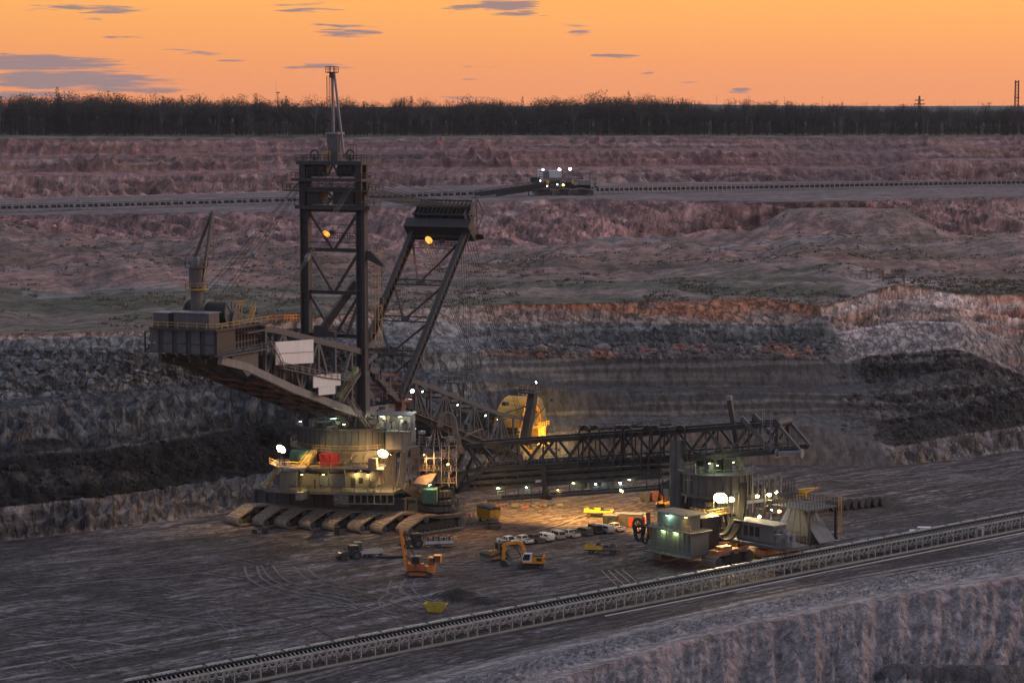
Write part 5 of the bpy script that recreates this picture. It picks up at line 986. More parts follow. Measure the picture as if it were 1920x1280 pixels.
# bucket wheel
WC = Vector((92.0, 0.6, 8.4)); WR = 6.8
BW = mat('wheel_lamplit_yellow', (.56, .30, .035), .6, 0, .35, 1.0, (.2, .11, .04), .7); BK = mat('bucket_steel', (.12, .095, .07), .6, 0, .4, 1.2, (.06, .05, .04), .7)  # yellow of the sodium lamplight is put into the wheel's paint
wh = MB()
for k in range(48):
    t0_, t1_ = 2 * math.pi * k / 48, 2 * math.pi * (k + 1) / 48
    for r0_, r1_ in ((WR - 1.6, WR),):
        for y in (-1.6, 1.6):
            pts = [(WC.x + r_ * math.cos(t), WC.y + y, WC.z + r_ * math.sin(t)) for t, r_ in ((t0_, r0_), (t0_, r1_), (t1_, r1_), (t1_, r0_))]; wh.add(pts, [(0, 1, 2, 3), (3, 2, 1, 0)])
        for r_ in (r0_, r1_):
            pts = [(WC.x + r_ * math.cos(t), WC.y + y, WC.z + r_ * math.sin(t)) for t, y in ((t0_, -1.6), (t0_, 1.6), (t1_, 1.6), (t1_, -1.6))]; wh.add(pts, [(0, 1, 2, 3), (3, 2, 1, 0)])
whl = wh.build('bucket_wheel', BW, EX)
sp = MB().tube(WC - Vector((0, 2.4, 0)), WC + Vector((0, 2.4, 0)), 1.8, 20)
for k in range(9):
    t = 2 * math.pi * k / 9; e = Vector((math.cos(t), 0, math.sin(t)))
    for y in (-1.4, 1.4): sp.bar(WC + Vector((0, y, 0)), WC + e * (WR - .8) + Vector((0, y, 0)), .6, .5, (0, 1, 0))
sp.build('wheel_spokes', BK, whl)
for k in range(18):
    t = 2 * math.pi * k / 18 + .1; e = Vector((math.cos(t), 0, math.sin(t))); f_ = Vector((-math.sin(t), 0, math.cos(t)))
    b = MB().prism([(-.9, -.3), (1.2, -.3), (1.5, 1.3), (.9, 2.1), (-.5, 1.5), (-1.0, .7)], WC + e * WR - Vector((0, 1.9, 0)), f_, e, (0, 3.8, 0))
    for y in (-1.6, -.6, .6, 1.6): b.prism([(1.3, 1.2), (1.9, 1.9), (1.0, 2.05)], WC + e * WR + Vector((0, y - .1, 0)), f_, e, (0, .2, 0))
    b.build('bucket', BK, whl)
hood = MB()
for k in range(7):
    t0_, t1_ = math.radians(92 + k * 11), math.radians(92 + (k + 1) * 11); R_ = WR + 2.5
    pts = [(WC.x - 3 + R_ * math.cos(t), WC.y + y, WC.z + .3 + R_ * math.sin(t) * .88) for t, y in ((t0_, -3.6), (t0_, 3.2), (t1_, 3.2), (t1_, -3.6))]; hood.plate(pts, .2)
    pts = [(WC.x - 3 + r_ * math.cos(t), WC.y - 3.6, WC.z + .3 + r_ * math.sin(t) * .88) for t, r_ in ((t0_, R_ - 1.5), (t0_, R_), (t1_, R_), (t1_, R_ - 1.5))]; hood.plate(pts, .2)
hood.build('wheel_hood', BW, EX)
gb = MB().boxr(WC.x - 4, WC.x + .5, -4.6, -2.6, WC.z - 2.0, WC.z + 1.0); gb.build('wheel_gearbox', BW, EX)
MB().rail([(WC.x - 5, -4.8, WC.z + 1.0), (WC.x + 2, -4.8, WC.z + 1.0)], 1.1, 1.2, .12).rail([(WC.x - 5, -4.8, WC.z - 4), (WC.x + 3, -4.8, WC.z - 4)], 1.1, 1, .14).build('gearbox_rail', YELLOW, EX)
lamp(EX, (WC.x - 7, -9.5, WC.z + 8.5), (.55, .65, -.5), (1.0, .62, .2), 14000, 'wheel_floodlight', .7, 30, 130, .6, post=(WC.x - 8, -4.5, WC.z + 3))
lamp(EX, (WC.x - 4, -10, WC.z - 4), (.5, .75, .25), (1.0, .66, .2), 8000, 'wheel_floodlight', .6, 20, 130, .6, post=(WC.x - 7, -4.5, WC.z - 3))
# ---------------- discharge side: scaffolded transfer tower, chute and turntable
SC_ = MB(); random.seed(5)
sc0 = [E_(775, 0 + 842, x=9), E_(858, 842, x=9)]
px_grid = [772, 786, 800, 814, 828, 842, 856]
D_ = [501, 506, 511]
lv = [10.0, 12.6, 15.2, 17.8]
cols = {}
for i, px in enumerate(px_grid):
    for j, dd in enumerate(D_):
        p = EF.loc(W(px, 900, dd)); cols[i, j] = p; SC_.bar((p.x, p.y, 9.0), (p.x, p.y, 17.8 + (1.2 if i % 2 else 0)), .2)
for z in lv:
    for i in range(7):
        for j in range(3):
            p = cols[i, j]
            if i < 6: q_ = cols[i + 1, j]; SC_.bar((p.x, p.y, z), (q_.x, q_.y, z), .16)
            if j < 2: q_ = cols[i, j + 1]; SC_.bar((p.x, p.y, z), (q_.x, q_.y, z), .16)
            if j == 0 and i < 6 and random.random() < .5: q_ = cols[i + 1, j]; SC_.bar((p.x, p.y, z), (q_.x, q_.y, min(z + 2.6, 18)), .12)
SC_.build('transfer_scaffold', S_DUSTY, EX)
for z in (10.0, 12.6, 15.2): slab('scaffold_deck', [Vector((cols[i, j].x, cols[i, j].y, 0)) for i, j in ((0, 0), (6, 0), (6, 2), (0, 2))], z - .15, z, S_DUSTY)
MB().rail([Vector((cols[0, 0].x, cols[0, 0].y, 12.6)), Vector((cols[6, 0].x, cols[6, 0].y, 12.6))], 1.1, .6, .09).rail([Vector((cols[0, 0].x, cols[0, 0].y, 10)), Vector((cols[6, 0].x, cols[6, 0].y, 10))], 1.1, .6, .09).build('scaffold_rail', S_DUSTY, EX)
for i in range(22): mt = MB(); p = EF.loc(W(random.uniform(776, 854), 900, random.uniform(503, 510))); z = random.choice(lv[:3]); h_ = random.uniform(.5, 2.2); mt.box((p.x, p.y, z + h_ / 2), (random.uniform(.6, 2), random.uniform(.6, 2), h_), random.uniform(0, 1)); mt.build('transfer_machine', S_DUSTY, EX)
# suspended lattice legs under the wheel boom
for px in (800, 812, 825, 838): mem(EX, 'suspension_strut', E_(818 + (px - 818) * .25, 803, y=-BY), EF.at(px, 845, 505), .22, .22, S_RUST)
def hosepath(pts, D, r, name='cable_hose', m=BLACK, n=4, gap=.28):
    """a bundle of hoses along photo points at a depth"""
    P = [EF.at(px, py, D) for px, py in pts]
    for k in range(n): MB().path([p + Vector((0, 0, 0)) + rdir * (k * gap) for p in P], r, 6).build(name, m, EX)
def bez(pts, n=14):
    from mathutils.geometry import interpolate_bezier
    out = []
    P = [Vector((x, y, 0)) for x, y in pts]
    for i in range(len(P) - 1):
        p0 = P[max(i - 1, 0)]; p1 = P[i]; p2 = P[i + 1]; p3 = P[min(i + 2, len(P) - 1)]
        for k in range(n): t = k / n; out.append((.5 * ((2 * p1) + (p2 - p0) * t + (2 * p0 - 5 * p1 + 4 * p2 - p3) * t * t + (3 * p1 - p0 - 3 * p2 + p3) * t ** 3)))
    out.append(P[-1]); return [(v.x, v.y) for v in out]
hosepath(bez([(822, 800), (826, 780), (836, 774), (846, 784), (851, 810), (858, 835), (866, 850)], 6), 503, .22, m=S_DUSTY)
hosepath(bez([(775, 838), (760, 840), (753, 852), (751, 880), (746, 912)], 6), 498, .32, m=LBEI, n=3, gap=.5)
# chute hood
MB().plate([EF.at(775, 906, 497), EF.at(804, 910, 494), EF.at(818, 888, 500), EF.at(790, 886, 504)], .25).build('chute_hood', mat('hood_brown', (.26, .17, .12), .6, 0, .25, 1, (.14, .09, .06), .5), EX)
a = EF.at(806, 914, 496); MB().box((a.x, a.y, 8.2), (3.4, 3.0, 2.8), .4).build('operator_cabin', GREEN, EX)
lamp(EX, EF.at(806, 908, 494.5), (0, -.2, -1), GREENISH, 420, 'cabin_lamp', .5, 20)
tt = EF.loc(G(822, 985, 0)); tb = EF.loc(W(822, 900, 503))
for z0_, z1_, r_ in ((3.0, 3.7, 5.4), (4.2, 5.2, 4.2), (5.6, 6.4, 4.0), (7.0, 8.4, 3.2)): ringwall('turntable', .1, r_, z0_, z1_, S_GREY, 40, c=(tb.x, tb.y), rib=24 if r_ < 4.5 else 0)
for k in range(4): t = k * math.pi / 2 + .5; mem(EX, 'turntable_leg', (tb.x + 2.6 * math.cos(t), tb.y + 2.6 * math.sin(t), .3), (tb.x + 2.2 * math.cos(t), tb.y + 2.2 * math.sin(t), 9), .5, .5, S_DARK)
MB().stairs(EF.at(815, 945, 496), EF.at(800, 915, 497), .9, rback).build('turntable_stairs', S_DUSTY, EX)
mem(EX, 'turntable_arm', EF.at(785, 950, 505), EF.at(850, 950, 500), .9, .8, S_GREY)
# floodlights on the decks, one of them added as a deck wash
lamp(EX, EF.at(527, 841, 499), (-.75, .1, -.55), WARM, 2600, 'floodlight', 2.0, 90, 165, .8, post=EF.at(523, 872, 500))
lamp(EX, EF.at(718, 850, 497), (-.75, -.15, -.55), WARM, 3000, 'floodlight', 2.1, 90, 165, .8, post=EF.at(700, 880, 500))
lamp(EX, EF.at(734, 850, 497), (.25, .75, -.6), WARM, 10000, 'floodlight', .6, 40, 150, .8)
lamp(EX, EF.at(533, 844, 498), (.2, -.85, -.5), WARM, 8000, 'floodlight', .5, 20, 150, .8)  # extra lamp added to wash the deck with amber light
lamp(EX, EF.at(523, 845, 500), (.05, 1, -.25), WARM, 15000, 'floodlight', .5, 20, 150, .8)
for (px, py, pw_) in ((566, 889, 70), (606, 889, 60), (667, 888, 130), (690, 889, 70)): lamp(EX, EF.at(px, py, 503.5), (0, -.1, -1), (1.0, .75, .25), pw_ * 2.6, 'deck_lamp', .45, 18)
lamp(EX, EF.at(840, 870, 500), (-.4, -.5, -.7), (1.0, .45, .12), 9000, 'scaffold_lamp', .5, 20, 160, .8); lamp(EX, EF.at(795, 852, 500), (.2, -.6, -.6), (1.0, .5, .15), 4000, 'scaffold_lamp', .4, 20, 160, .8)
lamp(EX, EF.at(625, 784, 500), (0, -.1, -1), GREENISH, 500, 'platform_lamp', 1.2, 8); lamp(EX, EF.at(645, 795, 500), (0, -.1, -1), (1.0, .95, .5), 60, 'platform_lamp', .5, 15); lamp(EX, EF.at(563, 790, 502), (0, -.1, -1), (1.0, .95, .6), 50, 'platform_lamp', .5, 15)
MB().tube(EF.at(612, 784, 501), EF.at(638, 784, 501), .25, 8).build('lamp_beam', S_DARK, EX)

# ---------------- ribs on plain plates and loose equipment that clutters the decks
for k in range(9): x_ = -57 + k * 1.2; MB().boxr(x_, x_ + .22, -SY + .78, -SY + 1.0, Z0 + .4, Z1 - .3).build('plate_stiffener', S_DARK, EX)
for z_ in (Z0 + 1.6, Z0 + 3.0): MB().boxr(-57.5, -47, -SY + .72, -SY + 1.0, z_, z_ + .2).build('plate_stiffener', S_GREY, EX)
for k in range(13): x_ = -43 + k * 2.3; zz_ = lin(lowc, x_).z + .9; MB().boxr(x_, x_ + .2, -5.05, -4.8, zz_, zz_ + 3.6).build('house_stiffener', S_GREY, EX)
for x_ in (-24, -22.3, -20.6, -17): zz_ = lin(lowc, x_).z + 4.6; MB().boxr(x_, x_ + 1.1, -4.9, -4.8, zz_, zz_ + .9).build('house_window', S_LIGHT, EX)
random.seed(64)
CLM = (S_DARK, S_GREY, S_DUSTY, S_LIGHT, S_DARK, LBEI)
def clutter(n, px0, px1, py0, py1, D0, D1, smin=.3, smax=1.3, posts=.35):
    for _ in range(n):
        p = EF.at(random.uniform(px0, px1), random.uniform(py0, py1), random.uniform(D0, D1)); m_ = random.choice(CLM); q_ = random.random()
        if q_ < posts: MB().bar(p - up * random.uniform(.5, 2), p + up * random.uniform(.5, 2), random.uniform(.1, .25)).build('standpipe', m_, EX)
        elif q_ < posts + .25: d_ = Vector((random.uniform(-1, 1), random.uniform(-1, 1), random.uniform(-.3, .3))) * 2.2; MB().tube(p - d_, p + d_, random.uniform(.07, .2), 6).build('pipe_run', m_, EX)
        else: MB().box(p, (random.uniform(smin, smax), random.uniform(smin, smax), random.uniform(smin, smax)), EF.ang).build('equipment_unit', m_, EX)
clutter(26, 525, 710, 868, 880, 501, 504); clutter(18, 510, 720, 906, 916, 503, 506, .3, .8); clutter(30, 572, 705, 778, 800, 502, 510, .5, 1.8); clutter(34, 765, 860, 800, 915, 500, 508, .3, 1.4, .5)
clutter(24, 690, 765, 700, 790, 506, 516, .4, 1.6, .45); clutter(16, 410, 520, 600, 640, 462, 474, .3, 1.2, .5); clutter(30, 790, 960, 745, 835, 535, 575, .4, 1.4, .4)
for (pa, pb) in (((560, 866), (590, 846)), ((655, 872), (662, 845)), ((672, 874), (690, 850)), ((640, 876), (672, 852))): mem(EX, 'deck_brace', EF.at(*pa, 502), EF.at(*pb, 503), .18, .18, S_DUSTY)

# ------------------------------------------------------------------ ground lookup for things standing on the terrain
from mathutils.kdtree import KDTree
_tp = TP[:, ::2].reshape(-1, 3); _kd = KDTree(len(_tp))
for _i, _p in enumerate(_tp.tolist()): _kd.insert((_p[0], _p[1], 0.0), _i)
_kd.balance()
def ground_z(x, y): return float(_tp[_kd.find((x, y, 0.0))[1], 2])
def drop(px, py, z=0.0):
    """the point of the ground seen at a photo pixel, starting from a first guess of its elevation"""
    p = G(px, py, z)
    for _ in range(3): p = G(px, py, ground_z(p.x, p.y))
    return p

# ------------------------------------------------------------------ connecting bridge from the excavator to the loading unit
_a, _b = W(860, 870, 508), W(1500, 850, 471)
BF = Frame((_a.x, _a.y, 0), math.atan2(_b.y - _a.y, _b.x - _a.x))
BR = thing('conveyor_bridge', 'long dark lattice truss bridge running from the excavator to the loading unit', 'bridge', BF.o, BF.ang)
YB = 2.9; bo = lambda px, py, y=-YB: BF.on(px, py, y=y)
def far(v): return Vector((v.x, -v.y, v.z))
bu = [bo(874, 836), bo(1068, 822), bo(1271, 808.5), bo(1445, 795)]; bl = [bo(908, 879), bo(1171, 867), bo(1307, 859), bo(1496, 843)]
def lx(pl, x):
    i = 0
    while i < len(pl) - 2 and pl[i + 1].x < x: i += 1
    return pl[i].lerp(pl[i + 1], (x - pl[i].x) / (pl[i + 1].x - pl[i].x))
for pl, nm in ((bu, 'upper_chord'), (bl, 'lower_chord')):
    for a, b in zip(pl, pl[1:]):
        for f in (lambda v: v, far): hmem(BR, nm, f(a), f(b), .7, .95, S_DARK)
x0, x1 = bu[0].x, bu[-1].x; npan = 15
for i in range(npan + 1):
    x = x0 + (x1 - x0) * i / npan; xn = x0 + (x1 - x0) * (i + 1) / npan
    for f in (lambda v: v, far):
        if i % 2 == 0 and x > bl[0].x: mem(BR, 'truss_post', f(lx(bu, x)), f(lx(bl, x)), .28, .28)
        if i < npan: a, b = (lx(bu, x), lx(bl, xn)) if i % 2 == 0 else (lx(bl, max(x, bl[0].x)), lx(bu, xn)); mem(BR, 'truss_diagonal', f(a), f(b), .45, .5, S_DARK)
    a = lx(bu, x); mem(BR, 'top_brace', a, far(lx(bu, min(xn, x1))), .22, .22); mem(BR, 'top_tie', a, far(a), .3, .35)
    if x > bl[0].x: a = lx(bl, x); mem(BR, 'floor_beam', a, far(a), .4, .5)
# tapered left end reaching under the excavator
apx, knee = bo(856, 921), bo(850, 888)
for f in (lambda v: v, far):
    mem(BR, 'end_strut', f(bu[0]), f(knee), .6, .6); mem(BR, 'end_strut', f(knee), f(apx), .5, .5); mem(BR, 'end_strut', f(apx), f(bl[0]), .7, .8); mem(BR, 'end_strut', f(bu[0]), f(bo(897, 876)), .4, .4); mem(BR, 'end_strut', f(apx), f(bo(884, 872)), .3, .3)
    mem(BR, 'end_strut', f(knee), f(bl[0]), .5, .5)
mem(BR, 'end_beam', apx, far(apx), .8, .9); mem(BR, 'end_beam', knee, far(knee), .5, .6)
for pa, pb in (((815, 912), (852, 890)), ((800, 925), (850, 905))): mem(BR, 'link_arm', bo(*pa), bo(*pb), .8, .9)
# belt, idlers and walkways inside
a, b = bl[0] + Vector((0, YB, .9)), bl[-1] + Vector((-2, YB, .9)); MB().bar(a, b, 2.4, .25).build('belt', BLACK, BR)
wk_ = MB().rail([bl[0] + Vector((0, .6, .3)), bl[-1] + Vector((0, .6, .3))], 1.1, 1.8, .09).build('walkway_rail', S_LIGHT, BR); MB().bar(bl[0] + Vector((0, .9, .3)), bl[-1] + Vector((0, .9, .3)), .9, .1).build('walkway', S_GREY, BR)
MB().rail([far(bl[0]) + Vector((0, -.6, .3)), far(bl[-1]) + Vector((0, -.6, .3))], 1.1, 1.8, .09).build('walkway_rail', S_LIGHT, BR)
for i in range(40): p = a.lerp(b, (i + .5) / 40); MB().tube(p + Vector((0, -1.3, -.2)), p + Vector((0, 1.3, -.2)), .12, 6).build('idler_roller', S_GREY, BR)
# lower gallery slung beneath
for (pa, pb, w_, h_, m_) in (((862, 906), (1240, 880), .5, .6, S_DARK), ((880, 893), (1240, 872), .4, .4, S_DARK), ((868, 918), (1240, 893), .5, .7, S_DARK), ((915, 938), (1240, 916), .5, .5, S_DARK)):
    for f in (lambda v: v, far): mem(BR, 'gallery_beam', f(bo(*pa)), f(bo(*pb)), w_, h_, m_)
for k in range(15):
    px = 900 + k * 24; t = (px - 862) / 378.
    for f in (lambda v: v, far): mem(BR, 'gallery_hanger', f(bo(px, 874 - t * 9)), f(bo(px, 914 - t * 24)), .22, .22)
    if k > 1: mem(BR, 'gallery_hanger', bo(px, 912 - t * 24), bo(px, 938 - (px - 915) * .068), .16, .16)
    p = bo(px, 912 - t * 24); mem(BR, 'gallery_tie', p, far(p), .25, .3)
MB().bar(bo(880, 901) + Vector((0, YB, 0)), bo(1240, 877) + Vector((0, YB, 0)), 2.2, .3).build('return_belt', BLACK, BR)
for pa, pb in (((868, 914), (1240, 889)), ((916, 936), (1240, 914)), ((880, 890), (1240, 868))): MB().rail([bo(*pa), bo(*pb)], 1.1, 1.5, .08).build('gallery_rail', S_GREY, BR)
MB().bar(bo(918, 940) + Vector((0, YB, 0)), bo(1240, 917) + Vector((0, YB, 0)), 2 * YB, .12).build('gallery_floor', S_DARK, BR)
cgm = MB().boxr(0, .01, 0, .01, 0, .01)
for px in (1090, 1116, 1140): p = bo(px, 908, -1.0); MB().box(p, (2.0, 1.6, 1.6)).build('gallery_machine', S_GREY, BR)
# hanging service cage near the left
c0, c1 = bo(933, 921), bo(1012, 916); cg = MB()
for t in np.linspace(0, 1, 6): p = c0.lerp(c1, t); cg.bar(p, p - Vector((0, 0, 2.4)), .12)
for z in (0, -.8, -1.6, -2.4): cg.bar(c0 + Vector((0, 0, z)), c1 + Vector((0, 0, z)), .1)
cg.build('service_cage', S_GREY, BR); MB().plate([bo(1004, 896), bo(1015, 895), bo(1015, 903), bo(1004, 904)], .1).build('notice_board', WHITE, BR)
mem(BR, 'service_post', bo(1022, 872), bo(1022, 932), 1.0, .9, S_DARK); MB().prism([(-1.2, 0), (1.2, 0), (.5, 2), (-.5, 2)], bo(1022, 936), (1, 0, 0), (0, 0, 1), (0, 1, 0)).build('post_foot', S_DARK, BR)
# festoon arches and cable drums over the right half
for px in (1092, 1112, 1158, 1172, 1210, 1225, 1272):
    P = bez([(px - 8, 880), (px - 7, 830), (px - 5, 806), (px + 4, 798), (px + 12, 808), (px + 13, 838), (px + 16, 862)], 5)
    for k in range(3): MB().path([bo(x, y, -YB - .5 - .3 * k) for x, y in P], .2, 5).build('cable_loop', BLACK, BR)
    MB().box(bo(px + 3, 800, -YB), (1.5, 1.4, .8)).build('loop_saddle', S_GREY, BR)
a, b = bo(1088, 806, 0), bo(1260, 795, 0); mem(BR, 'upper_gantry', a, b, .5, .4); MB().rail([a + Vector((0, -1, 0)), b + Vector((0, -1, 0))], 1.0, 2, .1).build('gantry_rail', S_DARK, BR)
for pa, pb in (((1100, 808), (1120, 797)), ((1180, 800), (1206, 792)), ((1240, 793), (1262, 806))): mem(BR, 'gantry_brace', bo(*pa), bo(*pb), .2, .2)
# right-hand end frame with counterweighted tail pulley
for f in (lambda v: v, far):
    mem(BR, 'end_frame', f(bo(1391, 783)), f(bo(1448, 846)), .8, .9, S_GREY); mem(BR, 'end_frame', f(bo(1459, 796)), f(bo(1498, 842)), .6, .6, S_GREY); mem(BR, 'end_frame', f(bo(1457, 800)), f(bo(1457, 846)), .6, .6); mem(BR, 'end_frame', f(bo(1391, 783)), f(bo(1391, 800)), .5, .5); mem(BR, 'end_frame', f(bo(1459, 797)), f(bo(1440, 830)), .3, .3)
p = bo(1457, 795); MB().wheel((p.x, 0, p.z), (0, 1, 0), .8, 2 * YB + 1, 18).build('tail_pulley', S_DARK, BR)
p = bo(1442, 805); 
tw = MB()
for dx in (-.8, .8):
    for dy in (-.5, .5): tw.bar((p.x + dx, p.y + dy, p.z - 4), (p.x + dx - .5, p.y + dy, p.z + 3.4), .14)
for k in range(7): tw.bar((p.x - 1, p.y - .5, p.z - 3 + k), (p.x + .8, p.y - .5, p.z - 3 + k), .12)
tw.build('ladder_cage', S_LIGHT, BR)
a, b = bo(1457, 848, -YB - 1.2), bo(1502, 847, -YB - 1.2); MB().tube(bo(1460, 850, -YB - .6), bo(1500, 849, -YB - .6), .55, 14).build('end_roller', S_LIGHT, BR)
for px in (1457, 1503): MB().wheel(bo(px, 849.5, -YB - .6), (1, 0, 0), .95, .35, 8).build('roller_cap', S_LIGHT, BR)
MB().rail([bo(1458, 843), bo(1485, 841)], 1.2, .6, .08).build('end_rail', S_LIGHT, BR)
mem(BR, 'mast', bo(1391, 884, 0), bo(1368, 750, 0), .9, .9, S_DARK); MB().box(bo(1367.5, 746, 0), (1.0, .9, 1.0)).build('mast_head', S_LIGHT, BR)
# lamps along the gallery
for (px, py, cl, pw, em, sz) in ((934, 915, (.95, 1, .4), 260, 40, .6), (987, 913, GREENISH, 160, 18, .4), (1117, 907, COOL, 160, 25, .4), (1163, 905, GREENISH, 260, 40, .55), (1046, 918, (1, .6, .2), 200, 12, .4), (1075, 905, (.9, 1, .5), 160, 8, .5), (1180, 899, (.9, 1, .5), 160, 14, .5)):
    lamp(BR, bo(px, py, -YB - .3), (.1, -.4, -.9), cl, pw, 'gallery_lamp', sz, em)
lamp(BR, bo(1165, 920, -YB - .3), (-.2, -.8, -.5), (1.0, .68, .22), 900, 'floodlight', .7, 60, 165, .8)
for px, py, pw in ((940, 836, 70000), (1050, 828, 100000), (1160, 820, 80000)): lamp(BR, bo(px, py, YB + .6), (.05, .80, -.58), (1.0, .55, .14), pw, 'floodlight', .5, 10, 110, .9)

# ------------------------------------------------------------------ loading unit standing over the bench belt
LFr = Frame((41.2, 481, 0), math.radians(41.8))
LU = thing('loading_unit', 'grey crawler loading unit with lit machine houses and hopper above the bench belt', 'mining machine', LFr.o, LFr.ang)
lo = lambda px, py, D: LFr.at(px, py, D); lg = lambda px, py, z=0.0: LFr.loc(G(px, py, z))
S_MID = mat('steel_mid', (.095, .10, .112), .55, 0, .35, .7, (.055, .048, .043), .7, streak=True)
GH = mat('house_grey_green', (.085, .098, .095), .55, 0, .2, .8, (.09, .09, .08), .6, streak=True)
LC = [(1.2, 1.3, 1.2), (5.0, 2.7, .6), (9.5, 1.4, 1.25)]
cp_ = make_crawler(LU, LC, 3.6)
cr_pos = [(1328, 1066, 0), (1415, 1047, 0), (1228, 1052, 0), (1360, 1028, 0), (1300, 1040, 0)]
for i, (px, py, a_) in enumerate(cr_pos):
    c = cp_ if i == 0 else copy_tree(cp_, LU); c.location = lg(px, py); c.rotation_euler = (0, 0, math.radians(a_))
OT = mat('track_frame_lamplit', (.42, .15, .05), .6, 0, .3, 1, (.15, .06, .03), .5)  # orange lamplight on the crawler put into the bogie colour
for (px, py) in ((1418, 1043), (1330, 1045)): p = lg(px, py, 2.2); MB().box((p.x + 4, p.y, 2.9), (6, 2.6, 1.0)).box((p.x + 4, p.y, 3.6), (3, 1.8, .8)).build('bogie', OT, LU)
# houses run across the belt; faces look towards lower left
def vhouse(pxl, pyl, pxr, pyr, z, h, dep, m, name, roof=None):
    L_, R_ = lg(pxl, pyl, z), lg(pxr, pyr, z); x = (L_.x + R_.x) / 2; o = MB().boxr(x, x + dep, R_.y, L_.y, z, z + h).build(name, m, LU)
    if roof is not None: MB().boxr(x - .5, x + dep + .4, R_.y - .6, L_.y + .3, z + h, z + h + .18).build('roof', roof, o)
    return x, R_.y, L_.y, o
x, ya, yb, hs = vhouse(1219, 1030, 1296, 1044, 2.6, 4.6, 5.0, GH, 'lower_house', S_DUSTY)
for k in range(9): y = ya + (yb - ya) * (k + .5) / 9; MB().boxr(x - .07, x, y - .05, y + .05, 2.7, 7.0).build('wall_rib', GH, hs)
MB().boxr(x - 1.6, x, ya - 1, yb + .5, 2.45, 2.6).build('house_walkway', S_GREY, LU); MB().rail([(x - 1.55, ya - 1, 2.6), (x - 1.55, yb + .5, 2.6)], 1.1, 1.2, .08).build('house_walkway_rail', S_LIGHT, LU)
MB().boxr(x - 1.4, x + 5, ya - 1, yb + .5, 7.2, 7.35).build('house_deck', S_GREY, LU); MB().rail([(x - 1.35, ya - .9, 7.35), (x - 1.35, yb + .4, 7.35)], 1.1, 1.2, .08).build('house_deck_rail', S_LIGHT, LU)
x2, y2a, y2b, hs2 = x, ya + 1.6, ya + 9.2, None
hs2 = MB().boxr(x + .2, x + 4.2, y2a, y2b, 7.35, 10.4).build('upper_house', GH, LU); MB().boxr(x - .8, x + 4.8, y2a - 1.6, y2b + .3, 10.4, 10.6).build('roof', LBEI, hs2)
MB().boxr(x + .1, x + .2, y2a + .2, y2a + 1.2, 7.4, 9.6).build('door', LBEI, hs2)
MB().boxr(x + 5.2, x + 10, ya + 2, yb - 3, 2.6, 9.2).build('rear_house', S_DARK, LU)
for (y, z, cl, pw) in ((y2b - 3.2, 10.0, GREENISH, 260), (yb - 3.5, 7.0, (.8, 1, .45), 200), (ya + 4.0, 7.0, (.85, 1, .4), 260), (ya + 1, 10.2, (1, .7, .2), 200)): lamp(LU, (x - .35, y, z), (-.15, 0, -1), cl, pw, 'wall_lamp', .55, 14)
MB().rail([(x + .1, y2a - 1.5, 7.35), (x + .1, y2a, 7.35)], 1.1, .6, .1).build('landing_rail', YEL, LU)
MB().stairs(lo(1300, 985, 470), lo(1342, 958, 472), .9, (0, 1, 0)).build('house_stairs', S_LIGHT, LU); 
g0 = lo(1322, 962, 471); MB().boxr(g0.x - 1.5, g0.x + 4.5, g0.y - 2.4, g0.y + 2.4, g0.z - .15, g0.z).rail([(g0.x - 1.5, g0.y + 2.4, g0.z), (g0.x - 1.5, g0.y - 2.4, g0.z), (g0.x + 4.5, g0.y - 2.4, g0.z)], 1.1, 1, .1).build('stair_landing', YEL, LU)
MB().stairs((x - .5, yb + 1.5, .2), (x - .5, yb - 3.0, 2.5), .9, (1, 0, 0)).build('entry_stairs', S_LIGHT, LU)
# bearing tower under the bridge: drum, ring walkway, upper machinery
tc = lo(1342, 940, 481); tcx, tcy = tc.x, tc.y
ringwall('tower_drum', .1, 5.6, 3.2, 11.0, S_GREY, 40, LU, 16, (tcx, tcy)); ringwall('tower_ring', .1, 7.6, 11.0, 11.6, S_GREY, 48, LU, 0, (tcx, tcy)); ringwall('tower_wall', 6.6, 7.2, 11.6, 15.4, S_GREY, 48, LU, 26, (tcx, tcy), .22); ringwall('tower_floor', .1, 7.6, 15.4, 15.7, S_GREY, 48, LU, 0, (tcx, tcy))
MB().rail([(tcx + 7.6 * math.cos(t), tcy + 7.6 * math.sin(t), 15.7) for t in np.linspace(0, 6.28, 26, endpoint=False)], 1.1, 2, .08, True).build('tower_rail', S_LIGHT, LU)
random.seed(9)
for i in range(14): t = random.uniform(0, 6.28); r = random.uniform(0, 5.5); h_ = random.uniform(1.0, 4.2); MB().box((tcx + r * math.cos(t), tcy + r * math.sin(t), 15.7 + h_ / 2), (random.uniform(.8, 2.4), random.uniform(.8, 2.2), h_), t).build('tower_machine', S_GREY, LU)
for (px, py) in ((1345, 872), (1375, 866), (1330, 868)): lamp(LU, lo(px, py, 474), (0, -.3, -.9), (.85, 1, .45), 300, 'tower_lamp', .4, 8)
for (px, r_) in ((1273, 1.1), (1262, .7)): p = lo(px, 900, 480); MB().tube((p.x, p.y, 6), (p.x, p.y, 22), r_, 14).build('tower_pipe', S_GREY, LU)
a, b = lo(1240, 918, 484), lo(1275, 903, 482); MB().tube(a, b, 1.3, 16).build('tank', S_GREY, LU)
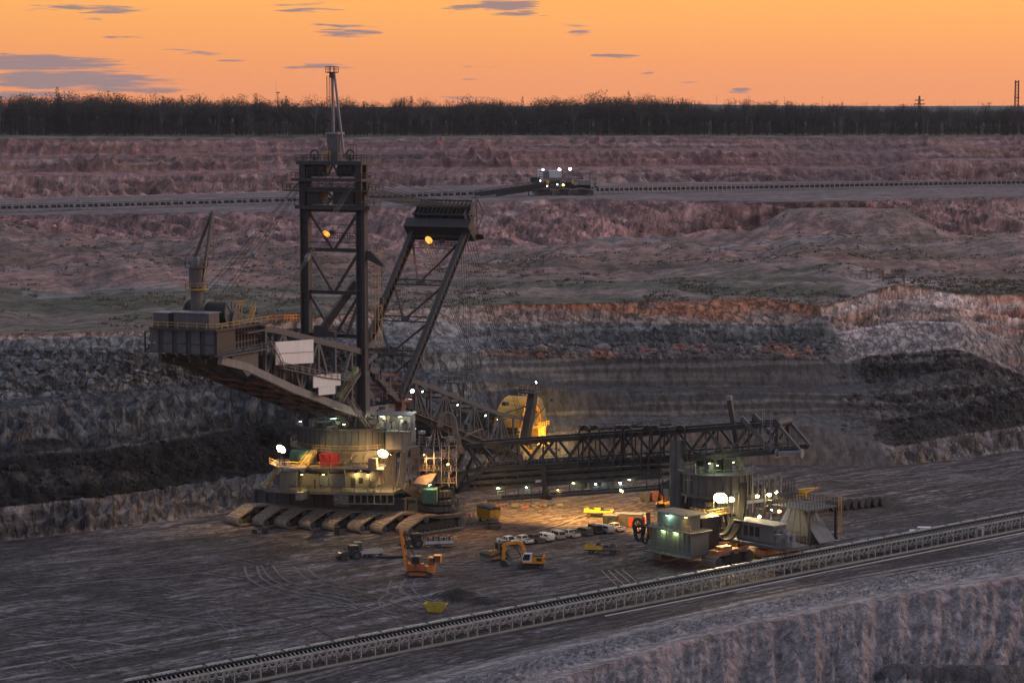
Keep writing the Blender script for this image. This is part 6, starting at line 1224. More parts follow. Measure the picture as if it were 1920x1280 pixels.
# hose bundles sagging in front of the tower
def hose(pts, D, r, n=5, gap=(.0, -.32, .05), m=BLACK, name='hose'):
    P = [lo(px, py, D) for px, py in bez(pts, 8)]
    for k in range(n): MB().path([p + Vector(gap) * k for p in P], r, 6).build(name, m, LU)
hose([(1388, 905), (1386, 950), (1377, 985), (1362, 1008), (1345, 1012), (1330, 1000), (1318, 992), (1300, 990)], 466, .26, 6)
hose([(1380, 925), (1375, 965), (1360, 995), (1345, 1003), (1332, 996)], 467, .24, 4); hose([(1318, 992), (1326, 1010), (1324, 1032)], 466.5, .3, 4)
for k in range(7): hose([(1300 + k * 11, 960), (1302 + k * 12, 985), (1306 + k * 9, 1010)], 471 + k * .3, .16, 2)
MB().boxr(tcx - 7, tcx + 10, tcy - 6.5, tcy + 6.5, 2.2, 3.2).build('main_frame', S_GREY, LU)
# cabin with windows to the right of the hoses
cp0 = lo(1383, 1003, 466); o_ = MB().box((cp0.x + 1.5, cp0.y - 4.8, 6.4), (3.6, 9.6, 3.4)).build('operator_house', S_MID, LU); MB().box((cp0.x + 1.5, cp0.y - 4.8, 8.2), (4.4, 10.6, .25)).build('roof', S_LIGHT, o_)
for k in range(3): MB().boxr(cp0.x - .36, cp0.x - .29, cp0.y - 3.0 - k * 1.5, cp0.y - 1.9 - k * 1.5, 5.6, 7.5).build('window', GLASS, o_)
MB().box((cp0.x + 1.2, cp0.y - 7.0, 4.3), (6.5, 15, .6)).build('cabin_deck', S_GREY, LU)
MB().rail([(cp0.x - 1.5, cp0.y - 10, 4.6), (cp0.x - 1.5, cp0.y - 14.5, 4.6)], 2.2, .7, .12).rail([(cp0.x + 1, cp0.y - 10, 4.6), (cp0.x + 1, cp0.y - 15, 4.6)], 3.2, .9, .12).build('service_frame', S_LIGHT, LU)
for i in range(9): MB().box((cp0.x + random.uniform(-1, 2), cp0.y - random.uniform(9.6, 15), random.uniform(5, 7.6)), (random.uniform(.5, 1.6), random.uniform(.5, 1.4), random.uniform(.4, 1.2))).build('service_unit', S_LIGHT, LU)
# hopper over the belt: sloping plates, frame and railing
hc = lo(1502, 1000, 478); hx, hy = hc.x, hc.y
mbh = MB(); zt_, zb_ = 8.6, 3.4
def ring4(cx, cy, wx, wy, z): return [(cx - wx, cy - wy, z), (cx + wx, cy - wy, z), (cx + wx, cy + wy, z), (cx - wx, cy + wy, z)]
T4, B4 = ring4(hx, hy, 1.6, 2.0, zt_), ring4(hx, hy, 2.6, 4.6, zb_)
for i in range(4): j = (i + 1) % 4; MB().plate([B4[i], B4[j], T4[j], T4[i]], .2).build('hopper_plate', S_MID, LU)
for i in range(4):
    for t in (.25, .5, .75): j = (i + 1) % 4; MB().bar(Vector(B4[i]).lerp(Vector(B4[j]), t), Vector(T4[i]).lerp(Vector(T4[j]), t), .22, .3).build('hopper_rib', S_GREY, LU)
MB().boxr(hx - 4, hx + 5, hy - 5.5, hy + 4.5, zt_ + .3, zt_ + .5).build('hopper_deck', S_GREY, LU)
MB().rail([(hx - 4, hy + 4.5, zt_ + .5), (hx - 4, hy - 5.5, zt_ + .5), (hx + 5, hy - 5.5, zt_ + .5), (hx + 5, hy + 4.5, zt_ + .5)], 1.4, .8, .1, True).build('hopper_rail', S_DARK, LU)
for dx, dy in ((-3.6, -5.2), (4.4, -5.2), (4.4, 4)): MB().bar((hx + dx, hy + dy, 2.4), (hx + dx, hy + dy, zt_ + .3), .4).build('hopper_leg', S_DARK, LU)
MB().plate([(hx - 2.2, hy - 3.0, 6.4), (hx + 2.6, hy - 3.0, 6.4), (hx + 2.8, hy - 6.6, 2.4), (hx - 2.0, hy - 6.6, 2.4)], .2).build('chute_plate', S_MID, LU)
MB().boxr(hx - 4.5, hx + 5, hy - 5.4, hy + 5, 2.3, 2.9).build('hopper_beam', S_DARK, LU); MB().rail([(hx - 4.5, hy + 5, 2.9), (hx - 4.5, hy - 5.4, 2.9)], 1.1, .8, .1).build('hopper_lower_rail', S_LIGHT, LU)
for dy in (-3, 2.5): p = Vector((hx - 3.5, hy + dy, 1.7)); MB().prism([(-1.8, .9), (1.8, .9), (1.2, -.7), (-1.2, -.7)], p, (0, 1, 0), (0, 0, 1), (2.2, 0, 0)).build('feed_tray', S_GREY, LU)
MB().tube((hx - 5.5, hy - 4.5, 1.5), (hx + 3, hy - 5.5, 1.9), .55, 12).tube((hx - 5.5, hy - 3.2, 1.1), (hx + 3, hy - 4.2, 1.5), .35, 10).build('drive_shaft', S_LIGHT, LU)
lt = MB(); p = Vector((hx + 5.2, hy - 5.6, 0))
for dx in (-.4, .4): lt.bar((p.x + dx, p.y, 2.5), (p.x + dx, p.y, 11), .12)
for k in range(17): lt.bar((p.x - .4, p.y, 2.7 + k * .5), (p.x + .4, p.y, 2.7 + k * .5), .08)
lt.build('access_ladder', YEL, LU)
# upper gantry with lamps and the yellow jib
ga, gb_ = lo(1386, 940, 484), lo(1492, 922, 492)
mem(LU, 'gantry_beam', ga, gb_, 1.8, .5, S_GREY); mem(LU, 'gantry_beam', lo(1386, 943, 480), lo(1452, 934, 484), .5, .6, S_LIGHT); MB().rail([ga + Vector((0, 0, .2)), gb_ + Vector((0, 0, .2))], 1.5, 1.0, .1).build('gantry_rail', S_GREY, LU)
for px, t in ((1398, .1), (1418, .35), (1437, .6)): mem(LU, 'gantry_leg', ga.lerp(gb_, t), lo(px + 8, 975, 480), .3, .3, S_DARK); mem(LU, 'gantry_leg', ga.lerp(gb_, t), lo(px - 8, 972, 482), .22, .22, S_DARK)
mem(LU, 'gantry_post', lo(1452, 938, 486), lo(1452, 965, 484), .9, .9, S_GREY)
MB().bar(lo(1385, 905, 482), lo(1432, 898, 488), 1.6, .4).build('gantry_roof', S_GREY, LU); mem(LU, 'jib_post', lo(1441, 921, 486), lo(1449, 900, 487), .9, .7, S_GREY)
for k in range(5): p = lo(1392 + k * 9, 925 - k * 2, 483); MB().box(p, (1.0, .9, random.uniform(1.2, 2.6))).build('gantry_machine', (RED, S_GREY, GREEN, S_LIGHT, S_GREY)[k], LU)
fx = MB(); f0_ = lo(1462, 918, 490)
for k in range(6):
    p = lo(1462 + k * 5.5, 917 - k * .8, 490); fx.bar(p - Vector((0, 0, 2.2)), p + Vector((0, 0, 1.6)), .1)
for dz in (-2, -.6, .6, 1.6): fx.bar(lo(1462, 917, 490) + Vector((0, 0, dz)), lo(1489, 913, 490) + Vector((0, 0, dz)), .1)
for k in range(5): fx.bar(lo(1462 + k * 5.5, 917, 490) + Vector((0, 0, -2)), lo(1467 + k * 5.5, 916, 490) + Vector((0, 0, .6)), .08)
fx.build('platform_lattice', S_DARK, LU)
wa, wb = lo(1458, 946, 489), lo(1512, 935, 494); mem(LU, 'jib_walkway', wa, wb, 1.2, .3, S_DARK); MB().rail([wa, wb], 1.2, .9, .1).build('jib_walkway_rail', YEL, LU)
j0, j1, j2 = lo(1511, 938, 494), lo(1506, 921, 494), lo(1528, 915, 496)
MB().bar(j0, lo(1511, 920, 494), .55).build('jib_column', YELLOW, LU); MB().plate([lo(1497, 928, 494), lo(1510, 928, 494), lo(1516, 921, 494), lo(1526, 917, 495), lo(1528, 914, 495), lo(1515, 915, 494), lo(1498, 917, 494)], 1.2).build('jib_arm', YELLOW, LU)
mem(LU, 'jib_tip', j2, lo(1534, 914, 497), .3, .3, ORANGE)
lamp(LU, lo(1351, 933, 470), (-.62, -.5, -.6), (1.0, .72, .30), 15000, 'floodlight', 2.6, 110, 165, .8, post=lo(1351, 960, 472))
lamp(LU, lo(1370, 936, 471), (-.5, -.6, -.6), (1.0, .74, .34), 4000, 'floodlight', 1.3, 70, 160, .8)
for (px, py, cl, pw, sz, em) in ((1393, 932, (1, .85, .45), 700, .8, 60), (1420, 930, (1, .75, .3), 500, .7, 50), (1442, 927, (1, .78, .35), 700, .8, 60), (1455, 922, (1, .8, .3), 400, .7, 40), (1446, 957, COOL, 500, .6, 45), (1461, 958, SODIUM, 400, .7, 40), (1424, 968, (1, .85, .5), 600, .6, 50), (1488, 961, SODIUM, 300, .4, 20), (1362, 1021, (1, .3, .05), 500, .4, 12), (1398, 1012, (1, .35, .08), 900, .3, 6)):
    lamp(LU, lo(px, py, 474 if px < 1440 else 480), (-.5, -.6, -.6), cl, pw, 'gantry_lamp', sz, em)
# cable reel at the left
rl = lo(1196, 985, 474)
o_ = MB()
for k in range(20): t0_, t1_ = k * math.pi / 10, (k + 1) * math.pi / 10; o_.bar(rl + Vector((0, 1.35 * math.cos(t0_), 1.35 * math.sin(t0_))), rl + Vector((0, 1.35 * math.cos(t1_), 1.35 * math.sin(t1_))), .5, .25, (1, 0, 0))
for k in range(6): t = k * math.pi / 3; o_.bar(rl, rl + Vector((0, 1.35 * math.cos(t), 1.35 * math.sin(t))), .12)
o_.build('cable_reel', S_DARK, LU); mem(LU, 'reel_arm', rl, lo(1222, 985, 474), .5, .6, S_DARK); mem(LU, 'reel_arm', lo(1215, 960, 474), lo(1218, 1010, 474), .6, .6, S_RUST)
hose([(1188, 985), (1190, 1005), (1196, 1014), (1203, 1004), (1206, 985)], 474, .14, 3); hose([(1203, 985), (1204, 1012), (1211, 1018), (1214, 1000)], 474, .14, 2)

random.seed(91)
def lclutter(n, px0, px1, py0, py1, D0, D1, smin=.3, smax=1.2):
    for _ in range(n):
        p = lo(random.uniform(px0, px1), random.uniform(py0, py1), random.uniform(D0, D1)); m_ = random.choice(CLM); q_ = random.random()
        if q_ < .4: MB().bar(p - up * random.uniform(.5, 1.6), p + up * random.uniform(.5, 1.6), random.uniform(.08, .22)).build('standpipe', m_, LU)
        elif q_ < .65: d_ = Vector((random.uniform(-1, 1), random.uniform(-1, 1), random.uniform(-.3, .3))) * 1.8; MB().tube(p - d_, p + d_, random.uniform(.07, .18), 6).build('pipe_run', m_, LU)
        else: MB().box(p, (random.uniform(smin, smax), random.uniform(smin, smax), random.uniform(smin, smax))).build('equipment_unit', m_, LU)
lclutter(34, 1300, 1390, 935, 1000, 470, 476); lclutter(36, 1385, 1460, 905, 965, 476, 486); lclutter(24, 1270, 1400, 870, 905, 474, 482, .4, 1.6); lclutter(30, 1440, 1540, 1000, 1035, 470, 482); lclutter(20, 1225, 1310, 1035, 1055, 468, 474, .3, .9); lclutter(18, 1235, 1300, 905, 960, 480, 486, .5, 1.6)
for k in range(16): p = lo(1300 + k * 11, 900, 478); MB().bar((p.x, p.y, 11.6), (p.x, p.y, 15.2), .3, .3).build('tower_post', S_LIGHT, LU)

# ------------------------------------------------------------------ bench belt conveyor in the foreground
CA, CB = G(250, 1318.8), G(2000, 974.2)
CVANG = math.atan2(CB.y - CA.y, CB.x - CA.x); CVF = Frame(CA, CVANG); CVL = (CB - CA).length
CV = thing('bench_conveyor', 'long grey belt conveyor on legs with looped cables crossing the foreground', 'conveyor', CA, CVANG)
CS = mat('conveyor_galvanised', (.27, .285, .29), .5, 0, .25, 1.2, (.10, .095, .09), .6)
SECL = 5.0; nsec = int(CVL / SECL); CW_ = 2.9
def sec_parts(par):
    o = MB()
    for y in (0, CW_): o.bar((0, y, 2.45), (SECL, y, 2.45), .16, .3)
    o.bar((0, 0, 1.55), (SECL, 0, 1.55), .12, .14)
    for k in range(6): x = .4 + k * .84; o.bar((x, -.1, 2.35), (x, CW_ + .1, 2.35), .12, .12); o.bar((x, 0, 2.6), (x, .55, 2.95), .14, .14); o.bar((x, CW_, 2.6), (x, CW_ - .55, 2.95), .14, .14)
    me = {'stringer_frame': o.mesh('stringer_frame')}
    c = MB().bar((.35, CW_ + .15, 2.95), (SECL - .35, CW_ + .15, 2.95), .55, .22); me['edge_cover'] = c.mesh('edge_cover')
    l = MB().bar((0, 0, .05), (0, 0, 2.4), .2, .2).box((0, 0, .05), (.5, .5, .12)); l.bar((0, 0, 1.9), (.5, 0, 2.4), .1); l.bar((0, 0, 1.9), (-.5, 0, 2.4), .1); me['leg'] = l.mesh('leg')
    t = MB().bar((0, 0, 1.2), (0, CW_, 1.2), .14, .14).bar((0, 0, .4), (0, CW_, 2.2), .1); me['cross_tie'] = t.mesh('cross_tie')
    for nm, (len_, sag) in {'cable_short': (2.05, .55), 'cable_long': (2.95, .7)}.items():
        q = MB()
        for dz, sg in ((2.25, sag), (2.05, sag * 1.25)):
            h_ = len_ / 2
            for s_ in (0, 1): q.path([(h_ * s_ + h_ * i / 6, -.16, dz - sg * 4 * (i / 6) * (1 - i / 6)) for i in range(7)], .06, 4)
        me[nm] = q.mesh(nm)
    for k, m_ in me.items(): m_.materials.append(CS if not k.startswith('cable') else mat('cable_grey', (.30, .31, .33), .6))
    return me
sm = sec_parts(CV)
for i in range(nsec):
    s = link('stringer_frame', sm['stringer_frame'], CV, (i * SECL, 0, 0)); link('edge_cover', sm['edge_cover'], s)
    for x in (1.4, 3.45): link('leg', sm['leg'], s, (x, 0, 0)); link('leg', sm['leg'], s, (x, CW_, 0)); link('cross_tie', sm['cross_tie'], s, (x, 0, 0))
    link('cable_loop', sm['cable_short'], s, (1.4, 0, 0)); link('cable_loop', sm['cable_long'], s, (3.45, 0, 0))
b = MB(); prof = [(.35, 2.85), (.8, 2.55), (CW_ - .8, 2.55), (CW_ - .35, 2.85)]
vs = [(0, y, z) for y, z in prof] + [(nsec * SECL, y, z) for y, z in prof]; b.add(vs, [(k, k + 1, k + 5, k + 4) for k in range(3)] + [(k + 4, k + 5, k + 1, k) for k in range(3)]); b.build('carrying_belt', BLACK, CV)
MB().boxr(0, nsec * SECL, .7, CW_ - .7, 1.30, 1.34).build('return_belt', BLACK, CV)
tag(MB().tube(CVF.loc(CA) + Vector((0, -2.0, .35)), Vector((CVL, -2.0, .35)), .34, 12).build('water_pipe', mat('pipe_grey', (.10, .10, .105), .55, 0, .25, .8, (.06, .05, .05), .5), None), 'thick grey pipe lying along the foot of the bench conveyor', 'pipe')
o = bpy.data.objects['water_pipe']; o.location = CA; o.rotation_euler = (0, 0, CVANG)
o = tag(MB().tube(Vector((95, -3.6, .14)), Vector((CVL, -3.6, .14)), .15, 8).build('hose_line', mat('pipe_pale', (.3, .29, .29), .6), None), 'thin pale pipe on the road beside the thick pipe', 'pipe'); o.location = CA; o.rotation_euler = (0, 0, CVANG)
# drive cabinet beside the belt and the pickup parked behind it come with the small things
def small_box(name, label, cat, px0, px1, py, h, dep, m, z=0, rz=None, roof=None, group=None, ang=None):
    a, b_ = G(px0, py, z), G(px1, py, z); w_ = (b_ - a).length; p = (a + b_) / 2; T = thing(name, label, cat, (p.x, p.y, ground_z(p.x, p.y) if z else 0), ang if ang is not None else 0, group)
    MB().boxr(-w_ / 2, w_ / 2, 0, dep, .12, h).build('cabinet', m, T); MB().boxr(-w_ / 2 - .1, w_ / 2 + .1, -.1, dep + .1, h, h + .12).build('roof', roof or m, T); MB().boxr(-.45, .45, -.04, 0, .2, h * .85).build('door', S_GREY, T)
    MB().boxr(-w_ / 2 + .1, w_ / 2 - .1, .1, dep - .1, 0, .12).build('plinth', S_DARK, T); return T
small_box('switch_cabinet', 'pale grey switch cabinet standing in front of the bench conveyor', 'cabinet', 1827, 1846, 1007, 2.0, 1.6, mat('cabinet_pale', (.36, .38, .38), .5, 0, .1), ang=.3)
# ------------------------------------------------------------------ far belt conveyor on the upper bench
def far_conveyor(label, pts, z_guess):
    P = [drop(px, py, zg) for (px, py), zg in zip(pts, z_guess)]; T = thing('far_conveyor', label, 'conveyor', P[0], 0, 'belt conveyors on the upper bench'); o0 = P[0]
    for a, b in zip(P, P[1:]):
        L_ = (b - a).length; n = max(1, int(L_ / 5.2)); ang = math.atan2(b.y - a.y, b.x - a.x)
        for i in range(n):
            p = a.lerp(b, i / n); s = link('belt_section', FSEC, T, p - o0 + Vector((0, 0, .1)), ang)
    return T
f_ = MB(); SL = 5.0
f_.bar((0, 0, 2.6), (SL, 0, 2.6), 2.6, .35); f_.bar((0, -1.4, 1.2), (SL, -1.4, 1.2), .2, .3); f_.boxr(.3, SL - .6, -1.2, 1.2, .9, 2.1)
FSEC = f_.mesh('belt_section'); FSEC.materials.append(mat('far_belt_dark', (.035, .033, .036), .7)); 
g_ = MB()
for x in (0, 2.5): g_.bar((x, -1.6, 0), (x, -1.6, 3.0), .4, .5)
g_.bar((0, -1.65, 2.5), (SL, -1.65, 2.5), .12, .25)
FPOST = g_.mesh('belt_post'); FPOST.materials.append(mat('far_belt_post', (.24, .22, .23), .7))
c1 = far_conveyor('dark belt conveyor on the upper bench left of the far drive station', [(-70, 398), (300, 389), (560, 381), (760, 374), (950, 367)], [44, 45, 46, 48, 50])
c2 = far_conveyor('dark belt conveyor on the upper bench right of the far drive station', [(1120, 363), (1400, 358), (1700, 352), (1990, 347)], [51, 50.5, 50.5, 50.8])
for T in (c1, c2):
    for s in list(T.children): link('belt_post', FPOST, s)
p = drop(148, 391, 45); T = thing('relay_box', 'small pale box in the far belt line at left', 'cabinet', p, .1); MB().boxr(-.9, .9, -2.6, -.6, .2, 3.4).build('cabinet', mat('cabinet_far', (.35, .33, .34), .6), T); MB().boxr(-1, 1, -2.7, -.5, 3.4, 3.6).build('roof', S_GREY, T)

# ------------------------------------------------------------------ vehicles and equipment on the pit floor
def wheelset(T, xs_, track, r, w, name='wheel', hub=S_GREY):
    """tyres with hubs, one part per wheel"""
    for x in xs_:
        for s in (-1, 1):
            t = MB().wheel((x, s * track / 2, r), (0, 1, 0), r, w, 18).build(name, BLACK, T); MB().wheel((x, s * (track / 2 + w * .35), r), (0, 1, 0), r * .55, w * .4, 12).build('rim', hub, t)
PAINTS = dict(white=mat('car_white', (.62, .62, .63), .3, 0, .06, .8, (.30, .27, .25), .5), silver=mat('car_silver', (.34, .35, .36), .3, .2, .08, .8, (.2, .18, .17), .4), dark=mat('car_dark', (.035, .04, .042), .3, 0, .1, .8, (.1, .09, .085), .5), green=mat('car_green', (.05, .075, .065), .3, 0, .1, .8, (.12, .11, .10), .5), greyw=mat('car_greywhite', (.45, .44, .44), .35, 0, .08, .8, (.26, .22, .2), .6))
TAIL = mat('tail_light', (.35, .02, .02), .3); HEADL = mat('head_light', (.7, .7, .68), .15); CHROME = mat('bumper_grey', (.12, .12, .125), .4)
def prof_body(pts, w, tum=0.0, zt=1.0):
    """side outline extruded across the width, leaning in above the waist"""
    mb = MB(); n = len(pts); top = max(p[1] for p in pts)
    def yy(z): return w / 2 - max(0, (z - zt)) * tum
    vs = [(x, -yy(z), z) for x, z in pts] + [(x, yy(z), z) for x, z in pts]
    mb.add(vs, [tuple(range(n)), tuple(range(n, 2 * n))[::-1]] + [(i, n + i, n + (i + 1) % n, (i + 1) % n) for i in range(n)]); return mb
def car(label, px, py, yaw, paint, kind, name='parked_pickup', cat='pickup', group='cars parked in a row on the pit floor'):
    p = G(px, py); T = thing(name, label, cat, p, yaw, group); m = PAINTS[paint]
    # x forward, wheelbase 3.1 m
    if kind in ('pickup', 'canopy'):
        prof_body([(-2.65, .45), (2.6, .42), (2.68, .75), (2.6, .98), (1.35, 1.1), (-2.65, 1.08)], 1.82).build('body', m, T)
        prof_body([(-.75, 1.08), (1.35, 1.1), (.62, 1.72), (-.62, 1.76)], 1.78, .28, 1.1).build('cab', m, T)
        for s in (-1, 1):
            for (a, b) in ((-.62, .1), (.18, .98)): MB().prism([(a, 1.14), (b, 1.14), (min(b, .55), 1.62), (max(a, -.56) if a > -.6 else -.52, 1.64)], (0, s * 1.206, 0), (1, 0, 0), (0, -s * .28, 1), (0, s * .02, 0)).build('side_window', GLASS, T)
        MB().plate([(1.30, -.74, 1.13), (1.30, .74, 1.13), (.70, .66, 1.68), (.70, -.66, 1.68)], .03).build('windscreen', GLASS, T); MB().plate([(-.76, -.7, 1.16), (-.76, .7, 1.16), (-.68, .64, 1.66), (-.68, -.64, 1.66)], .03).build('rear_window', GLASS, T)
        if kind == 'pickup': MB().boxr(-2.55, -.9, -.76, .76, 1.082, 1.088).build('load_bed', BLACK, T)
        else:
            prof_body([(-2.62, 1.09), (-.8, 1.09), (-.8, 1.76), (-2.5, 1.72)], 1.76, .12, 1.1).build('canopy', m, T)
            for s in (-1, 1): MB().boxr(-2.3, -1.0, s * .85 - .02, s * .85 + .02, 1.25, 1.6).build('canopy_window', GLASS, T)
    else:
        h = 1.78 if kind == 'suv' else 1.95
        prof_body([(-2.3, .45), (2.25, .42), (2.33, .75), (2.25, 1.02), (1.2, 1.12), (-2.3, 1.12)], 1.82).build('body', m, T)
        prof_body([(-2.28, 1.12), (1.2, 1.12), (.6 if kind == 'suv' else .95, h - .04), (-2.1, h)], 1.78, .2, 1.1).build('cab', m, T)
        for s in (-1, 1):
            for (a, b) in ((-2.1, -1.1), (-1.0, -.1), (0, .85)): MB().prism([(a, 1.18), (b, 1.18), (min(b, .6), h - .15), (a + .05, h - .15)], (0, s * 1.12, 0), (1, 0, 0), (0, -s * .2, 1), (0, s * .02, 0)).build('side_window', GLASS, T)
        MB().plate([(1.16, -.74, 1.16), (1.16, .74, 1.16), (.66 if kind == 'suv' else .98, .68, h - .1), (.66 if kind == 'suv' else .98, -.68, h - .1)], .03).build('windscreen', GLASS, T); MB().plate([(-2.31, -.66, 1.2), (-2.31, .66, 1.2), (-2.19, .6, h - .15), (-2.19, -.6, h - .15)], .03).build('rear_window', GLASS, T)
    xr = -2.66 if kind in ('pickup', 'canopy') else -2.31; xf = 2.64 if kind in ('pickup', 'canopy') else 2.3
    for s in (-1, 1): MB().box((xr, s * .78, .88), (.04, .18, .3)).build('tail_light', TAIL, T); MB().box((xf, s * .68, .82), (.06, .34, .18)).build('headlight', HEADL, T)
    MB().boxr(xr - .1, xr + .02, -.85, .85, .42, .62).build('rear_bumper', CHROME, T); MB().boxr(xf - .02, xf + .12, -.86, .86, .4, .64).build('front_bumper', CHROME, T); MB().boxr(xf - .01, xf + .05, -.45, .45, .66, .92).build('grille', BLACK, T)
    wheelset(T, (-1.6 if kind in ('pickup', 'canopy') else -1.4, 1.55), 1.62, .40, .27)
    return T
D2 = math.radians
car('white pickup parked nearest the bulldozer, nose towards the belt', 953, 1020, D2(-50), 'white', 'pickup')
car('white pickup second in the row, just behind the orange digger arm', 980, 1018, D2(128), 'white', 'pickup')
car('dark pickup between the white pickup and the white canopy pickup', 1002, 1016, D2(122), 'dark', 'pickup')
car('white pickup with a windowed canopy over its bed', 1020, 1013, D2(126), 'white', 'canopy')
car('boxy grey off-roader with dark windows in the car row', 1044, 1010, D2(118), 'silver', 'jeep', 'parked_offroader', 'car')
car('dusty pale pickup in the middle of the car row', 1067, 1007, D2(132), 'greyw', 'pickup')
car('dark green estate car in the car row', 1093, 1003, D2(130), 'green', 'suv', 'parked_offroader', 'car')
car('black off-roader half hidden behind a white pickup', 1113, 999, D2(118), 'dark', 'jeep', 'parked_offroader', 'car')
car('pale pickup with canopy second from the container end of the row', 1131, 998, D2(130), 'greyw', 'canopy')
car('white pickup at the container end of the car row', 1152, 995, D2(132), 'white', 'pickup')
car('lone white car showing its roof behind the bench conveyor', 1726, 1003, D2(170), 'white', 'suv', 'parked_car', 'car', None)
def tractor(label, px, py, yaw, m, spare=False):
    p = G(px, py); T = thing('tractor', label, 'tractor', p, yaw, 'tractors with trailers')
    prof_body([(-.4, .75), (2.2, .7), (2.35, .95), (2.3, 1.5), (2.0, 1.68), (.3, 1.8), (-.4, 1.8)], .95).build('bonnet', m, T)
    prof_body([(-1.5, 1.2), (.25, 1.2), (.3, 1.75), (.1, 2.75), (-1.35, 2.78), (-1.55, 1.8)], 1.6, .1, 1.9).build('cab', GLASS, T); MB().boxr(-1.5, .3, -.82, .82, 2.76, 2.92).build('roof', m, T)
    for x, y in ((-1.45, .78), (-1.45, -.78), (.22, .78), (.22, -.78)): MB().bar((x, y, 1.2), (x, y * .95, 2.78), .1).build('cab_pillar', BLACK, T)
    for s in (-1, 1):
        t = MB().wheel((-.85, s * .95, .92), (0, 1, 0), .92, .55, 22).build('rear_wheel', BLACK, T); MB().wheel((-.85, s * 1.2, .92), (0, 1, 0), .5, .12, 14).build('rim', S_GREY, t)
        t = MB().wheel((1.75, s * .85, .65), (0, 1, 0), .65, .42, 20).build('front_wheel', BLACK, T); MB().wheel((1.75, s * 1.05, .65), (0, 1, 0), .34, .1, 12).build('rim', S_GREY, t)
        o = MB()
        for k in range(6): t0_, t1_ = math.pi * (.1 + k * .14), math.pi * (.1 + (k + 1) * .14); o.bar((-.85 + 1.05 * math.cos(t0_), s * .95, .92 + 1.05 * math.sin(t0_)), (-.85 + 1.05 * math.cos(t1_), s * .95, .92 + 1.05 * math.sin(t1_)), .6, .06)
        o.build('mudguard', m, T)
    MB().boxr(2.35, 2.9, -.5, .5, .55, 1.05).build('front_weight', BLACK, T); MB().tube((1.2, .3, 1.7), (1.2, .3, 2.7), .07, 8).build('exhaust', S_GREY, T)
    if spare: MB().wheel((-.6, -.88, 2.3), (0, 1, 0), .3, .06, 16).build('warning_plate', ORANGE, T)
    return T
tractor('dark blue-green tractor facing away from its white drop-side trailer', 657, 1049, D2(205), mat('tractor_dark', (.035, .06, .065), .35, 0, .15, 1, (.1, .09, .08), .4), True)
tractor('dark tractor standing behind the orange pipelayer boom', 774, 1026, D2(200), mat('tractor_dark2', (.03, .035, .04), .4, 0, .15, 1, (.1, .09, .08), .4))
def trailer(label, px, py, yaw, L_, W_, side, zf=.85, hs_=.6, frontbox=None, load=None, name='trailer', cat='trailer', axles=(0.,), tall=None, group=None, wr=.42):
    p = G(px, py); T = thing(name, label, cat, p, yaw, group)
    MB().boxr(-L_ / 2, L_ / 2, -W_ / 2, W_ / 2, zf - .16, zf).build('load_floor', S_DARK, T); MB().boxr(-L_ / 2 - .2, L_ / 2 + 1.2, -.12, .12, zf - .32, zf - .17).build('drawbar', S_DARK, T)
    if hs_:
        for s in (-1, 1):
            for (a, b) in ((-L_ / 2, -.03), (.03, L_ / 2)): MB().boxr(a, b, s * W_ / 2 - .04, s * W_ / 2 + .04, zf + .005, zf + hs_).build('side_board', side, T)
        MB().boxr(-L_ / 2 - .05, -L_ / 2 + .03, -W_ / 2 + .05, W_ / 2 - .05, zf + .005, zf + hs_).build('tail_board', side, T)
    if frontbox: MB().boxr(L_ / 2 - frontbox[0], L_ / 2, -W_ / 2 + .08, W_ / 2 - .08, zf + .01, zf + frontbox[1]).build('front_box', frontbox[2], T)
    wheelset(T, axles, W_ - .25, wr, .28); return T
trailer('low trailer with white drop sides and a dark box behind the tractor', 690, 1044, D2(195), 5.6, 2.1, PAINTS['greyw'], frontbox=(1.5, 2.3, mat('box_dark_green', (.07, .09, .085), .5, 0, .2)), axles=(-.6, .4))
t = trailer('pale drop-side trailer loaded with gas bottles behind the dark tractor', 822, 1025, D2(192), 5.8, 2.3, PAINTS['greyw'], axles=(.2,), wr=.5)
random.seed(4)
for k in range(9): x = -2.3 + k * .55; MB().tube((x, random.uniform(-.5, .3), .86), (x, random.uniform(-.5, .3), 2.0), .2, 10).build('gas_bottle', S_LIGHT if k % 2 else S_DARK, t)
rk = MB()
for x in (-2.8, -1.4, 0, 1.4, 2.8): rk.bar((x, 1.1, .85), (x, 1.1, 2.9), .07).bar((x, -1.1, .85), (x, -1.1, 2.9), .05)
for z in (1.7, 2.3, 2.9): rk.bar((-2.8, 1.1, z), (2.8, 1.1, z), .06)
rk.build('stake_rack', S_GREY, t)
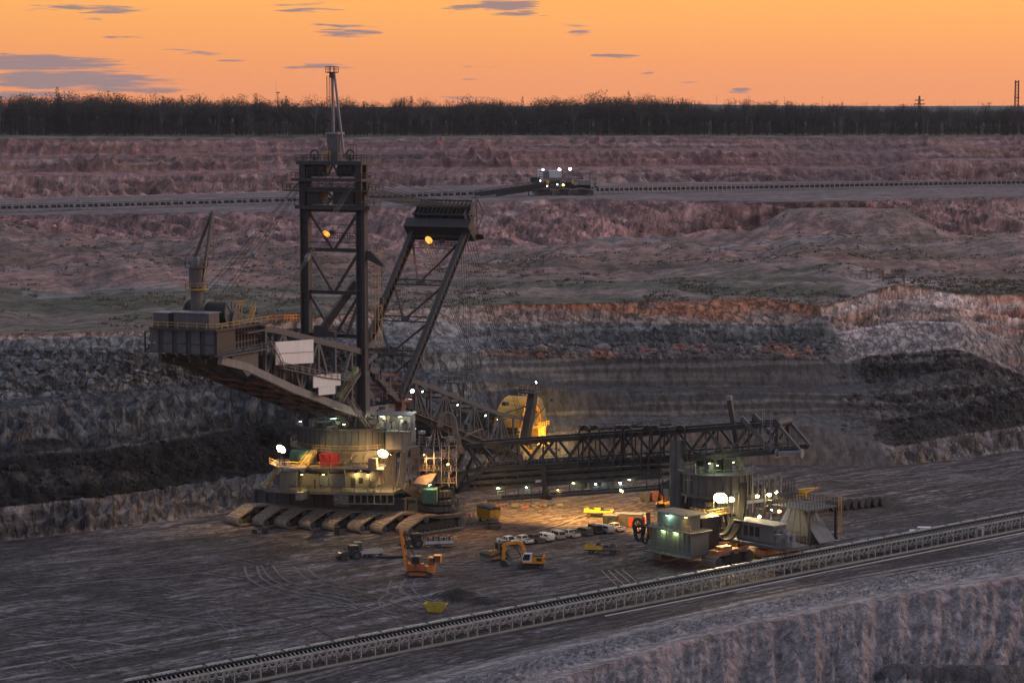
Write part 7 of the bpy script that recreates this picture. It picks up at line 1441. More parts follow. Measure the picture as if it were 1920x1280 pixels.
# orange pipelayer
def pipelayer():
    p = G(786, 1078); T = thing('pipelayer', 'orange tracked pipelayer crane with raised boom and striped counterweight', 'crane', p, D2(-8))
    m = mat('pipelayer_orange', (.36, .10, .03), .6, 0, .35, 1, (.12, .05, .03), .8)
    for y in (-1.7, 1.5):
        c = link('track', None, T, (0, y, 0)); track_mesh([(-1.9, .5, .45), (1.9, .5, .45), (0, .85, .3)], .75, .3, .07, .1).build('track_belt', BLACK, c); MB().boxr(-1.8, 1.8, -.25, .25, .3, .9).build('track_frame', m, c)
        for x in (-1.9, 1.9): MB().wheel((x, 0, .5), (0, 1, 0), .36, .8, 14).build('sprocket', S_GREY, c)
    MB().boxr(-2.2, 1.6, -1.15, 1.0, .8, 1.9).build('chassis', m, T); MB().boxr(-2.5, -.6, -1.3, .6, 1.9, 2.35).build('engine_cover', m, T); MB().boxr(-.5, 1.0, -1.0, .9, 1.9, 2.3).build('winch_housing', m, T)
    c = prof_body([(-1.4, 2.35), (.3, 2.35), (.25, 3.6), (-1.2, 3.6)], 1.5).build('cab', GLASS, T); MB().boxr(-1.5, .4, -.85, .85, 3.6, 3.75).build('roof', S_LIGHT, c)
    for x, y in ((-1.35, -.76), (-1.35, .76), (.27, -.76), (.27, .76)): MB().bar((x, y, 2.3), (x, y, 3.6), .14).build('cab_pillar', m, c)
    for (x, z, dx) in ((2.0, 2.3, 0), (3.0, 2.7, .4)):
        w_ = MB().boxr(x - .1, x + 1.3, -1.3, .6, z, z + 1.35).build('counterweight', ORANGE, T)
        for k in range(6): MB().plate([(x - .1 + k * .22, -1.315, z + .05), (x + .02 + k * .22, -1.315, z + .05), (min(x + .35 + k * .22, x + 1.3), -1.315, z + 1.3), (x + .22 + k * .2, -1.315, z + 1.3)], .02).build('warning_stripe', BLACK, w_)
    MB().boxr(1.7, 3.2, -1.5, -.4, .8, 2.1).build('side_weight', ORANGE, T)
    b0, tip = [Vector((-2.2, y, 1.5)) for y in (-1.5, -.1)], [Vector((-3.4, y, 8.6)) for y in (-1.1, -.1)]
    bm = link('boom', None, T)
    for a, b in zip(b0, tip): MB().bar(a, b, .32, .38).build('boom_leg', ORANGE, bm)
    for t in (.18, .62, .97): MB().bar(b0[0].lerp(tip[0], t), b0[1].lerp(tip[1], t), .35, .3).build('boom_tie', ORANGE, bm)
    MB().box((-3.3, -.6, 8.2), (.5, .9, .9)).build('boom_head', m, bm)
    MB().path([(-3.3, -.6, 8.3), (-1.8, -.6, 5.5), (-.3, -.4, 2.4)], .06, 4).path([(-3.3, -.4, 8.3), (-1.6, -.3, 5.5), (-.1, -.2, 2.4)], .06, 4).build('hoist_cable', BLACK, bm); MB().box((-2.75, -.6, 5.4), (.3, .3, 1.2)).build('hook_block', BLACK, bm)
    MB().bar((-.6, -.8, 2.2), (-2.55, -.8, 4.0), .22).build('boom_ram', S_DARK, bm)
pipelayer()
# hydraulic digger
def digger():
    p = G(996, 1064); T = thing('digger', 'orange and white hydraulic digger with its arm folded down', 'excavator', p, D2(175)); g = mat('digger_white', (.55, .55, .56), .4, 0, .1)
    OR = mat('digger_orange', (.62, .24, .02), .4, 0, .15, 1, (.25, .12, .04), .4)
    for y in (-1.15, 1.15):
        c = link('track', None, T, (0, y, 0)); track_mesh([(-2.0, .48, .42), (2.0, .48, .42)], .6, .28, .06, .08).build('track_belt', BLACK, c); MB().boxr(-1.8, 1.8, -.2, .2, .3, .7).build('track_frame', S_DARK, c)
        for x in (-2, 2): MB().wheel((x, 0, .48), (0, 1, 0), .34, .62, 14).build('sprocket', S_GREY, c)
    MB().tube((0, 0, .7), (0, 0, 1.1), .8, 18).build('slew_ring', S_DARK, T); MB().boxr(-2.6, 1.6, -1.3, 1.3, 1.1, 1.35).build('deck', OR, T)
    prof_body([(-2.75, 1.35), (-.3, 1.35), (-.3, 2.3), (-2.6, 2.35)], 2.6).build('engine_house', OR, T); MB().boxr(-2.78, -2.7, -.9, .9, 1.6, 2.2).build('grille', BLACK, T); MB().boxr(-2.1, -1.1, 1.3, 1.33, 1.55, 2.15).build('side_grille', BLACK, T)
    MB().boxr(-2.3, -.4, -1.0, 1.0, 2.36, 2.55).build('engine_cover', S_DARK, T)
    c = prof_body([(-.2, 1.35), (1.55, 1.35), (1.7, 2.0), (1.3, 3.0), (-.2, 3.0)], 1.1).build('cab', g, T); c.location = (0, .72, 0)
    for s in (-1, 1): MB().prism([(.25, 1.7), (1.5, 1.7), (1.58, 2.0), (1.22, 2.85), (.05, 2.85)], (0, s * .56, 0), (1, 0, 0), (0, 0, 1), (0, s * .02, 0)).build('cab_window', GLASS, c)
    MB().plate([(1.70, -.5, 1.8), (1.70, .5, 1.8), (1.34, .5, 2.9), (1.34, -.5, 2.9)], .04).build('windscreen', GLASS, c)
    B = [(.9, 1.6), (1.7, 4.4), (2.6, 5.0), (5.0, 4.5), (5.6, 4.0)]
    for a, b in zip(B, B[1:]): MB().bar((a[0], -.25, a[1]), (b[0], -.25, b[1]), .42, .62, (0, 0, 1)).build('boom', OR, T)
    MB().bar((5.2, -.25, 4.7), (5.45, -.25, 1.3), .38, .55).build('stick', OR, T); MB().tube((2.0, -.25, 2.2), (3.2, -.25, 4.3), .14, 10).build('boom_ram', S_DARK, T); MB().tube((4.0, -.25, 5.2), (5.6, -.25, 4.9), .13, 10).build('stick_ram', S_DARK, T); MB().tube((5.75, -.25, 4.0), (5.9, -.25, 1.8), .11, 10).build('bucket_ram', S_DARK, T)
    MB().prism([(5.0, 1.4), (5.8, 1.5), (6.1, .8), (5.6, .15), (4.7, .1), (4.2, .45), (4.5, .75)], (0, -.85, 0), (1, 0, 0), (0, 0, 1), (0, 1.2, 0)).build('bucket', S_DARK, T)
digger()
def bulldozer():
    p = G(932, 1047); T = thing('bulldozer', 'muddy ochre bulldozer with wide blade beside the digger', 'bulldozer', p, D2(215)); m = mat('dozer_ochre', (.30, .16, .05), .6, 0, .3, 1, (.13, .09, .06), .7)
    for y in (-1.1, 1.1):
        c = link('track', None, T, (0, y, 0)); track_mesh([(-1.6, .45, .4), (1.7, .45, .4), (-1.0, 1.15, .35)], .6, .28, .07, .08).build('track_belt', BLACK, c); MB().boxr(-1.4, 1.5, -.2, .2, .35, .75).build('track_frame', m, c)
        for (x, z) in ((-1.6, .45), (1.7, .45), (-1.0, 1.15)): MB().wheel((x, 0, z), (0, 1, 0), .3, .62, 14).build('sprocket', S_GREY, c)
    prof_body([(-.2, .7), (2.0, .75), (2.05, 1.75), (-.2, 1.95)], 1.1).build('bonnet', m, T); MB().boxr(-1.9, -.2, -.8, .8, .8, 1.7).build('body', m, T)
    c = prof_body([(-1.5, 1.7), (.1, 1.7), (0, 3.05), (-1.4, 3.05)], 1.45).build('cab', GLASS, T); MB().boxr(-1.6, .15, -.8, .8, 3.05, 3.2).build('roof', S_DARK, c)
    for x, y in ((-1.45, -.73), (-1.45, .73), (.05, -.73), (.05, .73)): MB().bar((x, y, 1.7), (x, y, 3.1), .13).build('cab_pillar', m, c)
    bl = MB()
    arc_ = [(2.9, .05), (2.72, .4), (2.7, .9), (2.85, 1.35)]
    for a, b in zip(arc_, arc_[1:]): bl.plate([(a[0], -2.0, a[1]), (a[0], 2.0, a[1]), (b[0], 2.0, b[1]), (b[0], -2.0, b[1])], .1)
    bl.build('blade', S_GREY, T)
    for s in (-1, 1): MB().bar((-.2, s * 1.5, .5), (2.75, s * 1.5, .45), .2, .28).build('push_arm', m, T); MB().tube((1.2, s * .5, 1.7), (2.7, s * .5, .9), .08, 8).build('blade_ram', S_GREY, T)
    MB().tube((1.2, .3, 1.8), (1.2, .3, 2.8), .08, 8).build('exhaust', BLACK, T); MB().bar((-1.9, 0, 1.0), (-2.7, 0, .9), .4, .35).build('ripper_beam', m, T); MB().bar((-2.6, 0, 1.5), (-2.75, 0, .2), .16, .3).build('ripper_tooth', S_DARK, T)
bulldozer()
# yellow skip
p = G(817, 1146); T = thing('skip', 'yellow skip container standing alone on the tracked ground', 'skip', p, D2(-14)); SK = mat('skip_yellow', (.45, .32, .02), .55, 0, .2, 1.2, (.16, .12, .04), .6)
tpq, btq = [(-1.95, -.9, 1.45), (1.95, -.9, 1.45), (1.95, .9, 1.45), (-1.95, .9, 1.45)], [(-1.1, -.85, .06), (1.1, -.85, .06), (1.1, .85, .06), (-1.1, .85, .06)]
for i, nm in ((0, 'side_wall'), (1, 'end_wall'), (2, 'side_wall'), (3, 'end_wall')): j = (i + 1) % 4; MB().plate([btq[i], btq[j], tpq[j], tpq[i]], .06).build(nm, SK, T)
MB().plate(btq, .06).build('floor', S_DARK, T)
for i in range(4): MB().bar(tpq[i], tpq[(i + 1) % 4], .12, .14).build('rim_bar', SK, T)
for x in (-.7, .7): MB().bar((x, -.93, .1), (x * 1.3, -.97, 1.4), .1, .14).build('stiffener', SK, T)
MB().boxr(-1.6, 1.7, -.78, .78, .9, 1.25).build('load', S_GREY, T)
# site wagon, yellow, and its small trailer
p = G(916, 979); T = thing('site_wagon', 'tall amber yellow site wagon with arched roof behind a small black trailer', 'wagon', p, D2(-55)); AY = mat('wagon_amber', (.62, .33, .02), .5, 0, .12, 1, (.3, .16, .04), .4)
prf = [(-1.3, 1.1), (1.3, 1.1), (1.3, 3.1), (1.15, 3.4), (.7, 3.6), (0, 3.68), (-.7, 3.6), (-1.15, 3.4), (-1.3, 3.1)]
MB().prism(prf, (-2.6, 0, 0), (0, 1, 0), (0, 0, 1), (5.2, 0, 0)).build('body', AY, T); MB().prism([(a * 1.02, b + .04) for a, b in prf[2:]] , (-2.7, 0, 0), (0, 1, 0), (0, 0, 1), (5.4, 0, 0)).build('roof', S_DARK, T)
MB().boxr(2.6, 2.64, -.4, .4, 1.2, 3.0).build('door', AY, T); MB().boxr(2.64, 2.67, -.25, .25, 1.6, 1.75).build('door_handle', BLACK, T); MB().boxr(-2.5, 2.5, -.9, .9, .85, 1.1).build('chassis', S_DARK, T); wheelset(T, (-1.7, 1.7), 2.0, .42, .28)
p = G(925, 991); T = thing('cart', 'small black equipment cart in front of the amber wagon', 'cart', p, D2(-20)); 
for x in (-1.3, 1.3):
    for y in (-.7, .7): MB().bar((x, y, .1), (x, y, 1.5), .14).build('post', BLACK, T)
for z in (.5, 1.4): MB().boxr(-1.5, 1.5, -.75, .75, z - .06, z + .06).build('shelf', BLACK, T)
MB().boxr(-.8, .9, -.5, .5, 1.46, 2.3).build('generator', S_GREY, T); wheelset(T, (-1.1, 1.1), 1.7, .3, .2)
# yellow flatbed wagons
def flatbed(label, px, py, yaw, seed):
    p = G(px, py); T = thing('flatbed_wagon', label, 'wagon', p, yaw, 'yellow flatbed wagons'); random.seed(seed)
    MB().boxr(-3.0, 3.2, -1.2, 1.2, .85, 1.02).build('load_floor', S_DARK, T); MB().boxr(-2.9, 3.9, -.2, .2, .6, .84).build('chassis_beam', S_DARK, T)
    for s in (-1, 1): MB().boxr(-3.0, .4, s * 1.2 - .04, s * 1.2 + .04, 1.03, 1.75).build('side_board', YELLOW, T); MB().boxr(.45, 3.2, s * 1.2 - .04, s * 1.2 + .04, 1.03, 1.5).build('side_board', S_DUSTY if seed == 2 else YELLOW, T)
    MB().boxr(-3.06, -2.98, -1.2, 1.2, 1.03, 1.75).build('tail_board', YELLOW, T)
    for k in range(6): x = random.uniform(-2.4, 2.6); h_ = random.uniform(.6, 1.3); MB().box((x, random.uniform(-.5, .5), 1.03 + h_ / 2), (random.uniform(.5, 1.1), random.uniform(.5, 1), h_), random.uniform(0, 1)).build('load', (S_GREY, S_DARK, S_LIGHT)[k % 3], T)
    MB().bar((3.2, -1, .9), (3.2, -1, 2.1), .08).build('stake', ORANGE, T)
    wheelset(T, (-1.9, 2.4), 2.1, .48, .3); return T
flatbed('yellow flatbed wagon with machinery parts under the truss bridge', 1122, 968, D2(-8), 1); flatbed('yellow flatbed wagon with barrels between digger and loading unit', 1127, 1038, D2(-10), 2)
# containers by the car row
def container(label, px, py, yaw, L_, H_, m, name='site_container', doors=True, dm=None, group='site containers by the car row'):
    p = G(px, py); T = thing(name, label, 'container', p, yaw, group); MB().boxr(-L_ / 2, L_ / 2, -1.2, 1.2, .12, H_).build('shell', m, T)
    for k in range(int(L_ / .5)): x = -L_ / 2 + .3 + k * .5; MB().boxr(x, x + .12, -1.24, -1.2, .25, H_ - .1).build('rib', m, T)
    MB().boxr(-L_ / 2 - .05, L_ / 2 + .05, -1.25, 1.25, H_, H_ + .1).build('roof', S_LIGHT, T); MB().boxr(-L_ / 2, L_ / 2, -1.1, 1.1, 0, .12).build('skid', S_DARK, T)
    if doors: MB().boxr(-.5, .5, -1.27, -1.24, .2, 2.1).build('door', dm or S_DARK, T)
    return T
container('dark glazed site cabin with white roof behind the car row', 1145, 987, D2(-12), 3.0, 2.5, PAINTS['dark'], dm=GLASS); container('rusty red-brown container beside the white-roofed cabin', 1160, 985, D2(-12), 1.6, 2.6, S_RUST, doors=False); container('long grey container with red end next to the cable reel', 1185, 986, D2(-12), 4.6, 2.7, S_GREY, dm=RED); container('short white container beside the cable reel', 1207, 985, D2(-10), 2.2, 2.6, PAINTS['greyw'], dm=RED)
# wheel loader, orange, and the row of spare scoops in front of it
p = G(1252, 952); T = thing('tracked_loader', 'orange tracked loader parked beneath the right part of the bridge', 'loader', p, D2(200))
for y in (-1.1, 1.1):
    c = link('track', None, T, (0, y, 0)); track_mesh([(-1.6, .45, .4), (1.6, .45, .4)], .55, .28, .06, .08).build('track_belt', BLACK, c); MB().wheel((1.6, 0, .45), (0, 1, 0), .3, .6, 14).build('sprocket', S_GREY, c)
MB().boxr(-2.2, 1.2, -.9, .9, .7, 1.7).build('body', ORANGE, T); c = MB().boxr(-1.2, .2, -.7, .7, 1.7, 3.0).build('cab', GLASS, T); MB().boxr(-1.3, .3, -.8, .8, 3.0, 3.12).build('roof', ORANGE, c)
for s in (-1, 1): MB().bar((-.5, s * 1.0, 1.6), (2.4, s * .9, 1.0), .28, .4).build('lift_arm', YELLOW, T)
MB().prism([(2.2, .1), (3.4, .1), (3.5, .3), (2.5, .5), (2.2, 1.3)], (0, -1.3, 0), (1, 0, 0), (0, 0, 1), (0, 2.6, 0)).build('bucket', S_DARK, T); lamp(T, (.3, -.6, 3.25), (1, 0, -.2), (1, .7, .3), 0, 'work_lamp', .3, 20)
def scoop_mesh(r, w):
    mb = MB(); n = 8; arc_ = [(r * math.cos(t), r + r * math.sin(t)) for t in np.linspace(-.45 * math.pi, .62 * math.pi, n)]
    for a, b in zip(arc_, arc_[1:]): mb.plate([(a[0], -w / 2, a[1]), (a[0], w / 2, a[1]), (b[0], w / 2, b[1]), (b[0], -w / 2, b[1])], .12)
    for s in (-1, 1): mb.prism([(0, .1)] + arc_, (0, s * w / 2 - .05, 0), (1, 0, 0), (0, 0, 1), (0, .1, 0))
    return mb
SCO = mat('scoop_dark', (.045, .043, .046), .55, 0, .3, 1.2, (.1, .09, .09), .5)
for i, (px, py, sc_) in enumerate(((1213, 941, 1.0), (1228, 939, 1.05), (1243, 937, .95), (1258, 936, .9))):
    o = scoop_mesh(1.25 * sc_, 2.4).build('spare_scoop', S_RUST if i else SCO, None); p = G(px, py); o.location = p; o.rotation_euler = (0, 0, D2(200)); tag(o, ['dark spare scoop at the near left end of the group by the orange loader', 'rusty spare scoop second in the group by the orange loader', 'rusty spare scoop third in the group by the orange loader', 'rusty spare scoop nearest the tower of the loading unit'][i], 'scoop', 'spare scoops by the loader')
names_ = ['first', 'second', 'third', 'fourth', 'fifth', 'sixth', 'seventh', 'eighth', 'last']
for i in range(9):
    t = i / 8; px, py = 1548 + t * 104, 958 - t * 11; o = scoop_mesh(1.15 + .1 * (i % 3 == 0), 2.3).build('wheel_scoop', SCO, None); p = G(px, py); o.location = p; o.rotation_euler = (0, 0, D2(205 + (i % 3) * 6)); MB().boxr(-.5, .5, -.4, .4, .05, .7).build('mounting_lug', SCO, o)
    tag(o, '%s dark curved scoop from the left in the row beyond the hopper' % names_[i] if i < 8 else 'last dark curved scoop at the right end of the row beyond the hopper', 'scoop', 'scoops laid out in a row')
# loose equipment on the floor
def crate(label, px, py, w_, d_, h_, m, name='equipment_box', yaw=0.0, legs=True):
    p = G(px, py); T = thing(name, label, 'box', p, yaw); MB().boxr(-w_ / 2, w_ / 2, -d_ / 2, d_ / 2, .15, h_).build('body', m, T); MB().boxr(-w_ / 2 - .06, w_ / 2 + .06, -d_ / 2 - .06, d_ / 2 + .06, h_, h_ + .1).build('lid', S_GREY, T)
    for x in (-w_ / 2 + .1, w_ / 2 - .1): MB().boxr(x - .08, x + .08, -d_ / 2, d_ / 2, 0, .15).build('skid', S_DARK, T)
crate('small dark box with grey lid left of its twin before the crawlers', 477, 999, 1.1, .9, .8, S_DARK); crate('larger dark box on the ground before the crawlers', 497, 999, 1.2, .9, 1.1, S_DARK); crate('black bin with lid before the fourth crawler gap', 632, 1002, 1.0, .9, 1.6, BLACK, 'bin')
random.seed(21)
T = thing('debris_heap', 'low heap of steel parts on the lit sand under the bridge', 'scrap heap', G(985, 950)); 
for k in range(26): x, y = random.gauss(0, 3.6), random.gauss(0, 1.2); MB().box((x, y, random.uniform(.15, .7)), (random.uniform(.5, 1.8), random.uniform(.3, .9), random.uniform(.3, .7)), random.uniform(0, 3)).build('steel_part', (S_DUSTY, S_RUST, S_GREY)[k % 3], T)
T = thing('pipe_stack', 'low stack of dark pipes and mats behind the orange pipelayer', 'pipe stack', G(735, 1046), .1)
for k in range(5): MB().tube((-2.4, k * .5, .3), (2.4, k * .5 + random.uniform(-.3, .3), .3), .26, 8).build('pipe', S_DARK, T)
T = thing('post_barrier', 'row of red and white chain posts beside the amber wagon', 'barrier', G(852, 972))
n_ = 14; e_ = G(905, 968) - G(852, 972)
for k in range(n_): q_ = e_ * (k / (n_ - 1)); MB().tube(q_, q_ + Vector((0, 0, 1.0)), .07, 6).build('post', RED if k % 2 else WHITE, T)
for k in range(n_ - 1):
    a, b = e_ * (k / (n_ - 1)) + Vector((0, 0, .95)), e_ * ((k + 1) / (n_ - 1)) + Vector((0, 0, .95)); MB().path([a, a.lerp(b, .5) - Vector((0, 0, .25)), b], .06, 4).build('chain', WHITE if k % 2 else RED, T)
# person in yellow work clothes on the tower is too small to show; pickets along the haul track stand as small posts

# ------------------------------------------------------------------ far drive station on the upper bench
P0_ = drop(1050, 366, 51); DSF = Frame((P0_.x, P0_.y, 0), 0.05); DS = thing('drive_station', 'far crawler drive station with white house and inclined belts on the upper bench', 'mining machine', (P0_.x, P0_.y, P0_.z), 0.05)
DD = P0_.y; zb = P0_.z
def dl(px, py, dd=0.0): v = W(px, py, DD + dd) - P0_; c, s_ = math.cos(-.05), math.sin(-.05); return Vector((v.x * c - v.y * s_, v.x * s_ + v.y * c, v.z))
def dbox(name, px0, px1, py0, py1, dep, m, dd=0.0):
    a, b = dl(px0, py1, dd), dl(px1, py0, dd); return MB().boxr(a.x, b.x, a.y, a.y + dep, a.z, b.z).build(name, m, DS)
h_ = dbox('white_house', 1030, 1053, 320, 333, 7, WHITE); a, b = dl(1030, 333), dl(1053, 320)
for k in range(12): x = a.x + (b.x - a.x) * (k + .5) / 12; MB().boxr(x - .08, x + .08, a.y - .1, a.y, a.z, b.z).build('wall_rib', WHITE, h_)
h_ = dbox('white_house', 1009, 1018, 318, 335, 6, WHITE)
for py in (323, 328, 332): a, b = dl(1010, py), dl(1017.5, py - 1.6); MB().boxr(a.x, b.x, a.y - .12, a.y, a.z, b.z).build('window_band', GLASS, h_)
dbox('link_house', 1018, 1030, 321, 336, 5, S_LIGHT, 1); dbox('side_house', 1086, 1106, 338, 347, 6, S_LIGHT, -2); dbox('dark_house', 996, 1012, 332, 343, 8, S_DARK); dbox('dark_house', 1000, 1032, 343, 363, 9, S_DARK); dbox('dark_house', 1040, 1076, 341, 362, 9, S_DARK, 2); dbox('dark_house', 1076, 1108, 347, 361, 8, S_DARK, 1)
random.seed(31)
for k in range(60):
    px, py = random.uniform(998, 1115), random.uniform(330, 360); w_, hh = random.uniform(1, 7), random.uniform(1, 4); dbox('machine_part', px, px + w_, py, py + hh, random.uniform(1, 3), random.choice((S_DARK, S_DARK, S_GREY, S_LIGHT)), random.uniform(-4, -1))
for (pa, pb, w_) in (((1050, 341), (890, 364), 1.4), ((1060, 346), (930, 366), 1.2), ((1010, 352), (900, 366), .9), ((1055, 349), (1000, 358), .6)): MB().bar(dl(*pa, -4), dl(*pb, -6), 2.2, w_).build('inclined_belt', S_DARK, DS)
MB().rail([dl(1050, 340, -5.2), dl(890, 363, -7.2)], 1.3, 2.6, .25).build('belt_rail', S_GREY, DS)
MB().bar(dl(1060, 347, -5), dl(1025, 350, -5.4), .3, .4).build('pale_beam', S_LIGHT, DS)
for px in (905, 935, 960, 991): MB().bar(dl(px, 366, -5), dl(px, 357, -5), .5, .5).build('belt_trestle', S_GREY, DS)
MB().rail([dl(1054, 325, -1), dl(1105, 325, -1)], 1.4, 2, .2).bar(dl(1054, 325, -1), dl(1106, 325, -1), .5, .4).bar(dl(1106, 325), dl(1106, 345), .4, .4).bar(dl(1068, 325), dl(1068, 316), .25).build('gantry', S_DUSTY, DS)
for (px, py, cl, sz, pw) in ((1049, 318, COOL, 1.3, 300), (1069, 317, COOL, 1.3, 300), (945, 357, COOL, 1.2, 200), (1018, 318, COOL, .9, 150), (1056, 347, (1, .8, .2), .9, 150), (1013, 339, COOL, .6, 0), (1045, 346, COOL, .6, 0), (1026, 349, COOL, .6, 0)): lamp(DS, dl(px, py, -6), (0, -.8, -.5), cl, pw, 'yard_lamp', sz, 7)
MB().box(dl(1027, 341, -6), (1.2, 1, 1.6)).box(dl(1074, 341, -6), (.8, .8, 1.6)).build('yellow_cabinet', YELLOW, DS)
c0 = make_crawler(DS, LC, 3.4)
for i, px in enumerate((1010, 1045, 1075)):
    c = c0 if i == 0 else copy_tree(c0, DS); v = dl(px - 9, 364, -5); c.location = (v.x, v.y, -.2)
p = drop(1037, 374, 51); T = thing('sign_board', 'blank pinkish board on a post below the far drive station', 'sign', p, 0)
MB().bar((0, 0, -.6), (0, 0, 3.6), .55, .3).build('post', mat('sign_pink', (.36, .29, .31), .6), T); MB().prism([(-2.1, 2.9), (2.0, 2.9), (2.0, 5.0), (.9, 5.8), (-2.1, 5.8)], (0, -.3, 0), (1, 0, 0), (0, 0, 1), (0, .25, 0)).build('board', MATS['sign_pink'], T)
p = drop(875, 262, 73); T = thing('storage_container', 'small dark container on the pit rim below the forest', 'container', p, 0); MB().boxr(-3.0, 3.0, -1.4, 1.4, .1, 2.8).build('shell', S_DARK, T); MB().boxr(-3.1, 3.1, -1.5, 1.5, 2.8, 2.95).build('roof', S_GREY, T); MB().boxr(-.6, .6, -1.45, -1.4, .2, 2.4).build('door', S_GREY, T)

# ------------------------------------------------------------------ wind turbines, pylon, mast and hills beyond the forest
TW = mat('turbine_grey', (.22, .23, .25), .5)
def turbine(label, px, py_hub, D, rot, yaw, blade_px, group='wind turbines on the skyline'):
    hub = W(px, py_hub, D); R = blade_px / FPX * D; T = thing('wind_turbine', label, 'wind turbine', (hub.x, hub.y, 72.0), yaw, group); h = hub.z - 72
    MB().tube((0, 0, 0), (0, 0, h), R * .055, 10, R * .032).build('tower', TW, T); MB().boxr(-R * .10, R * .16, -R * .045, R * .045, h - R * .03, h + R * .06).build('nacelle', TW, T); c = Vector((-R * .13, 0, h + R * .015)); MB().tube(c, c + Vector((R * .06, 0, 0)), R * .03, 8).build('hub', TW, T)
    for k in range(3):
        t = rot + k * 2.0944; e = Vector((0, math.sin(t), math.cos(t))); s_ = e.cross(Vector((1, 0, 0))); MB().prism([(0, -.014 * R), (R * .2, -.03 * R), (R, -.004 * R), (R, .004 * R), (R * .2, .02 * R), (0, .014 * R)], c, e, s_, (R * .012, 0, 0)).build('blade', TW, T)
turbine('grey wind turbine above the forest at far left', 203, 172, 2600, 0.0, D2(10), 20); turbine('grey wind turbine just left of the excavator tower', 521, 174, 2600, 0.05, D2(10), 23)
for i, (px, py) in enumerate(((1261, 181), (1344, 180), (1404, 181), (1471, 182), (1542, 182), (1790, 192), (1835, 191), (1881, 191))):
    turbine(['tiny turbine left of the pylon pair on the skyline', 'second tiny turbine from the left beyond the forest', 'tiny turbine below the small cloud', 'fourth tiny turbine along the skyline', 'tiny turbine in the dip of the forest skyline', 'tiny turbine just right of the pylon', 'tiny turbine second right of the pylon', 'tiny turbine beside the lattice mast'][i], px, py, 4200, .3 + i, D2(80), 6)
def lattice(label, name, px, py_top, D, wb, wt, seg, m, arms=(), cat='mast'):
    p = W(px, py_top, D); T = thing(name, label, cat, (p.x, p.y, 72), 0); h = p.z - 72
    for sx, sy in ((-1, -1), (1, -1), (1, 1), (-1, 1)): MB().bar((sx * wb, sy * wb, 0), (sx * wt, sy * wt, h), wb * .35).build('leg', m, T)
    for k in range(seg):
        t0_, t1_ = k / seg, (k + 1) / seg; w0, w1 = wb + (wt - wb) * t0_, wb + (wt - wb) * t1_
        for s in (-1, 1): MB().bar((-w0 * s, -w0, h * t0_), (w1 * s, -w1, h * t1_), wb * .2).build('brace', m, T)
    for t, w_ in arms: MB().bar((-w_, 0, h * t), (w_, 0, h * t), wb * .4, wb * .5).build('cross_arm', m, T)
    return T
lattice('steel electricity pylon on the right skyline', 'pylon', 1724, 180, 2600, 2.0, .4, 6, S_DARK, ((.7, 6), (.84, 5)), 'pylon'); lattice('red lattice radio mast at the right edge of the skyline', 'radio_mast', 1907, 151, 2300, 1.7, 1.5, 14, mat('mast_red', (.22, .05, .04), .6, 0, .3), ((.62, 2.6), (.96, 2.2)))
lattice('tiny pylon left of the turbines on the skyline', 'pylon', 1280, 183, 3600, 1.6, .4, 4, S_DARK, ((.75, 4),), 'pylon'); lattice('tiny mast on the skyline beside the leaning tower', 'radio_mast', 758, 184, 2400, .7, .5, 6, S_DARK)
n_ = 160; hx_ = np.linspace(-2200, 2200, n_); vs = []
for x in hx_:
    hgt = 88 + 5400 * (4.5 + 2.2 * math.sin(x * .0021 + 1) + 1.3 * math.sin(x * .006)) / FPX * (0.6 if x < 300 else 1); vs += [(x, 5400, 60), (x, 5400, 60 + (hgt - 60) * .6), (x, 5550, hgt), (x, 6000, 60)]
o = MB().add(vs, [(i * 4 + k, (i + 1) * 4 + k, (i + 1) * 4 + k + 1, i * 4 + k + 1) for i in range(n_ - 1) for k in range(3)], True).build('hills', mat('hill_wood', (.05, .06, .055), .9, 0, .2, .01), None); o['kind'] = 'structure'

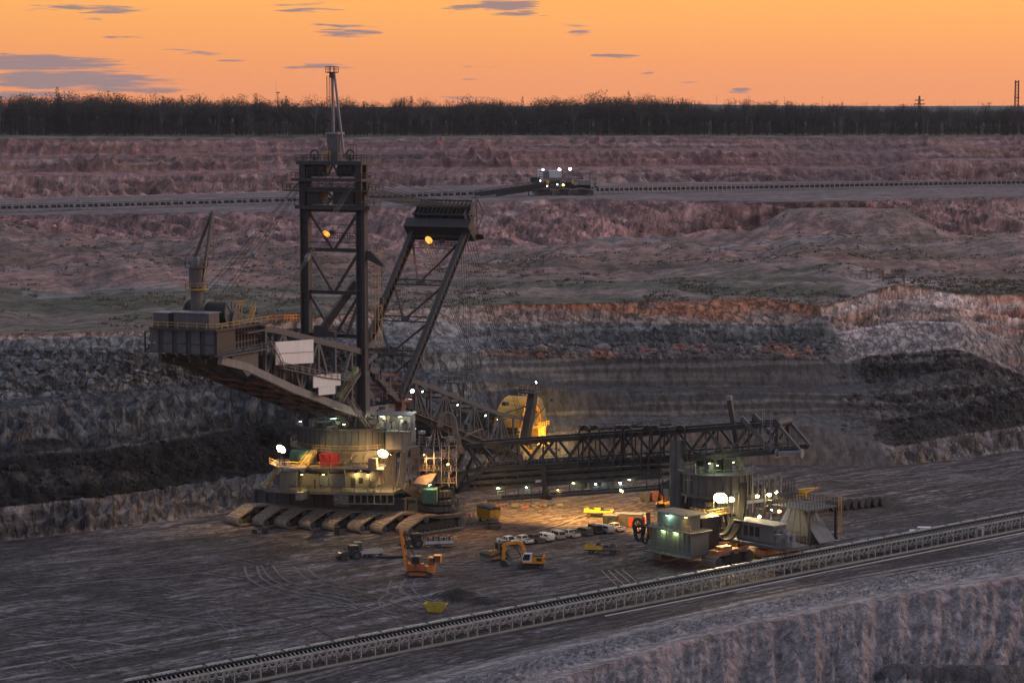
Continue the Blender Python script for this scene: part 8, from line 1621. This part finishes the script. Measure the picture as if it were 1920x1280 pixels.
# ------------------------------------------------------------------ forest along the rim
BARKS = [mat('bark_dark', (.035, .032, .032), .9, 0, .3), mat('bark_pale', (.13, .125, .125), .9, 0, .3)]
LEAVES = [mat('crown_bare', (.050, .047, .051), .95, 0, .35, .5), mat('crown_olive', (.046, .050, .043), .95, 0, .35, .5), mat('crown_rust', (.062, .050, .046), .95, 0, .35, .5), mat('crown_pine', (.018, .024, .020), .95, 0, .35, .5)]
def tree_meshes(seed, kind):
    r = random.Random(seed); H = 1.0; tr = MB(); lean = r.uniform(-.02, .02); tr.tube((0, 0, 0), (lean, 0, .9 if kind == 'pine' else .62), .013, 6, .004)
    cr = MB()
    if kind == 'pine':
        for k in range(260):
            z = r.uniform(.22, 1.0); rad = (1.02 - z) * .20 * r.uniform(.3, 1.1) + .01; t = r.uniform(0, 6.28); c = Vector((rad * math.cos(t), rad * math.sin(t), z)); d = Vector((math.cos(t), math.sin(t), -.35)) * r.uniform(.02, .05); s_ = Vector((-math.sin(t), math.cos(t), 0)) * r.uniform(.012, .028); cr.add([c - s_, c + s_, c + d], [(0, 1, 2)])
    else:
        W_ = r.uniform(.22, .32); z0_ = r.uniform(.3, .42); lobes = [(r.uniform(-.5, .5) * W_, r.uniform(-.5, .5) * W_, r.uniform(z0_ + .12, .88), r.uniform(.45, .8)) for _ in range(7)]
        for _ in range(26):
            z = r.uniform(.28, .6); t = r.uniform(0, 6.28); l = lobes[r.randrange(7)]; e = Vector((l[0] + math.cos(t) * W_ * .6, l[1] + math.sin(t) * W_ * .6, min(.97, l[2] + r.uniform(0, .14)))); a = Vector((lean * z, 0, z)); m_ = a.lerp(e, .5) + Vector((0, 0, .03)); tr.bar(a, m_, .006).bar(m_, e, .0035)
        for k in range(520):
            l = lobes[r.randrange(7)]; v = Vector((r.gauss(0, 1), r.gauss(0, 1), r.gauss(0, 1))).normalized() * (r.random() ** .4) * W_ * l[3]; c = Vector((l[0], l[1], l[2])) + Vector((v.x, v.y, v.z * .9))
            if c.z > 1.0 or c.z < .16: continue
            a = Vector((r.gauss(0, 1), r.gauss(0, 1), r.gauss(0, 1))).normalized() * r.uniform(.012, .036); b = Vector((r.gauss(0, 1), r.gauss(0, 1), r.gauss(0, 1))).normalized() * r.uniform(.009, .026); cr.add([c - a, c + a * .6 + b, c + b * 1.4 - a * .2], [(0, 1, 2)])
        for k in range(150):                                            # understorey shoots round the foot
            t = r.uniform(0, 6.28); q_ = r.uniform(0, .16); z = r.uniform(0, .32); c = Vector((q_ * math.cos(t), q_ * math.sin(t), z)); cr.add([c, c + Vector((r.uniform(-.01, .01), .004, r.uniform(.04, .12))), c + Vector((.012, 0, .02))], [(0, 1, 2)])
    return tr, cr
VAR = [tree_meshes(100 + i, 'pine' if i in (5,) else 'broad') for i in range(8)]
VM = []
for i, (tr, cr) in enumerate(VAR): VM.append((tr, cr, LEAVES[3] if i == 5 else LEAVES[i % 3]))
MESH = {}
def tmesh(i, bark):
    if (i, bark) not in MESH:
        tr, cr, lm = VM[i]; a = tr.mesh('trunk'); a.materials.append(BARKS[bark])
        c = bpy.data.meshes.get('crown_%d' % i)
        if c is None: c = cr.mesh('crown_%d' % i); c.materials.append(lm)
        MESH[i, bark] = (a, c)
    return MESH[i, bark]
random.seed(77)
def tree_top(px):                                                  # skyline of the wood along the photo
    return float(np.interp(px, [-300, 0, 100, 200, 300, 420, 520, 640, 760, 880, 960, 1060, 1130, 1220, 1300, 1420, 1480, 1560, 1640, 1760, 1860, 1920, 2200], [182, 180, 172, 178, 181, 186, 184, 188, 190, 188, 190, 184, 178, 186, 192, 191, 192, 196, 199, 202, 199, 203, 203]))
def forest():
    spots = []
    for row, (D, n) in enumerate(((1345, 150), (1362, 150), (1385, 170), (1410, 190), (1440, 200), (1480, 200))):
        for k in range(n):
            px = -90 + (2100) * (k + random.uniform(-.45, .45)) / n; d = D + random.uniform(-9, 9); spots.append((row, px, d))
    big = MB(); bv, bf, nb = {m: [] for m in range(5)}, {m: [] for m in range(5)}, 0; made = 0
    for row, px, d in spots:
        x = (px - CX) / FPX * d; z = 72.9; top = 88 + (HORIZON - tree_top(px)) / FPX * 1400; H = (top - z) * (random.uniform(.72, 1.02) if random.random() < .7 else random.uniform(.95, 1.18)) * (1.0 if row > 1 else .9); vi = random.choice((0, 1, 2, 3, 4, 6, 7, 0, 1, 5)); rz = random.uniform(0, 6.28); pale = 1 if random.random() < .14 else 0
        wd = H * random.uniform(.85, 1.25)
        if row < 2:
            a, c = tmesh(vi, pale); T = thing('tree', 'tall pine among the front trees of the wood on the pit rim' if vi == 5 else ('slender tree with pale trunk in the front of the wood on the pit rim' if pale else 'bare dark tree in the front of the wood on the pit rim'), 'tree', (x, d, z), rz, 'pines of the wood' if vi == 5 else ('pale-trunked trees of the wood' if pale else 'bare trees of the wood')); T.scale = (wd, wd, H); link('trunk', a, T); link('crown', c, T); made += 1
        else:
            ca, sa = math.cos(rz), math.sin(rz)
            for key, mb in ((4, VM[vi][0]), (3 if vi == 5 else vi % 3, VM[vi][1])):
                V = np.array(mb.v); V = np.stack([(V[:, 0] * ca - V[:, 1] * sa) * wd + x, (V[:, 0] * sa + V[:, 1] * ca) * wd + d, V[:, 2] * H + z], 1); off = sum(len(q) for q in bv[key]); bv[key].append(V)
                bf[key].append((off, mb.f))
    vs, fs, mi, off0 = [], [], [], 0
    for key in range(5):
        if not bv[key]: continue
        V = np.concatenate(bv[key]); vs.append(V)
        for off, f in bf[key]:
            fs.extend([tuple(i + off + off0 for i in q) for q in f]); mi.extend([key] * len(f))
        off0 += len(V)
    me = bpy.data.meshes.new('forest'); me.from_pydata(np.concatenate(vs).tolist(), [], fs); me.polygons.foreach_set('material_index', np.array(mi, np.int32))
    for m_ in LEAVES + [BARKS[0]]: me.materials.append(m_)
    o = link('forest', me); tag(o, 'dark mass of leafless wood filling the horizon behind the pit rim', 'forest', None, 'stuff')
forest()

# ------------------------------------------------------------------ scrub, bushes and boulders on the benches
def scrub():
    r = np.random.default_rng(5); vs, fs = [], []; rows = [i for i, z in enumerate(TZONE) if z in (TIDX['W8'], TIDX['M1'])]
    n = 9000; ri = r.integers(rows[0], rows[-1], n); ci = r.integers(60, TP.shape[1] - 60, n); base = TP[ri, ci]; dens = fbm(base[:, 0] * .02, base[:, 1] * .02 + base[:, 2] * .06, o=4) + .10 + .5 * fbm(base[:, 0] * .1, base[:, 1] * .05, o=2)
    keep = dens > .12; base = base[keep]; B = []
    for p in base:
        s_ = r.uniform(.25, .9)
        for k in range(6):
            c = p + np.array([r.normal() * .8, r.normal() * 1.2, 0]) * s_; a = r.uniform(0, 6.28); i = len(vs); hh = s_ * r.uniform(.25, .8)
            vs += [c + [-.5 * s_ * math.cos(a), -.5 * s_ * math.sin(a), -.1], c + [.5 * s_ * math.cos(a), .5 * s_ * math.sin(a), -.1], c + [r.normal() * .15, r.normal() * .15, hh]]; fs.append((i, i + 1, i + 2))
    me = bpy.data.meshes.new('scrub'); me.from_pydata([tuple(v) for v in vs], [], fs); me.materials.append(mat('scrub_olive', (.075, .068, .045), .95, 0, .4, .3, (.12, .09, .065), .6)); tag(link('scrub', me), 'low olive brown scrub scattered over the middle bench', 'scrub', None, 'stuff')
scrub()
def bush_mesh(seed):
    r = random.Random(seed); mb = MB(); lob = [(r.gauss(0, .5), r.gauss(0, .5), r.uniform(.3, .8)) for _ in range(6)]
    for k in range(320):
        l = lob[r.randrange(6)]; v = Vector((r.gauss(0, 1), r.gauss(0, 1), abs(r.gauss(0, .8)))).normalized() * .55 * r.random() ** .4; c = Vector(l) + v * 1.0; c.z = max(.02, c.z * .9); a = Vector((r.gauss(0, 1), r.gauss(0, 1), r.gauss(0, 1))).normalized() * r.uniform(.05, .12); b = Vector((r.gauss(0, 1), r.gauss(0, 1), r.gauss(0, 1))).normalized() * .06; mb.add([c - a, c + a + b, c + b * 2], [(0, 1, 2)])
    return mb.mesh('foliage')
BM = [bush_mesh(i) for i in range(3)]; BMAT = [mat('bush_green', (.035, .045, .025), .95, 0, .4, .6), mat('bush_ochre', (.13, .075, .03), .95, 0, .4, .6), mat('bush_dark', (.03, .03, .025), .95, 0, .4, .6)]
for i, b in enumerate(BM): b.materials.append(BMAT[i])
BUSH = [(1808, 553, 2.6, 1, 'ochre bush on the crest of the right-hand slope'), (1640, 492, 2.2, 0, 'dense green bush on the bench above the grey spur'), (1612, 488, 2.8, 0, 'broad green bush left of its twin above the grey spur'), (1470, 508, 1.6, 0, 'small green bush on the bench behind the orange rim'), (1110, 520, 2.4, 0, 'green bush thicket in the middle of the bench'), (1060, 530, 2.0, 0, 'green bush beside the thicket in mid bench'), (180, 556, 2.0, 1, 'ochre bush above the left wall'), (150, 566, 2.2, 0, 'green bush above the left wall nearest the edge'), (240, 548, 1.8, 0, 'green bush on the left bench beyond the ochre bush'), (60, 560, 2.0, 2, 'dark bush at the far left of the bench'), (1690, 510, 1.5, 2, 'dark bush on the far right bench'), (1765, 512, 1.5, 2, 'dark bush near the right track'), (1250, 535, 1.8, 0, 'green bush behind the orange rim'), (985, 522, 2.2, 2, 'dark bush right of the leaning tower ropes'), (370, 590, 1.6, 0, 'green bush behind the counterweight'), (1850, 540, 2.2, 1, 'ochre bush right of the slope crest'), (90, 575, 1.6, 1, 'low ochre bush near the left rim')]
for (px, py, s_, k, lab) in BUSH:
    p = drop(px, py, 35); o = link('bush', BM[k], None, p - Vector((0, 0, .2)), random.uniform(0, 6)); o.scale = (s_, s_, s_ * .8); tag(o, lab, 'bush', 'bushes on the benches')
def rocks():
    r = random.Random(8); rr = np.random.default_rng(8); base = []
    for k in range(5):
        bm = bmesh.new(); bmesh.ops.create_icosphere(bm, subdivisions=1, radius=1)
        for v in bm.verts: v.co *= r.uniform(.65, 1.15)
        base.append((np.array([v.co[:] for v in bm.verts]), [tuple(v.index for v in f.verts) for f in bm.faces])); bm.free()
    vs, fs, off, cs = [], [], 0, []
    def scatter(zone, x0, x1, n, smin, smax, pw=3):
        nonlocal off
        rows = np.where(TZONE == TIDX[zone])[0]; cols = np.where((TUS > x0) & (TUS < x1))[0]
        for _ in range(n):
            ri_, ci_ = rr.choice(rows), rr.choice(cols); p = TP[ri_, ci_]; cs.append(np.tile(np.append(TCOL[ri_, ci_] * r.uniform(.7, 1.7), 1.0), (12, 1))); s_ = smin + (smax - smin) * r.random() ** pw; V, F = base[r.randrange(5)]; a = r.uniform(0, 6.28); ca, sa = math.cos(a), math.sin(a); S = np.array([s_ * r.uniform(.7, 1.5), s_ * r.uniform(.7, 1.2), s_ * r.uniform(.45, .9)]); Q = V * S
            vs.append(np.stack([Q[:, 0] * ca - Q[:, 1] * sa + p[0], Q[:, 0] * sa + Q[:, 1] * ca + p[1], Q[:, 2] + p[2] + .1 * s_], 1)); fs.extend([tuple(i + off for i in f) for f in F]); off += len(V)
    scatter('W5', 900, 1560, 1500, .15, 1.35); scatter('W4', -50, 560, 1100, .15, 1.4); scatter('W5', -50, 560, 300, .2, 1.2); scatter('W3', -50, 560, 250, .2, 1.0); scatter('W1', -50, 520, 700, .2, 1.2); scatter('W2', 1580, 1920, 500, .2, 1.1); scatter('W4', 1580, 1920, 300, .2, .9); scatter('W1', 1580, 1920, 400, .2, .9); scatter('T', 1000, 1560, 120, .15, .5); scatter('W3', 900, 1560, 500, .12, .5); scatter('W2', 900, 1560, 300, .12, .4); scatter('M2', 0, 1900, 300, .3, 1.2)
    me = bpy.data.meshes.new('rubble'); me.from_pydata(np.concatenate(vs).tolist(), [], fs); mat('rubble_stone', (.14, .132, .132), .9, 0, .4, .25, (.2, .1, .075), .3, .1); ca_ = me.color_attributes.new('strata', 'FLOAT_COLOR', 'POINT'); ca_.data.foreach_set('color', np.concatenate(cs).astype(np.float32).ravel()); rb_ = me.attributes.new('rugged', 'FLOAT', 'POINT'); rb_.data.foreach_set('value', np.full(len(me.vertices), .6, np.float32)); me.materials.append(SOIL_WALL); tag(link('rubble', me), 'broken clods and boulders lying on the wall terraces', 'rubble', None, 'stuff')
rocks()
# larger loose boulders one can pick out
r_ = random.Random(3)
def boulder(px, py, zg, s_, lab):
    bm = bmesh.new(); bmesh.ops.create_icosphere(bm, subdivisions=2, radius=1)
    for v in bm.verts: v.co *= r_.uniform(.8, 1.12); v.co.z *= .62; v.co.x *= 1.35
    me = bpy.data.meshes.new('boulder'); bm.to_mesh(me); bm.free(); me.materials.append(MATS['rubble_stone']); o = link('boulder', me, None, drop(px, py, zg) + Vector((0, 0, s_ * .2)), r_.uniform(0, 6)); o.scale = (s_, s_, s_); tag(o, lab, 'boulder', 'boulders on the terraces')
for a in ((1128, 656, 24, 2.3, 'long pale flat boulder on the rubble bench of the back wall'), (1095, 658, 24, 1.9, 'pale boulder left of the long flat one on the rubble bench'), (1015, 655, 24, 1.6, 'pale boulder on the rubble bench nearest the rope lines'), (1200, 660, 24, 1.2, 'small boulder mid way along the rubble bench'), (1420, 655, 24, 1.5, 'reddish boulder near the corner of the rubble bench'), (140, 735, 25, 1.6, 'pale boulder on the left grey terrace'), (122, 737, 25, 1.3, 'smaller pale boulder beside it on the left grey terrace'), (35, 720, 26, 1.5, 'grey boulder at the far left terrace edge')): boulder(*a)

# ------------------------------------------------------------------ tyre ruts pressed into the pit floor
def rut(name, pts, gap, w, m, dz=.05, n=10):
    P = bez(pts, n); Q = [G(px, py) for px, py in P]; mb = MB()
    offs = (-gap / 2, gap / 2) if gap else (0,)
    for o_ in offs:
        L_, R_ = [], []
        for i, p in enumerate(Q):
            d = (Q[min(i + 1, len(Q) - 1)] - Q[max(i - 1, 0)]); d.z = 0; d.normalize(); s_ = Vector((-d.y, d.x, 0)); ww = w * (.75 + .5 * random.random())
            for lst, e in ((L_, o_ - ww / 2), (R_, o_ + ww / 2)):
                q = p + s_ * e; q.z = ground_z(q.x, q.y) + dz; lst.append(q)
        k = len(L_); C_ = [(a + b) / 2 + Vector((0, 0, .10)) for a, b in zip(L_, R_)]
        mb.add(L_ + C_ + R_, [(i, i + 1, k + i + 1, k + i) for i in range(k - 1)] + [(k + i, k + i + 1, 2 * k + i + 1, 2 * k + i) for i in range(k - 1)], True)
    o = mb.build(name, m, None); o['kind'] = 'structure'; return o
RP = mat('rut_pale', (.115, .102, .108), .95, 0, .6, .5, (.06, .053, .057), .8); RD = mat('rut_dark', (.035, .031, .034), .95, 0, .4, .8); RW = mat('rut_sand', (.24, .185, .14), .95, 0, .3, .8)
random.seed(55)
for pts, gap, w, m in (
    ([(470, 1062), (480, 1085), (520, 1105), (600, 1125), (690, 1142), (760, 1160)], 2.4, .5, RP), ([(500, 1060), (525, 1088), (590, 1108), (680, 1125)], 2.2, .45, RP), ([(560, 1060), (590, 1085), (650, 1100), (720, 1112)], 2.4, .5, RP),
    ([(745, 1088), (738, 1102), (742, 1112), (775, 1122), (830, 1140)], 2.2, .45, RP), ([(770, 1086), (762, 1100), (770, 1112), (800, 1125), (850, 1140)], 2.0, .45, RP), ([(600, 1080), (650, 1102), (720, 1125), (790, 1150)], 0, 1.0, RD),
    ([(730, 1140), (720, 1128), (735, 1115), (768, 1112)], 2.0, .4, RP), ([(640, 1160), (700, 1142), (730, 1132), (770, 1118)], 0, 1.2, RP), ([(540, 1140), (620, 1138), (690, 1130)], 0, .9, RP),
    ([(1010, 995), (1050, 985), (1085, 972), (1110, 960)], 1.8, .3, RW), ([(1135, 1070), (1150, 1085), (1165, 1098)], 1.4, .3, RW), ([(1160, 1068), (1175, 1080), (1188, 1092)], 1.4, .3, RW),
    ([(880, 1078), (960, 1070), (1060, 1060), (1130, 1062)], 2.4, .4, RP), ([(820, 1118), (940, 1100), (1080, 1082)], 0, .8, RP), ([(960, 1115), (1060, 1100), (1160, 1086)], 0, .9, RP), ([(900, 1128), (980, 1120), (1060, 1110)], 0, .7, RP),
    ([(60, 1100), (180, 1090), (320, 1080), (440, 1066)], 0, .8, RP), ([(80, 1140), (220, 1150), (380, 1165), (520, 1180)], 2.4, .5, RP), ([(150, 1240), (280, 1215), (420, 1190), (560, 1170)], 2.4, .6, RP), ([(20, 1190), (160, 1200), (300, 1220)], 0, .9, RP), ([(300, 1120), (420, 1135), (560, 1165), (640, 1200)], 0, 1.0, RD), ([(200, 1060), (330, 1052), (450, 1044)], 2.4, .5, RP), ([(30, 1060), (140, 1050), (260, 1040)], 2.4, .5, RP),
    ([(1560, 930), (1660, 915), (1780, 905), (1900, 895)], 2.4, .5, RP), ([(1580, 985), (1700, 965), (1850, 945), (1960, 930)], 2.4, .5, RP), ([(1640, 890), (1740, 885), (1860, 876)], 0, .9, RP), ([(1560, 900), (1640, 898), (1760, 890)], 0, .8, RP), ([(1540, 1005), (1640, 988), (1760, 968), (1880, 950)], 0, .9, RD),
    ([(620, 1275), (800, 1225), (1000, 1185), (1250, 1135), (1600, 1068), (1930, 1012)], 2.6, .55, RD), ([(700, 1278), (900, 1225), (1150, 1170), (1450, 1108), (1930, 1026)], 2.4, .55, RD), ([(560, 1278), (760, 1222), (960, 1180)], 2.2, .5, RP), ([(760, 1282), (960, 1228), (1200, 1174), (1500, 1112), (1930, 1035)], 0, 1.1, RP)):
    rut('tyre_rut', pts, gap, w, m)
# many more criss-crossing wheel tracks
rr_ = random.Random(123)
for k in range(72):
    if k < 50: px, py = rr_.uniform(-20, 1180), rr_.uniform(1022, 1240)
    else: px, py = rr_.uniform(1480, 1900), rr_.uniform(885, 985)
    if py > 1265 - (px - 300) * .205 and px > 200: py = 1255 - (px - 300) * .215
    if py < 1012: py = 1012 if px < 1480 else py
    h0 = rr_.uniform(-.5, .5) + (0.0 if k % 3 else rr_.uniform(-1.2, 1.2)); c0 = rr_.uniform(-.010, .010); pts = []
    for i in range(7):
        pts.append((px, py)); st_ = rr_.uniform(14, 34); px += st_ * math.cos(h0); py += st_ * math.sin(h0) * .34; h0 += c0 * st_
    if any(q[1] > 1262 - (q[0] - 300) * .212 and q[0] > 150 for q in pts) or any(q[1] < (1008 if q[0] < 1480 else 880) for q in pts): continue
    rut('tyre_rut', pts, rr_.choice((1.8, 2.2, 2.4)), rr_.uniform(.22, .42), rr_.choice((RP, RD)), .03, 6)
# ------------------------------------------------------------------ evening haze over the pit
HAZE_DENSITY = .000022
def haze():
    me = MB().boxr(-2600, 2600, -300, 6300, -40, 170).mesh('haze'); m = bpy.data.materials.new('evening_haze'); m.use_nodes = True; nt = m.node_tree
    nt.nodes.remove(nt.nodes['Principled BSDF']); v = nt.nodes.new('ShaderNodeVolumePrincipled'); v.inputs['Color'].default_value = (.80, .87, 1.0, 1); v.inputs['Density'].default_value = HAZE_DENSITY; v.inputs['Anisotropy'].default_value = .2
    nt.links.new(v.outputs[0], nt.nodes['Material Output'].inputs['Volume']); me.materials.append(m); o = link('haze', me); tag(o, 'thin evening haze over the pit', 'haze', None, 'stuff')
haze()
